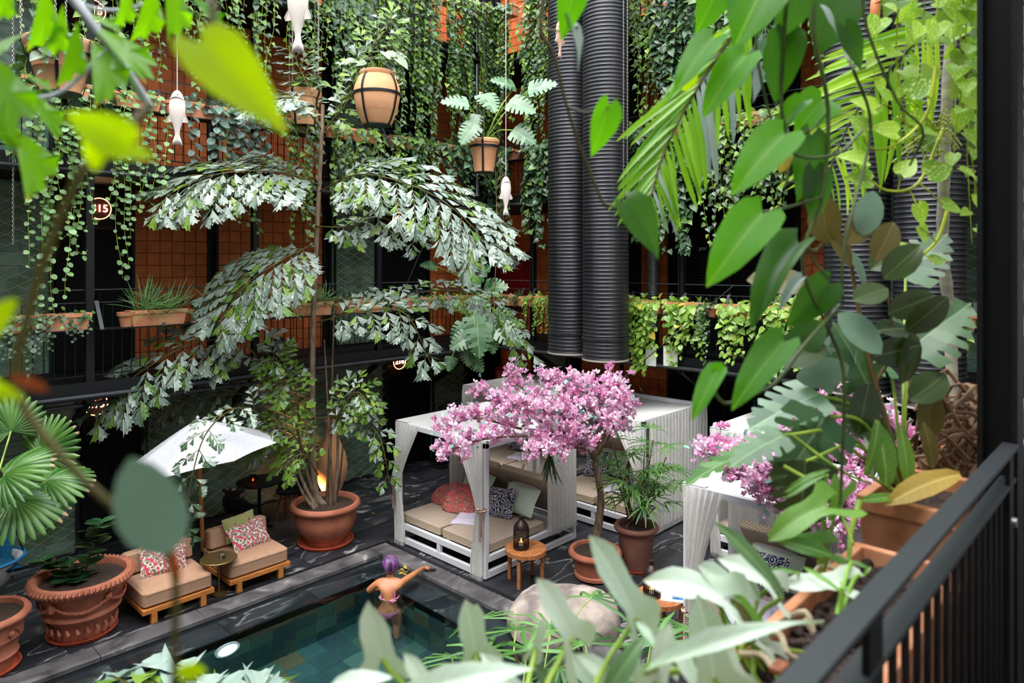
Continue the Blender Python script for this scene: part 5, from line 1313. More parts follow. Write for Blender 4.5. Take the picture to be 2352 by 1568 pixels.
stuff(b.build('scroll_relief', M['terracotta_dark'], t, smooth=True))
TREEP = (7.82, 5.83, 0)
pot('bowl_pot', 'round terracotta pot at the foot of the nearer blossom tree', TREEP, [(0, .02), (.26, .02), (.285, .03), (.29, .07), (.27, .09), (.30, .24), (.32, .30), (.35, .305), (.37, .33), (.37, .36), (.345, .39), (.305, .385), (.29, .34), (0, .33)], saucer=0, soilz=.35, soilr=.29)
PALMP = (8.42, 5.55, 0)
pot('tall_pot', 'tall tapered brown pot holding the lady palm', PALMP, [(0, .03), (.19, .03), (.20, .05), (.255, .50), (.27, .56), (.30, .565), (.315, .59), (.315, .62), (.295, .64), (.255, .635), (.24, .60), (0, .58)], saucer=.235, soilz=.60, soilr=.25, mat='pot_brown')

# ---- clusia shoots in the garland pot
t = thing('clusia_plant', 'dark glossy young shrub in the garland pot', 'plant', (ORN[0], ORN[1], .62)); bag = Bag(); tl = Vector(t.location)
for (ax, ay, az), n in ((tuple(P(92, 1285, 8.2) - tl), 9), (tuple(P(232, 1200, 8.2) - tl), 11), (tuple(P(160, 1335, 8.1) - tl), 5)):
    st = spline([(.02, .02, 0), (ax * .55, ay * .55, az * .6), (ax, ay, az)], 10); MB().tube(st, [.012 - .0008 * i for i in range(11)], 6).build('stem', M['stem_brown'], t)
    for i in range(n):
        p = tl + st[min(10, 2 + int(i * 8.9 / n))]
        for sg in (-1, 1):
            a = i * 1.57 + (0 if sg > 0 else math.pi); dr = Vector((math.cos(a), math.sin(a), .35)); bag.add(T['ovalb'], 'clusia', frame(p, dr, Vector((0, 0, 1)) + rv(.25), .19 * rnd.uniform(.9, 1.2), .19 * rnd.uniform(.9, 1.2)))
bag.emit(t, 80)
# ---- fan palm, far left
t = thing('fan_palm', 'fan palm with pleated round leaves in the scroll pot', 'plant', (FANP[0], FANP[1], .56)); bag = Bag(); tl = Vector(t.location)
MB().tube([(0, 0, -.05), (.0, .02, .25), (-.03, .05, .6)], [.07, .06, .05], 10).build('trunk', M['palm_trunk'], t, smooth=True)
hub = tl + Vector((-.03, .05, .6)); cam_l = Vector((0, 0, EYE))
for (px, py, dd, s, tx, ty, nz, tp) in ((36, 1150, 7.55, .52, .9, -.06, 1.3, 'fan2'), (93, 1042, 8.3, .50, .75, .6, .5, 'fan'), (25, 990, 8.2, .46, -.2, .7, .6, 'fan'), (104, 1105, 7.9, .48, 1.0, .15, 1.5, 'fan2'), (10, 1090, 7.4, .48, .5, .3, 1.2, 'fan2'), (-60, 1150, 7.4, .5, -.4, .2, 1.0, 'fan')):
    p = P(px, py, dd); right = Vector((SA, -CA, 0)); dr = right * tx + Vector((0, 0, 1)) * ty
    MB().tube([Vector(q) - tl for q in spline([hub, hub.lerp(p, .5) + Vector((0, 0, .12)), p], 8)], .011, 5).build('leaf_stalk', M['stem_green'], t)
    bag.add(T[tp], 'fan_palm', frame(p, dr, Vector((0, 0, nz)) + (cam_l - p).normalized() * .9, s, s))
bag.emit(t, 20, name='fan_leaf')

# ---- fishtail palms
def fishfrond(parent, path, plen, npin, ls, mats, off, cap=45, droop=.6, nrm=None, start=.12, per=.098, tplset=('fish0', 'fish1', 'fish2'), rr=.014, pinmat='stem_olive', cut=None):
    pts = spline(path, 22); fr = place('frond', MB().tube([p - off for p in pts], [lerp(rr, rr * .3, i / 22) for i in range(23)], 5).mesh('frond', M[pinmat]), parent)
    bag = Bag(); pm = MB(); up = Vector((0, 0, 1))
    for i in range(npin):
        t = lerp(start, 1.0, (i + .5) / npin); f = t * 22; k = min(21, int(f)); p = pts[k].lerp(pts[k + 1], f - k); tg = (pts[k + 1] - pts[k]).normalized()
        sd = tg.cross(up + (nrm or Vector((0, 0, 0))) * 2.2); sd = sd.normalized() if sd.length > .05 else Vector((1, 0, 0))
        env = math.sin(math.pi * (.12 + .80 * t)) ** .7
        for sg in ((-1, 1) if t < .985 else (0,)):
            L_ = plen * env * rnd.uniform(.8, 1.12); d0 = (sd * sg * 1.0 + tg * (.55 + .5 * t) + up * rnd.uniform(-.15, .12)).normalized(); q = [p]; nn = max(2, int(L_ / per)); dv = d0.copy()
            for j in range(nn): dv = (dv - up * droop * per * (1 + j * .12)).normalized(); q.append(q[-1] + dv * per)
            pm.tube([a - off for a in q], [.005] * len(q), 3, cap=False)
            N_ = (up + (nrm or Vector((0, 0, 0)))).normalized()
            for j in range(1, len(q)):
                tj = (q[j] - q[j - 1]).normalized(); s2 = tj.cross(N_); s2 = s2.normalized() if s2.length > .05 else sd
                sides = (-1, 1) if j < len(q) - 1 else (0, -1, 1)
                for s in sides:
                    dr = (tj * (.8 if s else 1) + s2 * s * rnd.uniform(.55, .85) - up * rnd.uniform(.05, .25)).normalized(); z = ls * rnd.uniform(.75, 1.2) * (1.15 if not s else 1)
                    if cut and rnd.random() < cut: continue
                    bag.add(T[tplset[rnd.randrange(3)]], wpick(mats), frame(q[j] - tj * rnd.uniform(0, per * .5), dr, N_ + rv(.35), z * (1 if rnd.random() < .5 else -1) * 1.15, z, z))
    stuff(pm.mesh and place('pinna_stalks', pm.mesh('pinna_stalks', M[pinmat]), fr))
    fr.location = (0, 0, 0)
    # sub-parts: leaflets
    bagparent = fr
    sv = fr.location.copy()
    bag.emit(fr, cap, name='leaflet', rest='leaflets'); return fr
T0 = Vector((BOWL[0], BOWL[1], .57)); DT = depth(T0)
pal = thing('fishtail_palm', 'tall fishtail palm with silvery toothed leaflets rising from the terracotta bowl', 'palm', T0)
tr = [T0 + Vector((0, 0, -.05)), P(722, 1100, DT + .05), P(718, 800, DT + .05), P(727, 560, DT + .02), P(738, 330, DT), P(742, 240, DT)]
MB().tube([q - T0 for q in spline(tr, 30)], [lerp(.055, .026, i / 30) for i in range(31)], 10).build('trunk', M['palm_trunk'], pal, smooth=True)
for i, (dx, dy, tx, ty, px, py) in enumerate(((-.10, .05, 0, 0, 660, 880), (-.16, -.02, 0, 0, 630, 930), (.08, .08, 0, 0, 768, 700), (.12, -.04, 0, 0, 775, 860), (.03, -.10, 0, 0, 745, 780), (-.04, .12, 0, 0, 700, 960), (.16, .03, 0, 0, 790, 1000), (-.2, -.06, 0, 0, 655, 1040))):
    a = T0 + Vector((dx, dy, -.04)); e = P(px, py, DT + dy * 1.5); MB().tube([q - T0 for q in spline([a, a.lerp(e, .35) + Vector((dx * .3, dy * .3, 0)), e], 12)], [lerp(.038 if i < 4 else .028, .010, k / 12) for k in range(13)], 8).build('side_stem', M['palm_trunk' if i % 2 else 'bark'], pal, smooth=True)
GM = [(5, 'palm_sheen'), (1, 'palm_green')]
F_ = lambda *pp: [P(x, y_, DT + d) for x, y_, d in pp]
toC = Vector((-CA, -SA, 0))
fronds = [
    (F_((735, 425, 0), (640, 395, -.5), (500, 400, -.9), (375, 450, -1.2)), .85, 13, .23, GM, dict(droop=.45, nrm=toC * .45)),
    (F_((732, 440, 0), (830, 400, -.5), (980, 440, -.9), (1085, 520, -1.1), (1115, 580, -1.2)), .80, 15, .23, GM, dict(droop=.5, nrm=toC * .5)),
    (F_((722, 560, 0), (660, 590, -.5), (570, 650, -.8), (500, 745, -1.0)), .78, 12, .22, GM, dict(droop=.6, nrm=toC * .7)),
    (F_((625, 885, 0), (560, 790, -.35), (440, 790, -.7), (300, 870, -1.0), (225, 940, -1.1)), .66, 12, .22, GM, dict(droop=.75, nrm=toC * .7)),
    (F_((735, 690, 0), (900, 678, -.2), (1050, 668, -.3), (1150, 710, -.4), (1208, 815, -.5)), .30, 15, .15, [(3, 'palm_sheen'), (2, 'palm_green')], dict(droop=1.1, nrm=toC * .6)),
    (F_((728, 740, 0), (830, 715, -.4), (930, 720, -.7), (990, 835, -.9)), .45, 8, .19, GM, dict(droop=1.2, nrm=toC * .7)),
    (F_((640, 985, .0), (560, 935, -1.2), (480, 985, -2.2), (440, 1100, -2.5), (425, 1235, -2.5)), .34, 8, .125, [(2, 'palm_sheen'), (2, 'heart_dark')], dict(droop=1.1, nrm=toC * .9)),
    (F_((740, 300, 0), (690, 235, -.4), (640, 225, -.7), (560, 250, -.9)), .50, 9, .19, GM, dict(droop=.5, nrm=toC * .3)),
    (F_((742, 300, 0), (800, 230, -.2), (860, 110, -.3), (905, 45, -.4)), .40, 10, .17, [(3, 'palm_green'), (1, 'palm_sheen')], dict(droop=.4, nrm=toC * .8)),
    (F_((740, 330, 0), (720, 230, .2), (690, 160, .3), (670, 110, .3)), .36, 8, .16, GM, dict(droop=.8, nrm=toC * .5)),
    (F_((722, 520, 0), (800, 520, -.3), (880, 500, -.6), (960, 560, -.8)), .45, 8, .18, GM, dict(droop=.9, nrm=toC * .5)),
    (F_((718, 960, 0), (810, 960, -.2), (870, 1000, -.5), (895, 1110, -.6)), .28, 8, .14, [(2, 'palm_green'), (2, 'palm_sheen')], dict(droop=1.2, nrm=toC * .7)),
    (F_((625, 930, 0), (520, 900, .2), (400, 930, .3), (330, 990, .3)), .34, 9, .15, [(1, 'palm_sheen'), (1, 'heart_dark')], dict(droop=.9, nrm=toC * .6)),
    (F_((700, 900, 0), (650, 850, -.3), (630, 820, -.3), (620, 840, -.4)), .36, 9, .15, [(3, 'palm_green'), (1, 'palm_sheen')], dict(droop=.9, nrm=toC * .6)),
    (F_((710, 1050, -.1), (660, 985, -.4), (610, 990, -.5), (570, 1040, -.6)), .36, 10, .14, [(4, 'palm_green'), (1, 'palm_sheen')], dict(droop=1.0, nrm=toC * .6)),
    (F_((730, 1090, -.1), (700, 1045, -.4), (670, 1055, -.5), (650, 1080, -.6)), .32, 8, .13, [(1, 'palm_green')], dict(droop=1.0, nrm=toC * .6)),
    (F_((760, 1000, 0), (790, 930, -.3), (820, 900, -.4), (850, 930, -.5)), .36, 9, .14, [(2, 'palm_green'), (1, 'palm_sheen')], dict(droop=1.0, nrm=toC * .6)),
    (F_((690, 980, 0), (680, 920, -.3), (660, 890, -.3), (640, 900, -.4)), .36, 9, .15, [(4, 'palm_green'), (1, 'palm_sheen')], dict(droop=.9, nrm=toC * .6)),
]
for path, pl, npn, ls, mats, kw in fronds: fishfrond(pal, path, pl, npn, ls, mats, T0, cap=28, **kw)

# ---- blossom trees
def blossom_tree(label, loc, trunk, limbs, nclus, spread, seed, cap=290):
    r = random.Random(seed); t = thing('blossom_tree', label, 'tree', loc); o = Vector(loc); tk = spline(trunk, 14)
    MB().tube([p - o for p in tk], [lerp(.062, .038, i / 14) * (1 + .07 * math.sin(i * 2.1)) for i in range(15)], 12).build('trunk', M['bark'], t, smooth=True)
    bag = Bag(); lv = Bag(); tw = MB()
    segs = []
    for k, (path, rad) in enumerate(limbs):
        pts = spline(path, 14); MB().tube([p - o for p in pts], [lerp(rad, .006, i / 14) for i in range(15)], 8).build('branch', M['bark'], t, smooth=True); segs.append(pts)
    per = nclus // len(segs)
    for pts in segs:
        Ln = sum((pts[i + 1] - pts[i]).length for i in range(14))
        for i in range(per // 6):
            u = lerp(.30, 1.0, r.random() ** .8); f = u * 14; k = min(13, int(f)); p = pts[k].lerp(pts[k + 1], f - k)
            d = Vector((r.uniform(-1, 1), r.uniform(-1, 1), r.uniform(-.35, .9))).normalized(); L_ = spread * r.uniform(.4, 1.1); q = [p, p + d * L_ * .5 + Vector((0, 0, .03)), p + d * L_]
            tw.tube([a - o for a in q], [.006, .004, .002], 3, cap=False)
            for j in range(6):
                c = p.lerp(q[2], r.uniform(.25, 1.1)) + Vector((r.gauss(0, .035), r.gauss(0, .035), r.gauss(0, .03))); s = r.uniform(.065, .11)
                bag.add(T['blossom%d' % r.randrange(3)], ('petal', 'petal_white', 'petal', 'petal_deep')[r.randrange(4)], frame(c, Vector((r.uniform(-1, 1), r.uniform(-1, 1), r.uniform(-.5, 1))), Vector((r.uniform(-1, 1), r.uniform(-1, 1), 1)), s, s))
            if r.random() < .75:
                c = q[2] + Vector((r.gauss(0, .04), r.gauss(0, .04), r.gauss(0, .04))); lv.add(T['oval'], 'silk_leaf', frame(c, Vector((r.uniform(-1, 1), r.uniform(-1, 1), r.uniform(-.3, 1))), Vector((r.uniform(-1, 1), r.uniform(-1, 1), 1)), .06, .075))
    stuff(tw.build('twigs', M['bark'], t)); bag.emit(t, cap, name='blossom', rest='blossom_mass'); lv.emit(t, 60)
    return t
to = Vector((TREEP[0] - .02, TREEP[1], .34)); dt = depth(to)
B_ = lambda *pp: [P(x, y_, dt + d) for x, y_, d in pp]
tr1 = [to, P(1380, 1150, dt), P(1366, 1060, dt)]
blossom_tree('nearer pink blossom tree leaning over the white daybeds', to, tr1, [
    (B_((1368, 1062, 0), (1340, 1010, -.1), (1250, 1000, -.3), (1100, 1010, -.5), (1010, 1050, -.6)), .03), (B_((1366, 1058, 0), (1330, 1000, 0), (1200, 985, -.1), (1090, 960, -.2), (1020, 990, -.3)), .03),
    (B_((1366, 1055, 0), (1310, 970, .1), (1190, 950, .1), (1100, 900, .2)), .028), (B_((1366, 1050, 0), (1330, 960, .2), (1240, 920, .3), (1170, 870, .4)), .026), (B_((1366, 1050, 0), (1350, 950, .3), (1300, 900, .3), (1250, 865, .4)), .026),
    (B_((1368, 1050, 0), (1370, 960, 0), (1360, 910, 0), (1330, 870, .1)), .028), (B_((1370, 1045, 0), (1395, 980, .1), (1410, 920, .2), (1415, 880, .2)), .026), (B_((1370, 1045, 0), (1400, 1000, -.2), (1430, 960, -.3), (1440, 910, -.3)), .024),
    (B_((1368, 1055, 0), (1345, 1030, -.4), (1280, 1030, -.6), (1200, 1040, -.7)), .024), (B_((1366, 1050, 0), (1290, 960, -.3), (1200, 930, -.4), (1130, 940, -.5)), .026), (B_((1367, 1052, 0), (1330, 1000, -.5), (1300, 960, -.6), (1290, 930, -.6)), .022)], 2300, .30, 4)
t = thing('hanging_greens', 'bunch of dark green stalks hanging from the blossom tree', 'plant', P(1262, 1045, dt - .3)); bag = Bag(); o = Vector(t.location)
for i in range(26):
    dr = Vector((rnd.uniform(-.35, .35), rnd.uniform(-.35, .35), -1)); s = rnd.uniform(.25, .42); bag.add(T['strap'], 'small_dark', frame(o + rv(.03), dr, rv(1), s * .5, s, s))
bag.emit(t, 30, name='stalk')
to2 = Vector((6.72, 1.62, .32)); 
def B2_(*pp): return [P(x, y_, d) for x, y_, d in pp]
blossom_tree('farther pink blossom tree behind the pale arrow leaves and the rubber plant', to2, [to2, to2 + Vector((.03, .05, .6)), P(1985, 1120, 6.9)], [
    (B2_((1985, 1120, 6.9), (1900, 1080, 7.0), (1780, 1050, 7.1), (1640, 1030, 7.2)), .03), (B2_((1985, 1120, 6.9), (1880, 1100, 6.8), (1760, 1090, 6.8), (1680, 1080, 6.8)), .028), (B2_((1985, 1118, 6.9), (1920, 1130, 6.6), (1830, 1140, 6.6), (1760, 1120, 6.6)), .026),
    (B2_((1985, 1115, 6.9), (1940, 1050, 7.2), (1870, 1000, 7.3), (1800, 980, 7.4)), .028), (B2_((1985, 1110, 6.9), (1970, 1030, 7.1), (1930, 970, 7.2), (1900, 940, 7.3)), .026), (B2_((1988, 1110, 6.9), (2000, 1040, 7.0), (2000, 980, 7.1), (1980, 950, 7.1)), .026),
    (B2_((1990, 1115, 6.9), (2020, 1060, 6.9), (2040, 1010, 6.9), (2040, 980, 6.9)), .024), (B2_((1985, 1120, 6.9), (1880, 1120, 6.7), (1760, 1070, 6.9), (1610, 1040, 7.0)), .024), (B2_((1988, 1120, 6.9), (1960, 1120, 6.6), (1920, 1160, 6.5), (1890, 1180, 6.5)), .024), (B2_((1985, 1115, 6.9), (1950, 1060, 7.0), (1880, 1040, 7.0), (1820, 1030, 7.0)), .026), (B2_((1985, 1120, 6.9), (1900, 1105, 6.6), (1800, 1095, 6.6), (1700, 1075, 6.7)), .024), (B2_((1985, 1120, 6.9), (1950, 1165, 6.4), (1900, 1185, 6.3), (1840, 1190, 6.3)), .022), (B2_((1985, 1115, 6.9), (1900, 1110, 6.5), (1820, 1100, 6.4), (1740, 1090, 6.4)), .022)], 3300, .29, 9)
pot('bowl_pot', 'round terracotta pot of the farther blossom tree', (to2.x, to2.y, 0), [(0, .02), (.26, .02), (.285, .03), (.27, .09), (.32, .30), (.37, .33), (.37, .36), (.345, .39), (.305, .385), (.29, .34), (0, .33)], saucer=0, soilz=.33, soilr=.29)

# ---- lady palms
def lady_palm(label, loc, canes, seed):
    r = random.Random(seed); t = thing('lady_palm', label, 'palm', loc); o = Vector(loc); bag = Bag(); ps = MB()
    for (x, y_, d, n) in canes:
        top = P(x, y_, d); b0 = o + Vector((r.uniform(-.14, .14), r.uniform(-.14, .14), 0)); pts = spline([b0, b0.lerp(top, .5) + Vector((r.uniform(-.03, .03), r.uniform(-.03, .03), 0)), top], 10)
        MB().tube([p - o for p in pts], [lerp(.017, .008, i / 10) for i in range(11)], 6).build('cane', M['cane'], t, smooth=True)
        for k in range(n):
            p = pts[-1 - int(k * 1.1)] if k * 1.1 < 6 else pts[5]; a = k * 2.4 + r.uniform(0, 1); dr = Vector((math.cos(a), math.sin(a), r.uniform(.15, .9))).normalized(); e = p + dr * r.uniform(.16, .30)
            ps.tube([p - o, p.lerp(e, .5) - o + Vector((0, 0, .02)), e - o], .004, 3, cap=False)
            s = r.uniform(.26, .36); bag.add(T['rhapis' if r.random() < .5 else 'rhapis2'], 'rhapis', frame(e, Vector((dr.x, dr.y, dr.z - .25)), Vector((0, 0, 1)) + Vector((r.uniform(-.4, .4), r.uniform(-.4, .4), 0)), s, s))
    stuff(ps.build('leaf_stalks', M['stem_green'], t)); bag.emit(t, 120, name='fan_leaf'); return t
po = Vector((PALMP[0], PALMP[1], .6)); dp = depth(po)
lady_palm('lady palm with narrow fingered leaves on thin brown canes', po, [(1410, 1030, dp, 6), (1445, 1060, dp - .1, 6), (1480, 1040, dp, 6), (1500, 1010, dp + .1, 6), (1530, 1050, dp, 6), (1420, 1110, dp - .1, 5), (1470, 1120, dp - .2, 5), (1515, 1110, dp, 5), (1550, 1100, dp + .1, 4), (1440, 1150, dp - .1, 4), (1505, 1165, dp - .1, 4)], 5)

# ================================================================ HANGING POTS, FISH, CHAINS
def link_mesh():
    b = MB(); pts = [(.010 * math.cos(a), 0, .018 * math.sin(a)) for a in [i * 2 * math.pi / 8 for i in range(9)]]
    b.tube(pts, .0035, 4, cap=False); return b
LINK = link_mesh()
def chain_mesh(a, b_, mat, s=1.0):
    a, b_ = Vector(a), Vector(b_); d = b_ - a; n = int(d.length / (.029 * s)); d.normalize(); out = MB()
    x = d.orthogonal().normalized(); y = d.cross(x)
    for i in range(n):
        u, w = (x, y) if i % 2 else (y, x); c = a + d * (i + .5) * .029 * s
        out.add([c + (u * p[0] + w * p[1] + d * p[2]) * s for p in LINK.v], LINK.f)
    return out
def hanging_pot(name, label, c, prof, hoop, nstr, mat='terracotta', chain_top=12.3, apex=.7, cm='chain_metal', split=True, soil=None, a0=.5):
    t = thing(name, label, 'hanging pot', c); c = Vector(c)
    MB().lathe(prof, 44).build('body', M[mat], t, smooth=True, ang=40)
    rt, zt = soil; MB().lathe([(0, zt - .02), (rt, zt - .02), (rt, zt), (0, zt + .02)], 24).build('soil', M['soil'], t, smooth=True)
    def rad(z):
        best = [p for p in prof if p[0] > 0]
        for p, q in zip(best, best[1:]):
            if p[1] <= z <= q[1]: return lerp(p[0], q[0], (z - p[1]) / max(1e-6, q[1] - p[1]))
        return best[-1][0]
    zr = max(p[1] for p in prof)
    if hoop: MB().lathe([(rad(hoop) + .002, hoop - .02), (rad(hoop) + .010, hoop - .02), (rad(hoop) + .010, hoop + .02), (rad(hoop) + .002, hoop + .02)], 44).build('hoop', M['black_steel'], t)
    zs = [i * zr / 12 for i in range(13)]
    for k in range(nstr):
        a = a0 + 2 * math.pi * k / nstr; ca_, sa_ = math.cos(a), math.sin(a); tn = Vector((-sa_, ca_, 0)); v = []; f = []
        for i, z in enumerate(zs):
            r = rad(z) + .013
            for s in (-1, 1):
                for dd in (0, .006): v.append(Vector((ca_, sa_, 0)) * (r + dd) + tn * s * .016 + Vector((0, 0, z)))
        for i in range(12):
            q = i * 4; f += [(q + 1, q + 3, q + 7, q + 5), (q + 2, q, q + 4, q + 6), (q, q + 1, q + 5, q + 4), (q + 3, q + 2, q + 6, q + 7)]
        MB().add(v, f).build('strap', M['black_steel'], t)
        top = Vector((ca_, sa_, 0)) * (rad(zr) + .02) + Vector((0, 0, zr - .01))
        if split: stuff(chain_mesh(top, (ca_ * .03, sa_ * .03, zr + apex), cm).build('chain', M[cm], t))
        else: stuff(chain_mesh(top, top + Vector((0, 0, chain_top - c.z - zr)), cm).build('chain', M[cm], t))
    MB().lathe([(0, -.006), (rad(0.0) + .012, -.006), (rad(0) + .012, .004), (0, .004)], 28).build('base_plate', M['black_steel'], t)
    if split: stuff(chain_mesh((0, 0, zr + apex), (0, 0, chain_top - c.z), cm).build('main_chain', M[cm], t))
    return t
PA = P(140, 215, 8.0); prA = [(0, 0), (.20, 0), (.205, .03), (.225, .10), (.23, .11), (.232, .115), (.27, .26), (.276, .265), (.278, .275), (.31, .42), (.335, .44), (.35, .46), (.35, .50), (.375, .53), (.378, .585), (.36, .60), (.33, .60), (.31, .54), (0, .54)]
hanging_pot('hanging_pot', 'large terracotta pot hung on chains at the upper left, ivy round its rim', PA, prA, .44, 4, soil=(.32, .56), split=False, a0=1.2)
PB = P(866, 288, 10.4); prB = [(0, 0), (.20, 0), (.215, .02), (.225, .03), (.29, .20), (.293, .205), (.297, .21), (.335, .40), (.345, .47), (.342, .50), (.33, .58), (.28, .70), (.25, .73), (.262, .75), (.265, .78), (.25, .80), (.21, .80), (.20, .74), (0, .74)]
hanging_pot('hanging_amphora', 'round bellied terracotta jar hung from a chain, variegated plant in its mouth', PB, prB, .46, 4, soil=(.2, .77), apex=.45, cm='chain_black', a0=.3)
PC = P(1112, 396, 11.0); prC = [(0, 0), (.15, 0), (.155, .02), (.20, .36), (.21, .37), (.22, .38), (.225, .44), (.245, .46), (.248, .50), (.23, .52), (.2, .52), (.19, .47), (0, .47)]
hanging_pot('hanging_pot', 'tapered terracotta pot hung on chains, holding split leaf plant', PC, prC, .40, 4, soil=(.2, .49), apex=.6, cm='chain_black', a0=.7)
PD = P(698, 290, 11.6); prD = [(0, 0), (.2, 0), (.205, .03), (.25, .45), (.27, .46), (.28, .50), (.29, .52), (.29, .58), (.27, .60), (.24, .6), (.23, .55), (0, .55)]
hanging_pot('hanging_pot', 'terracotta pot on splayed chains behind the top of the fishtail palm', PD, prD, .3, 4, soil=(.24, .57), split=False, a0=.4)
# loose hanging chains
def lone_chain(px, py, d, label, mat='chain_metal'):
    p = P(px, py, d); return tag(stuff(chain_mesh(p, (p.x, p.y, 12.3), mat).build('chain', M[mat])), label, 'chain')
for px, py, d, lb in ((1432, 470, 11.6, 'left of the two steel chains hanging beside the black ducts'), (1441, 470, 11.7, 'right of the two steel chains hanging beside the black ducts'), (30, 560, 8.8, 'steel chain hanging at the far left before the green wall')):
    o = lone_chain(px, py, d, lb); o['kind'] = 'thing'
def plant_in(name, label, cat, loc, fn):
    t = thing(name, label, cat, loc); st = MB(); bag = Bag(); fn(Vector(loc), st, bag)
    if st.v:
        st.v = [tuple(Vector(q) - Vector(loc)) for q in st.v]; stuff(st.build('stems', M['stem_green'], t))
    bag.emit(t, 160); return t
def hosta(n, s0, h, mat, tp='heart', sp=.35):
    def fn(o, st, bag):
        for i in range(n):
            a = rnd.uniform(0, 6.28); r = sp * rnd.uniform(.3, 1); e = o + Vector((r * math.cos(a), r * math.sin(a), h * rnd.uniform(.4, 1.2))); st.tube(spline([o, o.lerp(e, .5) + Vector((0, 0, h * .2)), e], 5), .004, 3, cap=False)
            s = s0 * rnd.uniform(.7, 1.25); bag.add(T[tp], mat, frame(e, Vector((math.cos(a), math.sin(a), rnd.uniform(-.8, .1))), Vector((0, 0, 1)) - Vector((CA, SA, 0)) * .6 + rv(.4), s, s))
    return fn
plant_in('pothos_plant', 'variegated plant with pale edged leaves in the hanging jar', 'plant', PB + Vector((0, 0, .77)), hosta(34, .19, .28, 'pothos_pale'))
def ivy(o, st, bag):
    for i in range(16):
        a = rnd.uniform(0, 6.28); r = .30; d = Vector((math.cos(a), math.sin(a), 0)); vine(st, bag, o + d * r, d, rnd.uniform(.15, .9), .13, .09, [(2, 'heart_dark'), (1, 'satin')], reach=.12, rad=.004)
    for i in range(20):
        a = rnd.uniform(0, 6.28); e = o + Vector((.3 * math.cos(a), .3 * math.sin(a), rnd.uniform(.02, .16))); bag.add(T['heart'], 'heart_dark', frame(e, Vector((math.cos(a), math.sin(a), -.2)), Vector((0, 0, 1)) + rv(.5), .14, .14))
plant_in('ivy_plant', 'trailing ivy around the rim of the large hanging pot', 'plant', PA + Vector((0, 0, .56)), ivy)
def mons(items, petz=0, mat='monstera'):
    def fn(o, st, bag):
        for (px, py, d, s, tx, ty, up) in items:
            p = P(px, py, d); right = Vector((SA, -CA, 0)); dr = right * tx + Vector((0, 0, 1)) * ty - Vector((CA, SA, 0)) * .35
            nr = Vector((0, 0, up)) - Vector((CA, SA, 0)) * .8 + rv(.15); m = frame(p - dr.normalized() * s * .35, dr, nr, s, s)
            st.tube(spline([o, o.lerp(m.translation, .5) + Vector((0, 0, .08)), m.translation], 8), .009, 5, cap=False); bag.add(T['monstera'], mat, m)
    return fn
plant_in('split_leaf_plant', 'split leaf plant spreading from the hanging tapered pot', 'plant', PC + Vector((0, 0, .49)), mons([(1055, 235, 10.8, .42, -1, .1, .9), (1120, 228, 10.7, .40, .3, -.45, .8), (1190, 240, 10.7, .44, .9, -.35, .6), (1235, 200, 11.2, .46, 1, .25, .9), (1165, 192, 11.3, .42, -.6, .15, .9), (1090, 275, 10.8, .30, -.2, -.7, .5), (1080, 300, 10.7, .38, -.5, -.7, .3), (1195, 308, 10.7, .40, .8, -.5, .3)]))
MC = Vector((10.35, YR - .1, LEVELS[0] + .95))
plant_in('split_leaf_plant', 'big split leaf plant spilling over the lower gallery corner', 'plant', MC, mons([(1090, 640, 14.0, .62, .5, .5, .7), (1025, 575, 14.4, .36, .5, .2, .8), (990, 610, 14.2, .34, -.6, .1, .7), (1130, 660, 14, .5, .7, .1, .5), (1098, 700, 13.6, .55, .3, -.7, .3), (1150, 735, 13.6, .58, .8, -.3, .4), (1165, 765, 13.4, .56, .8, -.45, .3), (1090, 745, 13.3, .50, .1, -.9, .2), (1060, 760, 13.4, .45, -.5, -.7, .2), (1098, 775, 13.1, .55, .1, -.9, .1), (1065, 780, 13.2, .45, -.7, -.4, .5), (1120, 745, 13.5, .5, .3, -.8, .2), (1045, 700, 13.8, .34, -.8, .1, .8), (1075, 812, 13.3, .36, .1, -.8, .2), (1092, 832, 13.3, .34, .6, -.7, .2), (1035, 830, 13.3, .28, -.2, -.8, .2), (1130, 785, 13.5, .34, .1, -.9, .1)]))
plant_in('fern_plant', 'leafy plant showing over the rim of the pot on splayed chains', 'plant', PD + Vector((0, 0, .57)), hosta(24, .16, .2, 'heart_mid', 'heart', .32))
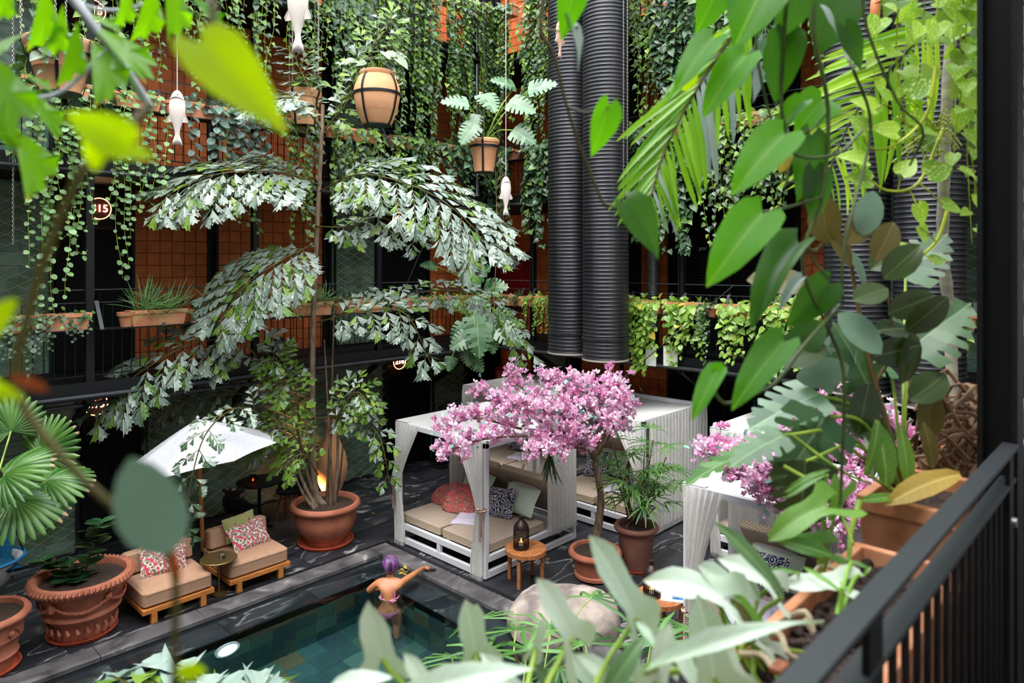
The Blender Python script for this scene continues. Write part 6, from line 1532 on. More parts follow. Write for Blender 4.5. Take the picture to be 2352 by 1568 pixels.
# carved fish
def fish(px, py_top, py_bot, d, label, mat='fish_white', rz=None, top=12.3):
    a = P(px, py_top, d); b_ = P(px, py_bot, d); Ln = a.z - b_.z
    t = thing('hanging_fish', label, 'ornament', a, AZ - math.pi / 2 + (rz or 0))
    pr = [(0, .012, .01), (.03, .055, .05), (.08, .09, .075), (.18, .125, .09), (.32, .145, .095), (.45, .135, .085), (.58, .10, .065), (.70, .062, .042), (.78, .042, .03), (.84, .040, .024), (.92, .075, .018), (1.0, .10, .012)]
    v = []; f = []; n = 18
    for s, w, th in pr:
        for j in range(n):
            q = 2 * math.pi * j / n; z = -s * Ln
            if s > .9: z -= .03 * Ln * abs(math.cos(q))
            v.append((w * Ln * math.cos(q), th * Ln * math.sin(q), z))
    for i in range(len(pr) - 1):
        for j in range(n): f.append((i * n + j, (i + 1) * n + j, (i + 1) * n + (j + 1) % n, i * n + (j + 1) % n))
    f += [tuple(range(n)), tuple(range((len(pr) - 1) * n + n - 1, (len(pr) - 1) * n - 1, -1))]
    MB().add(v, f).build('body', M[mat], t, smooth=True, ang=180)
    g = [(.118 * Ln * math.cos(q), -.092 * Ln * abs(math.sin(q)) - .002, -(.20 + .06 * math.sin(q)) * Ln) for q in [math.pi + i * math.pi / 12 for i in range(13)]]
    MB().tube(g, .006 * Ln / .6 + .002, 5).build('gill_ridge', M[mat], t, smooth=True)
    for sg in (-1, 1): MB().add([(sg * .12 * Ln, 0, -.42 * Ln), (sg * .19 * Ln, -.01, -.56 * Ln), (sg * .185 * Ln, .01, -.60 * Ln), (sg * .10 * Ln, 0, -.60 * Ln)], [(0, 1, 2, 3)]).build('fin', M[mat], t).modifiers.new('s', 'SOLIDIFY').thickness = .012
    MB().tube([(.02 * Ln * 1, -.075 * Ln, -.10 * Ln), (.02 * Ln, -.085 * Ln, -.10 * Ln)], .016 * Ln, 8).build('eye', M['dead_leaf'], t)
    MB().tube([(0, 0, -.005), (0, 0, top - a.z)], .0045, 5).build('cord', M['cord_white'], t)
fish(407, 207, 330, 7.2, 'pale carved fish on a cord, above the left gallery tiles', rz=.25)
fish(684, -60, 116, 6.6, 'pale carved fish with only its tail half in view, highest of the hanging fish', rz=-.2)
fish(1162, 405, 492, 10.0, 'pale carved fish hanging left of the black ducts', rz=.5)
fish(1286, 48, 132, 9.2, 'pinkish carved fish half hidden by a green leaf before the ducts', 'fish_pink', .9)
fish(2010, -10, 105, 6.5, 'orange brown carved fish among the pothos vines', 'fish_orange', .9)
RGT_ = Vector((SA, -CA, 0))
# bare aerial roots hanging by the corner
for i, (px, y0, y1, d) in enumerate(((1133, 400, 775, 11.2), (1150, 400, 560, 11.3), (1156, 380, 570, 11.4))):
    a, b_ = PC + RGT_ * (.16 + .03 * i) + Vector((0, 0, .50)), P(px, y1, d); tag(MB().tube(spline([a, a.lerp(b_, .4) + Vector((.04, -.02, 0)), b_], 10), .008, 5).build('aerial_root', M['stem_brown']), ['long bare brown root hanging below the tapered pot', 'short bare root left of the red cabinet', 'short bare root against the red cabinet edge'][i], 'root')

# ================================================================ THE SWIMMER
O_P = Vector((5.50, 7.45, 0)); FW = Vector((CA, SA, 0)); RT_ = Vector((SA, -CA, 0))
def B(f, r, z): return FW * f + RT_ * r + Vector((0, 0, z))
sw = thing('person', 'person with short purple hair standing in the pool, back turned, arm along the coping', 'person', O_P)
vv = []; ee = []; rr = []
def J(p, r, par=None):
    vv.append(p); rr.append(r if hasattr(r, '__len__') else (r, r))
    if par is not None: ee.append((par, len(vv) - 1))
    return len(vv) - 1
pel = J(B(0, 0, -.36), (.125, .15)); ab = J(B(.03, 0, -.22), (.10, .125), pel); wa = J(B(.05, 0, -.10), (.095, .12), ab); ch = J(B(.07, 0, .03), (.10, .14), wa); uc = J(B(.10, 0, .12), (.085, .12), ch); nb = J(B(.13, 0, .185), .052, uc); nk = J(B(.15, -.005, .235), .048, nb)
FD = (FW * .45 - RT_ * .9).normalized()      # where the face points
jw = J(B(.16, -.01, .285) + FD * .02, .072, nk); cr = J(B(.16, -.005, .35), .092, jw); tp = J(B(.16, 0, .405), .06, cr)
J(B(.16, -.01, .315) + FD * .112, .012, cr)
hand = B(.70, .365, .062)
s1_ = J(B(.10, .155, .125), .056, uc); e1 = J(B(.36, .285, .125), .041, s1_); w1 = J(B(.60, .345, .088), .026, e1); h1 = J(hand - B(.0, .0, -.004), (.034, .02), w1)
for i in range(4):
    d0 = (FW * (.25 - .32 * i / 3 + .1) + RT_ * (.8)).normalized(); b0 = hand + FW * (.03 - .02 * i) + RT_ * .02
    k1 = J(b0 + d0 * .030 + Vector((0, 0, .006)), .0095, h1); k2 = J(b0 + d0 * (.060 - .004 * abs(i - 1)) - Vector((0, 0, .006)), .0085, k1); J(b0 + d0 * (.082 - .006 * abs(i - 1)) - Vector((0, 0, .018)), .007, k2)
k1 = J(hand - FW * .02 + RT_ * .035, .0105, h1); J(hand - FW * .03 + RT_ * .065 - Vector((0, 0, .006)), .009, k1)
s2_ = J(B(.10, -.155, .125), .056, uc); e2 = J(B(.13, -.30, .005), .042, s2_); w2 = J(B(.30, -.16, -.05), .027, e2); h2 = J(B(.37, -.10, -.05), (.035, .02), w2)
for i in range(4): k1 = J(B(.395, -.095 + .016 * i, -.05), .0095, h2); J(B(.43, -.09 + .018 * i, -.06), .0085, k1)
J(B(.36, -.06, -.04), .0095, h2)
for sg, kn, an, to_ in ((1, B(.06, .10, -.78), B(.0, .10, -1.13), B(.13, .12, -1.185)), (-1, B(.10, -.10, -.76), B(-.06, -.09, -1.08), B(.06, -.10, -1.185))):
    hp = J(B(-.01, sg * .085, -.44), .098, pel); th = J((B(-.01, sg * .085, -.44) + kn) / 2, .082, hp); k_ = J(kn, .056, th); cf = J(kn.lerp(an, .4), .054, k_); a_ = J(an, .034, cf); J(to_, .026, a_)
me = bpy.data.meshes.new('body'); me.from_pydata([tuple(p) for p in vv], ee, []); me.materials.append(M['skin'])
bo = bpy.data.objects.new('body', me); COL.objects.link(bo); bo.parent = sw
sk = bo.modifiers.new('Skin', 'SKIN'); sk.use_smooth_shade = True
for i, q in enumerate(me.skin_vertices[0].data): q.radius = rr[i]; q.use_root = (i == pel)
bo.modifiers.new('Sub', 'SUBSURF').levels = 2; bo.modifiers['Sub'].render_levels = 2
hc = B(.155, -.005, .345); up = Vector((0, 0, 1)); hs = FD.cross(up)
def hairf(u, v):
    a = lerp(-2.25, 2.25, u) + math.pi; e = lerp(1.5, -.95, v); lim = math.cos(a)
    fr = max(0, -math.cos(a - math.pi) * -1)      # 1 towards the face
    e2 = lerp(1.5, lerp(-.95, .42, fr ** 1.2), v)
    d = (FD * math.cos(a) + hs * math.sin(a)) * math.cos(e2) + up * math.sin(e2)
    r = .112 + .006 * math.sin(26 * u) * math.cos(e2) + (.012 if e2 < 0 else 0)
    q = hc + Vector((d.x * r * .98, d.y * r * .98, d.z * r * 1.06 - (.035 if e2 < -.4 else 0)))
    return tuple(q)
def hair2(u, v):
    a = math.pi + lerp(-2.1, 2.1, u); fr = max(0, (abs(u - .5) * 2 - .55) / .45); e2 = lerp(1.55, lerp(-1.0, .1, fr), v)
    d = (FD * math.cos(a) + hs * math.sin(a)) * math.cos(e2) + up * math.sin(e2); r = .108 + .005 * math.sin(40 * u)
    return tuple(hc + Vector((d.x * r, d.y * r, d.z * r * 1.05)))
def hair3(u, v):
    a = 2 * math.pi * u; f_ = max(0, math.cos(a)); e2 = lerp(1.55, lerp(-.95, .55, f_ ** .6), v)
    d = (FD * math.cos(a) + hs * math.sin(a)) * math.cos(e2) + up * math.sin(e2); r = .112 + .004 * math.sin(38 * a)
    return tuple(hc + Vector((d.x * r, d.y * r, d.z * r * 1.05)))
MB().grid(hair3, 60, 14).build('hair', M['hair'], sw, smooth=True, ang=180)
for sg in (-1, 1):
    MB().lathe([(0, -.008), (.008, 0), (0, .008)], 10, c=tuple(B(.16, -.01, .335) + FD * .088 + hs * sg * .032)).build('eye', M['white_plastic'], sw, smooth=True)
    MB().tube([B(.16, -.01, .31) + hs * sg * .088 + up * .025, B(.16, -.01, .31) + hs * sg * .094, B(.16, -.01, .31) + hs * sg * .088 - up * .022], [.009, .014, .008], 6).build('ear', M['skin'], sw, smooth=True)
MB().tube([B(.16, -.01, .272) + FD * .088 - hs * .02, B(.16, -.01, .270) + FD * .094, B(.16, -.01, .272) + FD * .088 + hs * .02], [.004, .008, .004], 6).build('lips', M['lip'], sw, smooth=True)
def ringp(f0, z, rf, r_, k=28, dz=0): return [B(f0 + rf * math.cos(a), r_ * math.sin(a), z + dz * math.cos(a)) for a in [i * 2 * math.pi / k for i in range(k + 1)]]
MB().tube(ringp(.058, -.035, .102, .124), .014, 6, cap=False).build('bikini_band', M['swim_print'], sw, smooth=True)
for sg in (-1, 1): MB().tube([B(-.055, sg * .085, -.03), B(-.01, sg * .088, .10), B(.06, sg * .09, .175), B(.15, sg * .09, .13), B(.20, sg * .07, -.0)], .006, 5).build('bikini_strap', M['swim_print'], sw)
MB().tube([B(-.06, .03, -.035), B(-.09, .07, -.03), B(-.08, .12, -.02)], [.012, .022, .006], 6).build('bikini_bow', M['swim_print'], sw)
MB().grid(lambda u, v: tuple(B(.0 + (.128 + .012 * math.sin(math.pi * v)) * math.cos(2 * math.pi * u) - .012, (.152 + .01 * math.sin(math.pi * v)) * math.sin(2 * math.pi * u), lerp(-.30, -.46 + .10 * abs(math.sin(2 * math.pi * u)) ** 2, v))), 40, 6).build('bikini_bottom', M['swim_print'], sw, smooth=True, ang=180)
t = thing('phone', 'dark phone held flat on the coping by the swimmer', 'phone', O_P + B(.705, .47, .030), AZ - math.pi / 2 + .05)
MB().box(-.075, -.036, -.004, .075, .036, .005).build('case', M['phone_black'], t, bevel=.004); MB().box(-.07, -.032, .005, .07, .032, .0056).build('screen', M['black_paint'], t)
t = thing('floating_flowers', 'small clump of yellow petals on the water beside the swimmer', 'flower', G(930, 1313, -.035)); bag = Bag()
for i in range(14): bag.add(T['oval'], 'yellowing', frame(Vector(t.location) + Vector((rnd.uniform(-.07, .07), rnd.uniform(-.05, .05), rnd.uniform(0.004, .03))), rv(1), Vector((0, 0, 1)) + rv(.5), .06, .06))
bag.emit(t, 20, name='petal')
for i, (px, py, lb) in enumerate(((855, 1180, 'small yellow fallen leaf on the slate near the palm bowl'), (948, 1178, 'small yellow fallen leaf left of the pool corner daybed'), (1257, 1285, 'small ochre fallen leaf behind the boulder'), (1362, 1066 + 220, 'tiny dry leaf near the teak table legs'), (770, 1005 + 130, 'tiny dry leaf beyond the palm bowl'))):
    p = G(px, py, .004); o = place('fallen_leaf', T['oval'].mesh('yellowing'), None, frame(p, rv(1) * Vector((1, 1, 0)) if 0 else Vector((rnd.uniform(-1, 1), rnd.uniform(-1, 1), 0)), Vector((0, 0, 1)), .08, .10)); tag(o, lb, 'leaf')

# ================================================================ THE NEAR GALLERY: RAIL, POST, PLANTERS
t = thing('near_railing', 'dark flat bar railing running away from the viewer to the black post', 'railing', (0, 0, 0))
MB().box(-.9, .338, 3.788, 2.60, .382, 3.80).build('top_rail', M['rail_paint'], t, bevel=.002)
MB().box(-.9, .346, 3.685, 2.60, .388, 3.697).build('lower_rail', M['rail_paint'], t, bevel=.002)
MB().box(-.9, .350, 2.80, 2.60, .372, 2.82).build('bottom_rail', M['rail_paint'], t)
for x in (-.1, 1.22, 2.52): MB().box(x - .035, .347, 2.72, x + .035, .359, 3.788).build('stanchion', M['black_steel'], t)
nb_ = MB().tube([(0, 0, 2.82), (0, 0, 3.686)], .008, 6).mesh('baluster', M['black_steel'])
for i in range(30): place('baluster', nb_, t, loc=(.15 + i * .082, .366, 0))
for i in range(2): MB().tube([(2.40, .33, 3.62 - i * .5), (2.40, .318, 3.62 - i * .5)], .014, 10).build('bolt', M['galvanised'], t, smooth=True)
t = thing('near_railing', 'dark flat bar railing beyond the black post at the right edge', 'railing', (0, 0, 0))
MB().box(2.76, .338, 3.788, 6.4, .382, 3.80).build('top_rail', M['rail_paint'], t); MB().box(2.76, .346, 3.685, 6.4, .388, 3.697).build('lower_rail', M['rail_paint'], t); MB().box(2.76, .35, 2.80, 6.4, .372, 2.82).build('bottom_rail', M['rail_paint'], t)
for i in range(40): place('baluster', nb_, t, loc=(2.82 + i * .09, .366, 0))
struct('gallery_column', MB().box(2.61, .345, 2.6, 2.735, .36, TOP).box(2.61, .435, 2.6, 2.735, .45, TOP).box(2.665, .36, 2.6, 2.68, .435, TOP), M['black_steel'])
struct('gallery_column', MB().box(6.4, .34, 2.6, 6.52, .46, TOP), M['black_steel'])
t = thing('planter_shelf', 'black steel shelf carrying the near terracotta planters outside the railing', 'shelf', (0, 0, 0))
MB().box(-.3, .40, 3.22, 6.4, .42, 3.25).box(-.3, .70, 3.22, 6.4, .72, 3.25).build('shelf_bar', M['black_steel'], t)
for x in (.0, 1.3, 2.55, 3.8): MB().bar((x, .375, 3.235), (x, .75, 3.235), .04, .02).build('bracket', M['black_steel'], t)
def near_box(x0, x1, y0, y1, ztop, h, label, rim=.022, soil='soil', name='planter_box', wall=.022, taper=.9, drop=.05):
    L_, W = x1 - x0, y1 - y0; t = thing(name, label, 'planter', ((x0 + x1) / 2, (y0 + y1) / 2, ztop - h)); b = MB()
    o = lambda s, z, e=0: [(-L_ / 2 * s - e, -W / 2 * s - e, z), (L_ / 2 * s + e, -W / 2 * s - e, z), (L_ / 2 * s + e, W / 2 * s + e, z), (-L_ / 2 * s - e, W / 2 * s + e, z)]
    rg = [o(taper, 0), o(.985, h - .055), o(1, h - .05, 0.004), o(1, h, .004), o(1, h, -rim), o(.99, h - .09, -rim)]
    v = [p for r in rg for p in r]; b.add(v, [(3, 2, 1, 0)] + [(k * 4 + j, k * 4 + (j + 1) % 4, k * 4 + 4 + (j + 1) % 4, k * 4 + 4 + j) for k in range(5) for j in range(4)])
    b.build('body', M['terracotta_near'], t, bevel=.006)
    MB().box(-L_ / 2 * .98 + rim, -W / 2 * .98 + rim, h - drop - .03, L_ / 2 * .98 - rim, W / 2 * .98 - rim, h - drop).build('soil', M['soil'], t); return t
nbx = near_box(1.02, 2.12, .395, .655, 3.555, .27, 'long terracotta planter full of clay pebbles beside the railing')
pbm = []
for k in range(4):
    b = MB(); b.lathe([(0, -.5), (.35, -.38), (.5, -.05), (.42, .3), (.2, .46), (0, .5)], 7); b.v = [tuple(Vector(p) * (1 + .25 * noise.noise(Vector(p) * 3 + Vector((k * 7, 0, 0))))) for p in b.v]; pbm.append(b.mesh('pebble', M['pebble'], True, 180))
c0 = Vector(nbx.location); rest = MB()
pts_ = [(1.05 + 1.04 * rnd.random(), .425 + .20 * rnd.random()) for i in range(1300)]
pts_.sort(key=lambda q: depth((q[0], q[1])) if True else 0)
for i, (x, y_) in enumerate(pts_):
    s = rnd.uniform(.014, .027); p = Vector((x, y_, 3.505 + rnd.uniform(-.006, .012))) - c0; m_ = Matrix.Translation(p) @ Matrix.Rotation(rnd.uniform(0, 6), 4, 'Z') @ Matrix.Rotation(rnd.uniform(0, 3), 4, 'X') @ Matrix.Diagonal((s * 1.25, s, s * .9, 1))
    if i % 4 == 0 and i < 1180: place('pebble', pbm[i % 4], nbx, m_)
    else: rest.add([m_ @ v.co for v in pbm[i % 4].vertices], [tuple(q.vertices) for q in pbm[i % 4].polygons])
stuff(rest.build('pebbles', M['pebble'], nbx, smooth=True, ang=180))
near_box(-.15, .98, .395, .655, 3.555, .27, 'terracotta planter just below the frame that the pale arrow leaves grow from')
sq = near_box(2.42, 2.86, .475, .745, 3.60, .34, 'deep square terracotta pot with broad upright leaves', rim=.03, taper=.82)
near_box(2.95, 3.85, .475, .745, 3.56, .28, 'terracotta planter with a tangled ball of roots behind the post', rim=.025)
near_box(4.0, 5.0, .475, .745, 3.56, .28, 'terracotta planter far along the near railing', rim=.025)
# cord and irrigation stem over the pebbles
tag(MB().tube(spline([P(1880, 1580, 1.25), P(1890, 1508, 1.30), P(1985, 1462, 1.42), P(2010, 1440, 1.5)], 16), .005, 6).build('drip_hose', M['black_steel']), 'thin black drip hose lying across the clay pebbles', 'hose')
t = thing('root_loops', 'bleached aerial roots looped over the rim of the pebble planter', 'root', P(1860, 1330, 1.6)); o = Vector(t.location)
for q in ([(1850, 1420, 1.45), (1868, 1452, 1.44), (1850, 1405, 1.46), (1800, 1425, 1.50), (1780, 1450, 1.54)], [(1740, 1450, 1.42), (1790, 1456, 1.38), (1810, 1500, 1.33), (1850, 1520, 1.34)], [(1960, 1300, 1.8), (1925, 1275, 1.85), (1905, 1290, 1.86), (1900, 1330, 1.82)], [(1950, 1320, 1.72), (1890, 1300, 1.76), (1870, 1320, 1.76), (1868, 1350, 1.72)], [(1700, 1500, 1.36), (1750, 1505, 1.32), (1780, 1540, 1.28)], [(1660, 1540, 1.33), (1680, 1520, 1.34), (1700, 1560, 1.30)]):
    MB().tube([p - o for p in spline([P(*p) for p in q], 14)], .0062, 6).build('root', M['root_pale'], t, smooth=True)
t = thing('bark_chip', 'orange brown bark chip on the clay pebbles', 'bark', P(1790, 1540, 1.27)); MB().box(-.02, -.012, 0, .02, .012, .012).build('chip', M['walnut'], t, bevel=.003)

# ---- helpers for near leaves
UPV = Vector((0, 0, 1)); RGT = Vector((SA, -CA, 0)); TOC = -Vector((CA, SA, 0))
def near(bag, tp, mat, a, b_, w=1.0, n=(.7, .7, 0)):
    a, b_ = P(*a), P(*b_); d = b_ - a; Ln = d.length; N_ = TOC * n[0] + UPV * n[1] + RGT * n[2]
    bag.add(T[tp], mat, frame(a, d, N_, Ln * w, Ln, Ln)); return a
def plant(name, label, cat, origin, stems, leaves, smat='stem_green', leafname='leaf', cap=200):
    o = Vector(origin); t = thing(name, label, cat, o); bag = Bag()
    for pts, r in stems:
        q = spline([P(*p) if len(p) == 3 else Vector(p) for p in pts], max(8, 5 * (len(pts) - 1))) if len(pts) > 1 else None
        rs = [lerp(r, r * .75, i / (len(q) - 1)) for i in range(len(q))]
        MB().tube([p - o for p in q], rs, 7).build('stem', M[smat], t, smooth=True)
    for l in leaves: near(bag, *l)
    bag.emit(t, cap, name=leafname); return t
V3 = lambda v: (v[0], v[1], v[2])
# A: fishtail frond at the top left
d = 1.25
plant('fishtail_frond', 'bright green fishtail frond with a pale grey stalk at the top left', 'palm', P(150, -120, d), [
    ([(60, -160, d), (155, -20, d), (250, 105, d), (346, 248, d)], .0100), ([(130, -40, d), (200, 15, d + .05), (300, 20, d + .1), (420, -30, d + .1)], .004), ([(250, 110, d), (120, 220, d - .05), (-60, 200, d - .1)], .004)], [
    ('fish0', 'fishtail', (104, -45, d), (104, 118, d), .95, (1, .2, .1)), ('fish1', 'fishtail', (146, 8, d), (128, 140, d), .85, (1, .2, .2)), ('fish2', 'fishtail', (178, 48, d - .03), (160, 195, d - .05), 1.0, (1, .2, -.2)), ('fish0', 'fishtail', (212, 95, d), (275, 215, d - .05), 1.1, (1, .3, .2)),
    ('fish1', 'fishtail', (205, 55, d), (375, 160, d - .05), .62, (.8, .6, .1)), ('fish2', 'fishtail', (295, -50, d), (285, 70, d), .8, (1, .2, .1)), ('fish0', 'fishtail', (352, -50, d), (338, 98, d), 1.1, (1, .2, -.1)), ('fish1', 'fishtail', (380, -50, d), (430, 88, d), 1.0, (1, .3, .2)), ('fish2', 'philo', (405, -40, d), (540, 70, d), .5, (.5, .8, .1)),
    ('fish2', 'fishtail', (30, -60, d - .1), (-5, 60, d - .1), .9, (1, .2, .2)), ('fish1', 'fishtail', (185, 30, d), (290, 60, d), .6, (.8, .7, 0)), ('fish0', 'fishtail', (60, 75, d), (-60, 130, d - .1), .7, (.8, .5, 0)),
    ('fish1', 'fishtail', (-40, 110, d - .2), (60, 300, d - .25), 1.0, (1, .3, .3)), ('fish2', 'fishtail', (40, 190, d - .1), (160, 305, d - .1), .6, (.8, .6, .1)), ('fish0', 'fishtail', (38, 300, d - .05), (112, 425, d - .1), 1.05, (1, .3, .1)), ('fish1', 'fishtail', (-50, 260, d - .2), (60, 330, d - .2), .9, (1, .3, 0)), ('fish2', 'fishtail', (40, 165, d), (130, 200, d), .5, (.7, .7, 0))], 'fg_stem_grey', 'leaflet')
# B, C, D: very near blurred shoots
plant('leafy_shoot', 'very near out of focus yellow green leaf on a dark stem', 'plant', P(487, -60, .62), [([(487, -60, .62), (489, 80, .6), (487, 235, .6)], .0042)], [('philo', 'blur_yellow', (462, 100, .56), (650, 285, .54), .62, (1, .4, .2))], 'stem_olive')
plant('leafy_shoot', 'near blurred yellow green leaves low on a bent shoot at the left', 'plant', P(345, 240, .6), [([(345, 240, .6), (290, 300, .58), (205, 375, .56), (150, 470, .56), (95, 620, .56), (40, 830, .56), (55, 935, .56), (170, 1080, .56), (285, 1185, .57), (375, 1262, .58), (402, 1330, .58), (402, 1430, .58), (398, 1600, .58)], .0042)], [
    ('philo', 'blur_yellow', (290, 330, .52), (150, 255, .5), .95, (1, .4, 0)), ('oval', 'blur_yellow', (240, 345, .54), (345, 350, .54), .6, (1, .5, 0)), ('oval', 'jade', (392, 1268, .56), (300, 1075, .53), .82, (1, .25, .35)), ('oval', 'blur_yellow', (-40, 790, .5), (20, 685, .5), .7, (1, .3, 0)), ('philo', 'blur_yellow', (-70, 880, .5), (48, 915, .5), .6, (1, .4, 0)),
    ('lance', 'rust', (20, 862, .5), (120, 900, .52), .8, (1, .4, 0)), ('lance', 'rust', (400, 1255, .57), (404, 1345, .57), .7, (1, 0, 0)), ('oval', 'blur_yellow', (405, 1540, .55), (470, 1545, .55), .8, (1, .3, 0)), ('oval', 'blur_yellow', (210, 385, .55), (230, 290, .52), .8, (1, .2, 0))], 'stem_olive')
# E: single vine in front of the ducts
plant('philodendron_vine', 'single thin vine with four leaves hanging in front of the black ducts', 'plant', P(1252, -60, 1.5), [([(1258, -60, 1.5), (1241, 65, 1.5), (1272, 125, 1.5), (1302, 245, 1.5), (1345, 370, 1.5), (1386, 466, 1.5), (1400, 474, 1.5)], .0042), ([(1241, 66, 1.5), (1290, 72, 1.48), (1330, 62, 1.46)], .003), ([(1302, 245, 1.5), (1345, 258, 1.48), (1398, 246, 1.46)], .003), ([(1390, 468, 1.5), (1420, 476, 1.48), (1442, 474, 1.47)], .003)], [
    ('philo', 'philo', (1325, -50, 1.45), (1292, 88, 1.44), .62, (1, .1, .2)), ('philo2', 'pale_leaf', (1302, 50, 1.46), (1358, 140, 1.44), .6, (.3, 1, .5)), ('philo', 'philo', (1398, 240, 1.46), (1366, 362, 1.46), .72, (1, .1, .5)), ('philo2', 'philo_dark', (1436, 466, 1.47), (1532, 576, 1.44), .8, (.5, .9, -.3))], 'stem_olive')
# F: philodendron cascade on the right
d = 1.75
ph = [('philo', 'philo', (1655, -40, d), (1606, 70, d - .05), .7, (1, .2, .2)), ('philo', 'philo', (1770, -60, d), (1690, 85, d - .1), .8, (.9, .4, -.2)), ('philo', 'philo_dark', (1830, -40, d), (1800, 100, d), .9, (1, .2, .3)),
      ('philo', 'philo', (1640, 88, d - .1), (1543, 195, d - .15), .62, (.7, .7, -.3)), ('philo', 'philo', (1712, 128, d - .1), (1610, 252, d - .15), .62, (.8, .6, -.3)), ('philo', 'philo_dark', (1808, 80, d), (1780, 232, d), .75, (1, .1, -.4)), ('philo2', 'philo', (1845, 235, d), (1762, 305, d), .7, (.6, .9, 0)),
      ('philo', 'philo', (1802, 308, d - .15), (1678, 430, d - .2), .74, (.8, .6, -.3)), ('philo', 'philo_dark', (1862, 310, d), (1846, 468, d), .8, (1, .1, .4)), ('philo', 'philo', (1752, 490, d - .2), (1620, 642, d - .25), .72, (.8, .6, -.3)), ('philo2', 'philo_dark', (1835, 560, d - .1), (1700, 705, d - .15), .62, (.4, .9, -.3)),
      ('philo', 'philo', (1800, 785, d - .2), (1674, 925, d - .25), .60, (.7, .6, -.6)), ('philo', 'philo', (1648, 852, d - .2), (1584, 955, d - .25), .55, (.7, .6, -.6)), ('coin', 'philo', (1645, 862, d - .2), (1658, 832, d - .2), 1.0, (1, .2, 0)), ('philo', 'philo_dark', (1905, 650, d), (1810, 750, d), .75, (.8, .5, .2)),
      ('philo', 'philo', (1890, 230, d + .1), (1835, 290, d), .8, (.9, .4, 0)), ('oval', 'blur_yellow', (1660, 75, d), (1630, 125, d), .6, (1, .4, 0)), ('oval', 'blur_yellow', (1600, 165, d), (1570, 205, d), .8, (1, .4, 0)), ('lance', 'pale_leaf', (1760, 85, d), (1690, 190, d), .7, (1, .6, -.3)),
      ('philo', 'philo_dark', (1920, -30, d + .1), (1890, 110, d), .9, (1, .2, .2)), ('philo', 'pale_leaf', (1888, 20, d), (1935, 80, d), .7, (.7, .9, .2)), ('philo', 'philo_dark', (1940, 60, d), (1985, 160, d), .6, (1, .3, -.2)), ('oval', 'yellowing', (1805, 335, d - .1), (1797, 395, d - .1), .8, (1, .1, 0)), ('philo', 'philo_dark', (1870, 390, d), (1880, 520, d), .8, (1, .2, .3)), ('philo2', 'pale_leaf', (1735, 160, d), (1745, 230, d), .6, (.9, .5, .3)), ('coin', 'philo', (1800, 610, d), (1760, 640, d), .9, (1, .3, 0)), ('philo2', 'pale_leaf', (1840, 640, d), (1780, 700, d), .45, (.6, .9, -.2))]
plant('philodendron_vine', 'cascade of big green heart leaves hanging at the upper right', 'plant', P(1800, -100, d), [
    ([(1815, -100, d), (1800, 100, d), (1795, 250, d), (1815, 340, d), (1806, 425, d)], .0055), ([(1880, -100, d + .05), (1868, 60, d), (1902, 250, d), (1888, 450, d), (1850, 560, d), (1850, 640, d), (1905, 760, d), (1938, 860, d), (1934, 1060, d), (1930, 1160, d)], .0058), ([(1790, -80, d), (1738, 80, d), (1748, 180, d), (1775, 285, d), (1800, 312, d)], .0042),
    ([(1770, 300, d - .1), (1835, 358, d - .1), (1925, 352, d - .1), (1980, 300, d)], .0045), ([(1930, 700, d), (1850, 790, d - .1), (1780, 880, d - .15), (1715, 910, d - .2), (1665, 926, d - .2), (1638, 890, d - .2), (1650, 868, d - .2)], .0048), ([(1950, -100, d + .1), (1940, 100, d + .1), (1960, 160, d), (2000, 300, d + .1), (1940, 560, d), (1936, 700, d)], .0045), ([(1980, -60, d), (1990, 60, d), (2060, 230, d), (2120, 300, d), (2090, 380, d + .1)], .004),
    ([(1752, 490, d - .2), (1830, 470, d - .1), (1890, 450, d)], .0036), ([(1802, 308, d - .15), (1860, 300, d), (1900, 260, d)], .0036), ([(1835, 560, d - .1), (1870, 575, d), (1890, 560, d)], .0036), ([(1905, 640, d), (1870, 600, d), (1855, 560, d)], .0036)], ph, 'stem_dark', 'leaf')
# G: two arching palm fronds
def pinnate(name, label, path, n, ln, mats, seed, origin=None, wid=1.0, hang=.8, d0=.12):
    r = random.Random(seed); pts = spline([P(*p) for p in path], 24); o = pts[0]; t = thing(name, label, 'palm', o); bag = Bag()
    MB().tube([p - o for p in pts], [lerp(.008, .003, i / 24) for i in range(25)], 7).build('rachis', M['stem_olive'], t, smooth=True)
    for i in range(n):
        u = lerp(d0, 1, i / (n - 1)); f = u * 24; k = min(23, int(f)); p = pts[k].lerp(pts[k + 1], f - k); tg = (pts[k + 1] - pts[k]).normalized(); sd = tg.cross(TOC).normalized(); L_ = ln * (math.sin(math.pi * lerp(.25, .95, u)) ** .6) * r.uniform(.85, 1.1)
        for sg in (-1, 1):
            dr = tg * .75 + sd * sg * .75 - UPV * hang * r.uniform(.6, 1) + TOC * r.uniform(-.1, .35); bag.add(T['strapb'], wpick(mats), frame(p, dr, TOC * .8 + UPV * .5 + rv(.4), L_ * 1.0 * wid, L_, L_))
    bag.emit(t, 120, name='leaflet'); return t
pinnate('palm_frond', 'arching green palm frond hanging left of the heart leaf cascade', [(1760, -20, 2.6), (1670, 100, 2.55), (1590, 220, 2.5), (1525, 350, 2.45), (1495, 450, 2.4)], 24, .34, [(4, 'palm_frond'), (1, 'pale_leaf')], 3, wid=.62, hang=.65)
pinnate('palm_frond', 'bright yellow green palm frond in front of the right hand ducts', [(2180, 20, 3.1), (2080, 120, 3.05), (1970, 250, 3.0), (1900, 400, 2.95)], 20, .46, [(1, 'palm_frond'), (1, 'palm_frond_lit')], 5, wid=.5, hang=.3)
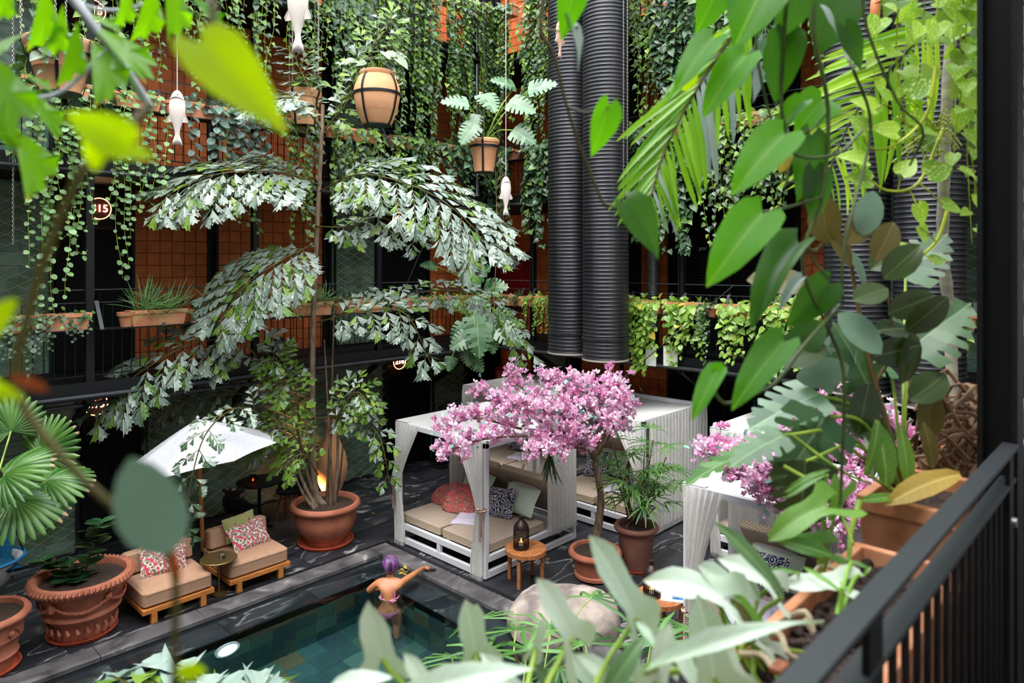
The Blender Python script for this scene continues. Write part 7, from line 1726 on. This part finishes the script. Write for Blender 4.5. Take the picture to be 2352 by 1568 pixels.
# H: slender ringed trunk
tp_ = [P(2182, 740, 3.15), P(2166, 560, 3.15), P(2172, 300, 3.15), P(2188, 0, 3.15), P(2192, -200, 3.15)]; o = P(2190, 1010, 3.0)
t = thing('slender_palm', 'slender pale ringed palm trunk rising from the root ball planter', 'palm', o); q = spline([o] + tp_, 40)
MB().tube([p - o for p in q], [.024 + (.003 if i % 3 == 0 else 0) for i in range(41)], 12).build('trunk', M['trunk_ring'], t, smooth=True)
fs = MB()
for k in range(34):
    a = P(2165 - rnd.uniform(0, 20), 300 + rnd.uniform(-10, 30), 3.1); e = a + RGT * rnd.uniform(-.32, .02) + UPV * rnd.uniform(-.12, .14) + TOC * rnd.uniform(-.05, .2); fs.tube([p - o for p in spline([a, a.lerp(e, .5) + UPV * .03, e], 6)], .0032, 4)
    for j in range(5): fs.lathe([(0, -.007), (.006, 0), (0, .007)], 5, c=tuple(a.lerp(e, .4 + .14 * j) - o + rv(.012)))
stuff(fs.build('flower_spray', M['stem_yellow'], t))
# I: pothos strands over the near railing
def strands(label, cols, sp, seed, n=None):
    t = thing('trailing_vine', label, 'plant', P(*cols[0][:2], cols[0][3])); o = Vector(t.location); st = MB(); bag = Bag(); dd = dict(SP[sp]); smat = dd.pop('st'); dd.pop('nm')
    for (px, y0, y1, d) in cols:
        a = P(px, y0, d); ln = a.z - P(px, y1, d).z; vine(st, bag, a, TOC, ln, reach=rnd.uniform(.02, .2), **dd)
    st.v = [tuple(Vector(q) - o) for q in st.v]; stuff(st.build('stems', M[smat], t)); bag.emit(t, 160); return t
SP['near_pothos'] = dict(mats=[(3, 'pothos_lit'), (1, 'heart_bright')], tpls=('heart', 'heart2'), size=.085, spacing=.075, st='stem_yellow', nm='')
strands('bright variegated pothos strands hanging over the near railing, lowest around the ringed trunk', [(px, -120, y1, d) for px, y1, d in ((2005, 260, 2.8), (2040, 330, 2.9), (2075, 240, 2.9), (2100, 420, 2.8), (2130, 330, 3.0), (2160, 250, 2.9), (2185, 480, 2.7), (2205, 360, 3.0), (2225, 560, 3.0), (2240, 420, 3.0), (2255, 640, 3.1), (2120, 120, 2.7), (2030, 140, 2.7), (2080, 100, 3.0), (2145, 180, 2.6), (2215, 200, 2.7), (2235, 250, 2.8))], 'near_pothos', 1)
strands('green vine strands hanging to the right of the black post', [(px, -100, y1, 3.4) for px, y1 in ((2322, 620), (2333, 480), (2341, 760), (2349, 560), (2358, 800), (2328, 260), (2345, 200))], 'near_pothos', 2)
def looping(label, path, d, leaves, mat='stem_yellow'):
    o = P(*path[0], d); t = thing('trailing_vine', label, 'plant', o); q = spline([P(*p, d) for p in path], 24); MB().tube([p - o for p in q], [lerp(.006, .0035, i / 24) for i in range(25)], 6).build('stem', M[mat], t, smooth=True); bag = Bag()
    for i, (px, py, s, tx, ty) in enumerate(leaves):
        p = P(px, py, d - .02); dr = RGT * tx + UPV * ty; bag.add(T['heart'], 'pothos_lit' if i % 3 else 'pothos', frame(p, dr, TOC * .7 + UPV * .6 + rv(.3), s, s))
        k = min(q, key=lambda w: (w - p).length); MB().tube([k - o, k.lerp(p, .5) - o + UPV * .006, p - o], .0028, 4).build('petiole', M[mat], t)
    bag.emit(t, 30)
looping('pothos runner curling low across the ducts with two pale leaves', [(2180, 470), (2150, 555), (2090, 600), (2060, 592), (2035, 560)], 2.5, [(2040, 555, .06, -.3, 1), (2052, 572, .07, 1, .4), (2110, 520, .07, .5, -.8), (2140, 600, .06, 1, .2)])
looping('pothos runner looping over the ducts above the lower one', [(2150, 150), (2130, 260), (2060, 330), (2000, 340), (1975, 290)], 2.4, [(1990, 300, .08, -.6, .6), (2010, 250, .09, -.8, .4), (2060, 305, .09, -1, .3), (2090, 215, .10, .7, .6), (2120, 300, .07, 1, -.2), (2040, 230, .07, -.5, .8)])
looping('pothos runner swinging down to the left of the ringed trunk', [(2165, 300), (2110, 420), (2040, 438), (1990, 405), (1960, 370)], 2.4, [(2000, 415, .09, -.9, .2), (1990, 370, .10, -1, .3), (2070, 400, .08, .6, .7), (2130, 400, .10, .8, .3), (2105, 470, .08, .4, -.9), (2165, 470, .08, .9, -.2)])
# J: rubber plant
rub = []
r = random.Random(8)
for (px, py, L_, tx, ty, mt) in ((1955, 610, .15, -.6, .8, 'under_brown'), (1900, 560, .16, -.2, 1, 'under_brown'), (1945, 560, .15, .6, .8, 'under_brown'), (2000, 620, .14, .8, .6, 'rubber'), (2010, 600, .15, .5, 1, 'under_brown'), (1985, 660, .13, -.3, 1, 'jade'), (2030, 640, .15, .7, .8, 'rubber'), (1870, 660, .20, -1, .2, 'under_brown'), (1960, 690, .13, .8, .3, 'rubber'), (2040, 720, .15, .8, .4, 'rubber'), (2010, 760, .14, .9, .1, 'rubber'), (2080, 760, .16, .7, .7, 'rubber'), (1900, 800, .20, -1, -.05, 'rubber'), (1995, 880, .17, -.2, -.7, 'rubber'), (2070, 880, .17, .2, .9, 'rubber'), (2020, 960, .19, -.9, .35, 'rubber'), (2060, 1000, .2, -1, .3, 'rubber'), (1950, 840, .16, -.8, -.3, 'jade'), (2130, 1010, .17, .1, 1, 'under_brown'), (1925, 720, .17, .6, -.6, 'jade'), (1935, 760, .19, -.3, -.9, 'pale_leaf'), (2090, 920, .17, .9, .6, 'rubber'), (2000, 820, .15, 1, .3, 'rubber'), (1890, 740, .16, -.8, -.6, 'philo_dark'), (1980, 540, .14, .2, 1, 'jade')):
    a = P(px, py, 2.3 + r.uniform(-.15, .15)); rub.append(('ovalb', mt, a, RGT * tx + UPV * ty + TOC * r.uniform(-.3, .4), L_))
o = Vector((2.55, .62, 3.55)); t = thing('rubber_plant', 'dark leathery leaved rubber plant standing before the right hand ducts', 'plant', o); bag = Bag()
for q, rr_ in (([o, P(2030, 950, 2.28), P(1990, 800, 2.3), P(1960, 640, 2.3), P(1950, 560, 2.3)], .011), ([P(2010, 880, 2.29), P(2050, 800, 2.3), P(2040, 680, 2.3)], .007), ([P(1990, 800, 2.3), P(1940, 740, 2.3), P(1890, 680, 2.3)], .007)):
    s = spline(q, 18); MB().tube([p - o for p in s], [lerp(rr_, rr_ * .5, i / 18) for i in range(19)], 8).build('stem', M['stem_brown'], t, smooth=True)
for tp, mt, a, dr, L_ in rub: bag.add(T[tp], mt, frame(a, dr, TOC * .8 + UPV * .5 + rv(.5), L_ * .85, L_, L_))
bag.emit(t, 60)
# K: monstera leaves on the near right
o = Vector((2.6, .66, 3.58)); t = thing('split_leaf_plant', 'split leaf plant reaching left from the square pot over the blossoms', 'plant', o); bag = Bag()
for (px, py, d, s, tx, ty, mt, nx, nu) in ((1880, 905, 2.2, .24, -.9, -.3, 'monstera', .3, 1), (1740, 1030, 2.1, .24, -1, -.30, 'monstera_edge', -.15, 1), (1895, 955, 2.1, .25, -.6, -.9, 'monstera', .9, .3), (1800, 1000, 2.0, .17, -.9, -.35, 'arrow_dark', .2, 1), (1850, 1060, 1.95, .20, -.1, -1, 'rubber', .9, .2), (1990, 880, 2.3, .22, -.3, .6, 'monstera', .8, .5), (2080, 640, 2.9, .24, .6, .8, 'monstera', .5, .8), (2090, 800, 2.5, .26, .8, .7, 'monstera', .6, .6), (1930, 870, 2.3, .2, -.6, .7, 'monstera', .7, .6), (2040, 840, 2.5, .22, -.7, .2, 'monstera', .4, .9)):
    p = P(px, py, d); m_ = frame(p, RGT * tx + UPV * ty + TOC * .1, TOC * nx + UPV * nu, s, s); bag.add(T['monstera'], mt, m_); q = spline([o, o.lerp(p, .5) + UPV * .10, p], 12); MB().tube([w - o for w in q], .0055, 6).build('leaf_stalk', M['stem_green'], t, smooth=True)
bag.emit(t, 20)
# N: broad upright leaves in the square pot
plant('peace_lily', 'broad upright green leaves and one yellowing leaf in the square pot', 'plant', Vector((2.55, .60, 3.56)), [([(2090, 1160, 2.2), (2040, 1120, 2.2), (1985, 1085, 2.15)], .006), ([(2100, 1150, 2.25), (2070, 1130, 2.2), (2040, 1120, 2.2)], .006), ([(2110, 1150, 2.3), (2090, 1120, 2.3)], .006)], [
    ('lanceb', 'arrow_green', (1985, 1088, 2.15), (2040, 985, 2.1), .9, (.9, .4, .3)), ('lanceb', 'arrow_green', (2035, 1118, 2.2), (2040, 982, 2.15), 1.2, (1, .2, .1)), ('lanceb', 'arrow_green', (2085, 1115, 2.25), (2085, 1000, 2.2), .8, (1, .2, -.2)), ('lanceb', 'yellowing', (2205, 1090, 2.2), (2055, 1115, 2.1), .9, (.5, .9, 0)), ('lanceb', 'under_brown', (2140, 1075, 2.3), (2140, 975, 2.3), 1.2, (1, .1, .1)), ('lanceb', 'arrow_green', (2090, 1150, 2.2), (1998, 1118, 2.1), .5, (.5, .9, 0)), ('lanceb', 'arrow', (2000, 1100, 2.2), (2010, 1010, 2.2), .7, (.9, .3, .6))])
# O: ball of roots
o = P(2190, 1000, 2.75); t = thing('root_ball', 'tangled nest of brown aerial roots behind the post', 'root', o); r = random.Random(4)
for i in range(90):
    a = r.uniform(0, 6.28); rr_ = r.uniform(.10, .27); q = []; h0 = r.uniform(-.18, .22); 
    for k in range(7):
        a += r.uniform(.1, .55) * (1 if i % 2 else -1); q.append(Vector((rr_ * math.cos(a) * 1.1, rr_ * .6 * math.sin(a), h0 + r.uniform(-.06, .06) - (.03 * k if i % 3 == 0 else 0))))
    MB().tube(spline(q, 14), r.uniform(.004, .010), 5).build('root', M['root'], t, smooth=True)
for i in range(24):
    x = r.uniform(-.26, .2); MB().tube(spline([(x, -.05, r.uniform(-.05, .15)), (x + r.uniform(-.05, .05), 0, -.1), (x + r.uniform(-.08, .08), .02, -.24)], 8), r.uniform(.003, .006), 5).build('root', M['root'], t, smooth=True)
# L: pale arrow leaved plants from the near planters
b0 = (.62, .52, 3.5); b1 = (1.35, .54, 3.5)
ar = [  # template, material, base px, tip px, width, normal
    ('arrow', 'arrow', (878, 1512, 1.15), (842, 1396, 1.12), 1.0, (.6, .9, -.2), 0), ('arrow', 'arrow', (1092, 1500, 1.25), (1078, 1388, 1.22), 1.0, (.6, .9, .1), 0), ('arrow', 'arrow', (1312, 1462, 1.2), (1252, 1330, 1.17), .95, (.6, .9, .2), 0), ('arrow', 'arrow', (1458, 1418, 1.25), (1384, 1232, 1.2), .85, (.6, .9, .25), 0),
    ('lanceb', 'arrow', (900, 1610, 1.0), (1245, 1478, 1.1), .5, (.6, .9, 0), 0), ('lanceb', 'arrow', (1480, 1545, 1.05), (1905, 1335, 1.15), .24, (.5, .9, -.2), 1), ('arrow2', 'arrow', (1662, 1372, 1.4), (1508, 1298, 1.4), .95, (.5, .9, 0), 1), ('arrow', 'arrow', (1712, 1378, 1.45), (1618, 1288, 1.42), 1.1, (.5, .9, .2), 1),
    ('arrow2', 'arrow', (1770, 1345, 1.5), (1680, 1265, 1.5), 1.0, (.6, .9, .2), 1), ('lanceb', 'arrow_dark', (1795, 1372, 1.4), (1692, 1192, 1.4), .75, (.7, .5, .6), 1), ('arrow', 'arrow', (1640, 1555, 1.15), (1615, 1380, 1.12), .9, (1, .3, .1), 1), ('arrow', 'arrow', (1500, 1568, 1.1), (1545, 1440, 1.1), .9, (.9, .4, .3), 1), ('arrow', 'arrow', (1095, 1475, 1.3), (1100, 1395, 1.28), .8, (.7, .7, .3), 0),
    ('lanceb', 'arrow_dark', (1385, 1600, 1.15), (1472, 1470, 1.15), .9, (1, .2, -.5), 0), ('lanceb', 'arrow', (760, 1575, 1.05), (890, 1535, 1.05), .9, (.5, .9, 0), 0), ('arrow', 'arrow', (1415, 1560, 1.2), (1330, 1500, 1.2), .8, (.8, .7, 0), 0), ('arrow2', 'arrow_green', (1735, 1440, 1.4), (1690, 1360, 1.4), .9, (1, .3, .2), 1), ('arrow', 'arrow', (1230, 1490, 1.3), (1255, 1420, 1.3), .7, (.6, .8, .5), 0), ('lanceb', 'under_brown', (1735, 1460, 1.35), (1700, 1380, 1.35), .8, (1, .2, .4), 1),
    ('arrow', 'arrow', (1600, 1580, 1.15), (1555, 1470, 1.15), .9, (.6, .9, .2), 1), ('arrow', 'arrow', (1690, 1560, 1.25), (1650, 1455, 1.25), .9, (.6, .9, -.2), 1), ('arrow2', 'arrow', (1180, 1590, 1.15), (1125, 1500, 1.15), .9, (.6, .9, .1), 0), ('arrow', 'arrow', (1360, 1580, 1.25), (1310, 1495, 1.25), .9, (.6, .9, .2), 0),
    ('arrow', 'arrow', (1775, 1500, 1.4), (1705, 1425, 1.4), .9, (.5, .9, .1), 1), ('arrow2', 'arrow', (1540, 1500, 1.3), (1485, 1425, 1.3), .9, (.6, .9, 0), 0), ('arrow', 'arrow', (985, 1585, 1.1), (935, 1500, 1.1), .9, (.6, .9, .2), 0), ('arrow', 'arrow_green', (1455, 1590, 1.25), (1510, 1510, 1.25), .8, (.7, .8, -.3), 0), ('arrow', 'arrow_dark', (1270, 1590, 1.3), (1230, 1520, 1.3), .9, (.6, .9, .2), 0)]
for grp, (bb, nm, lb) in enumerate(((b0, 'arrowhead_plant', 'pale silvery arrow leaved plant rising along the bottom edge'), (b1, 'arrowhead_plant', 'pale silvery arrow leaved plant leaning out of the pebble planter'))):
    o = Vector(bb); t = thing(nm, lb, 'plant', o); bag = Bag()
    for l in ar:
        if l[6] != grp: continue
        a = near(bag, *l[:6]); st = spline([o + Vector((rnd.uniform(-.3, .3), rnd.uniform(-.03, .06), -.02)), o.lerp(a, .6) + Vector((.02, .06, .0)), a], 10); MB().tube([p - o for p in st], [lerp(.0065, .0045, i / 10) for i in range(11)], 7).build('leaf_stalk', M['stem_green'], t, smooth=True)
    bag.emit(t, 40)
gr = [('arrow2', 'arrow_green', (1895, 1165, 1.7), (1775, 1200, 1.65), .9, (.4, .9, .1)), ('arrow', 'arrow_green', (1880, 1250, 1.7), (1768, 1218, 1.7), .8, (.5, .9, 0)), ('lanceb', 'arrow_green', (1905, 1275, 1.65), (1800, 1230, 1.65), 1.0, (.6, .7, -.3)), ('lanceb', 'arrow_green', (1985, 1320, 1.6), (2000, 1300, 1.6), 1.0, (.6, .8, 0)), ('lanceb', 'arrow_green', (1955, 1290, 1.6), (1998, 1298, 1.58), 1.0, (.5, .9, 0)), ('arrow', 'arrow_green', (1930, 1130, 1.8), (1905, 1200, 1.8), .8, (.8, .6, 0)), ('lanceb', 'arrow_green', (1900, 1090, 1.8), (1800, 1125, 1.8), .55, (.5, .9, 0)), ('arrow', 'arrow', (1930, 1340, 1.55), (1800, 1330, 1.55), .8, (.5, .9, 0)), ('lanceb', 'arrow_green', (1930, 1360, 1.5), (1850, 1290, 1.55), .5, (.7, .7, 0)), ('lanceb', 'arrow_green', (1830, 1315, 1.55), (1760, 1300, 1.55), .7, (.6, .9, 0))]
for lab, o, sel in (('fresh green young shoot sprouting from the clay pebbles', P(1935, 1405, 1.5), (3, 4, 8)), ('green arrow leaves growing up outside the pebble planter rim', P(1880, 1400, 1.86), (0, 1, 2, 5, 6, 7, 9))):
  t = thing('arrowhead_plant', lab, 'plant', o); bag = Bag()
  for l in [gr[k_] for k_ in sel]:
      a = near(bag, *l); st = spline([o + rv(.01), o.lerp(a, .5) + UPV * .03, a], 8); MB().tube([p - o for p in st], [lerp(.0055, .0035, i / 8) for i in range(9)], 7).build('leaf_stalk', M['stem_fresh'], t, smooth=True)
  bag.emit(t, 20)
plant('arrowhead_vine', 'long green stem slanting down from the split leaves toward the square pot', 'plant', P(1560 + 330, 1000, 1.9), [([(1800, 1070, 1.9), (1900, 1130, 1.85), (1940, 1200, 1.8), (1960, 1250, 1.75)], .0055), ([(1820, 1000, 1.95), (1930, 1080, 1.9), (2000, 1110, 2.0)], .0045), ([(1975, 1150, 1.9), (1955, 1220, 1.85), (1950, 1290, 1.8)], .008)], [('lanceb', 'arrow_green', (1905, 1080, 1.85), (1800, 1110, 1.85), .5, (.5, .9, 0))])
# M: lady palm below the railing
lady_palm('lady palm growing up from the courtyard below the arrow leaves', Vector((3.6, 1.9, .0)), [(1315, 1430, 4.1, 4), (1180, 1500, 4.0, 5), (1090, 1480, 4.2, 4), (1250, 1540, 3.9, 6), (1120, 1560, 3.9, 6), (1360, 1560, 3.8, 6), (1440, 1530, 3.9, 5), (1530, 1560, 3.8, 6), (1610, 1520, 3.9, 5), (1480, 1580, 3.6, 6), (1690, 1560, 3.8, 5), (1200, 1585, 3.6, 6), (1050, 1590, 3.9, 4)], 12)
pot('tall_pot', 'large terracotta pot of the lady palm under the near gallery', (3.6, 1.9, 0), [(0, .03), (.24, .03), (.25, .05), (.34, .50), (.36, .56), (.39, .565), (.41, .62), (.38, .64), (.33, .635), (.32, .60), (0, .58)], saucer=.3, soilz=.60, soilr=.33)
# N7: silvery fishtail frond at the lower left
o = Vector((1.45, 3.1, .5)); nf = thing('fishtail_palm', 'silvery fishtail palm crown poking up at the lower left edge', 'palm', o)
MB().tube([p - o for p in spline([o, Vector((1.5, 2.6, 1.4)), P(620, 1790, 3.0)], 14)], [lerp(.05, .02, i / 14) for i in range(15)], 8).build('trunk', M['palm_trunk'], nf, smooth=True)
for path, pl in (([P(620, 1790, 3.0), P(520, 1660, 2.9), P(360, 1600, 2.8), P(150, 1640, 2.7)], .30), ([P(620, 1790, 3.0), P(560, 1680, 3.0), P(480, 1630, 3.1), P(360, 1660, 3.2)], .26)):
    fishfrond(nf, path, pl, 7, .22, [(6, 'palm_grey_near'), (1, 'palm_green')], o, cap=60, droop=.75, per=.13)
pot('bowl_pot', 'terracotta bowl under the lower left fishtail palm', (1.45, 3.1, 0), [(0, .02), (.26, .02), (.285, .03), (.27, .09), (.32, .40), (.37, .46), (.37, .5), (.345, .53), (.305, .52), (.29, .46), (0, .45)], saucer=.33, soilz=.5, soilr=.29)
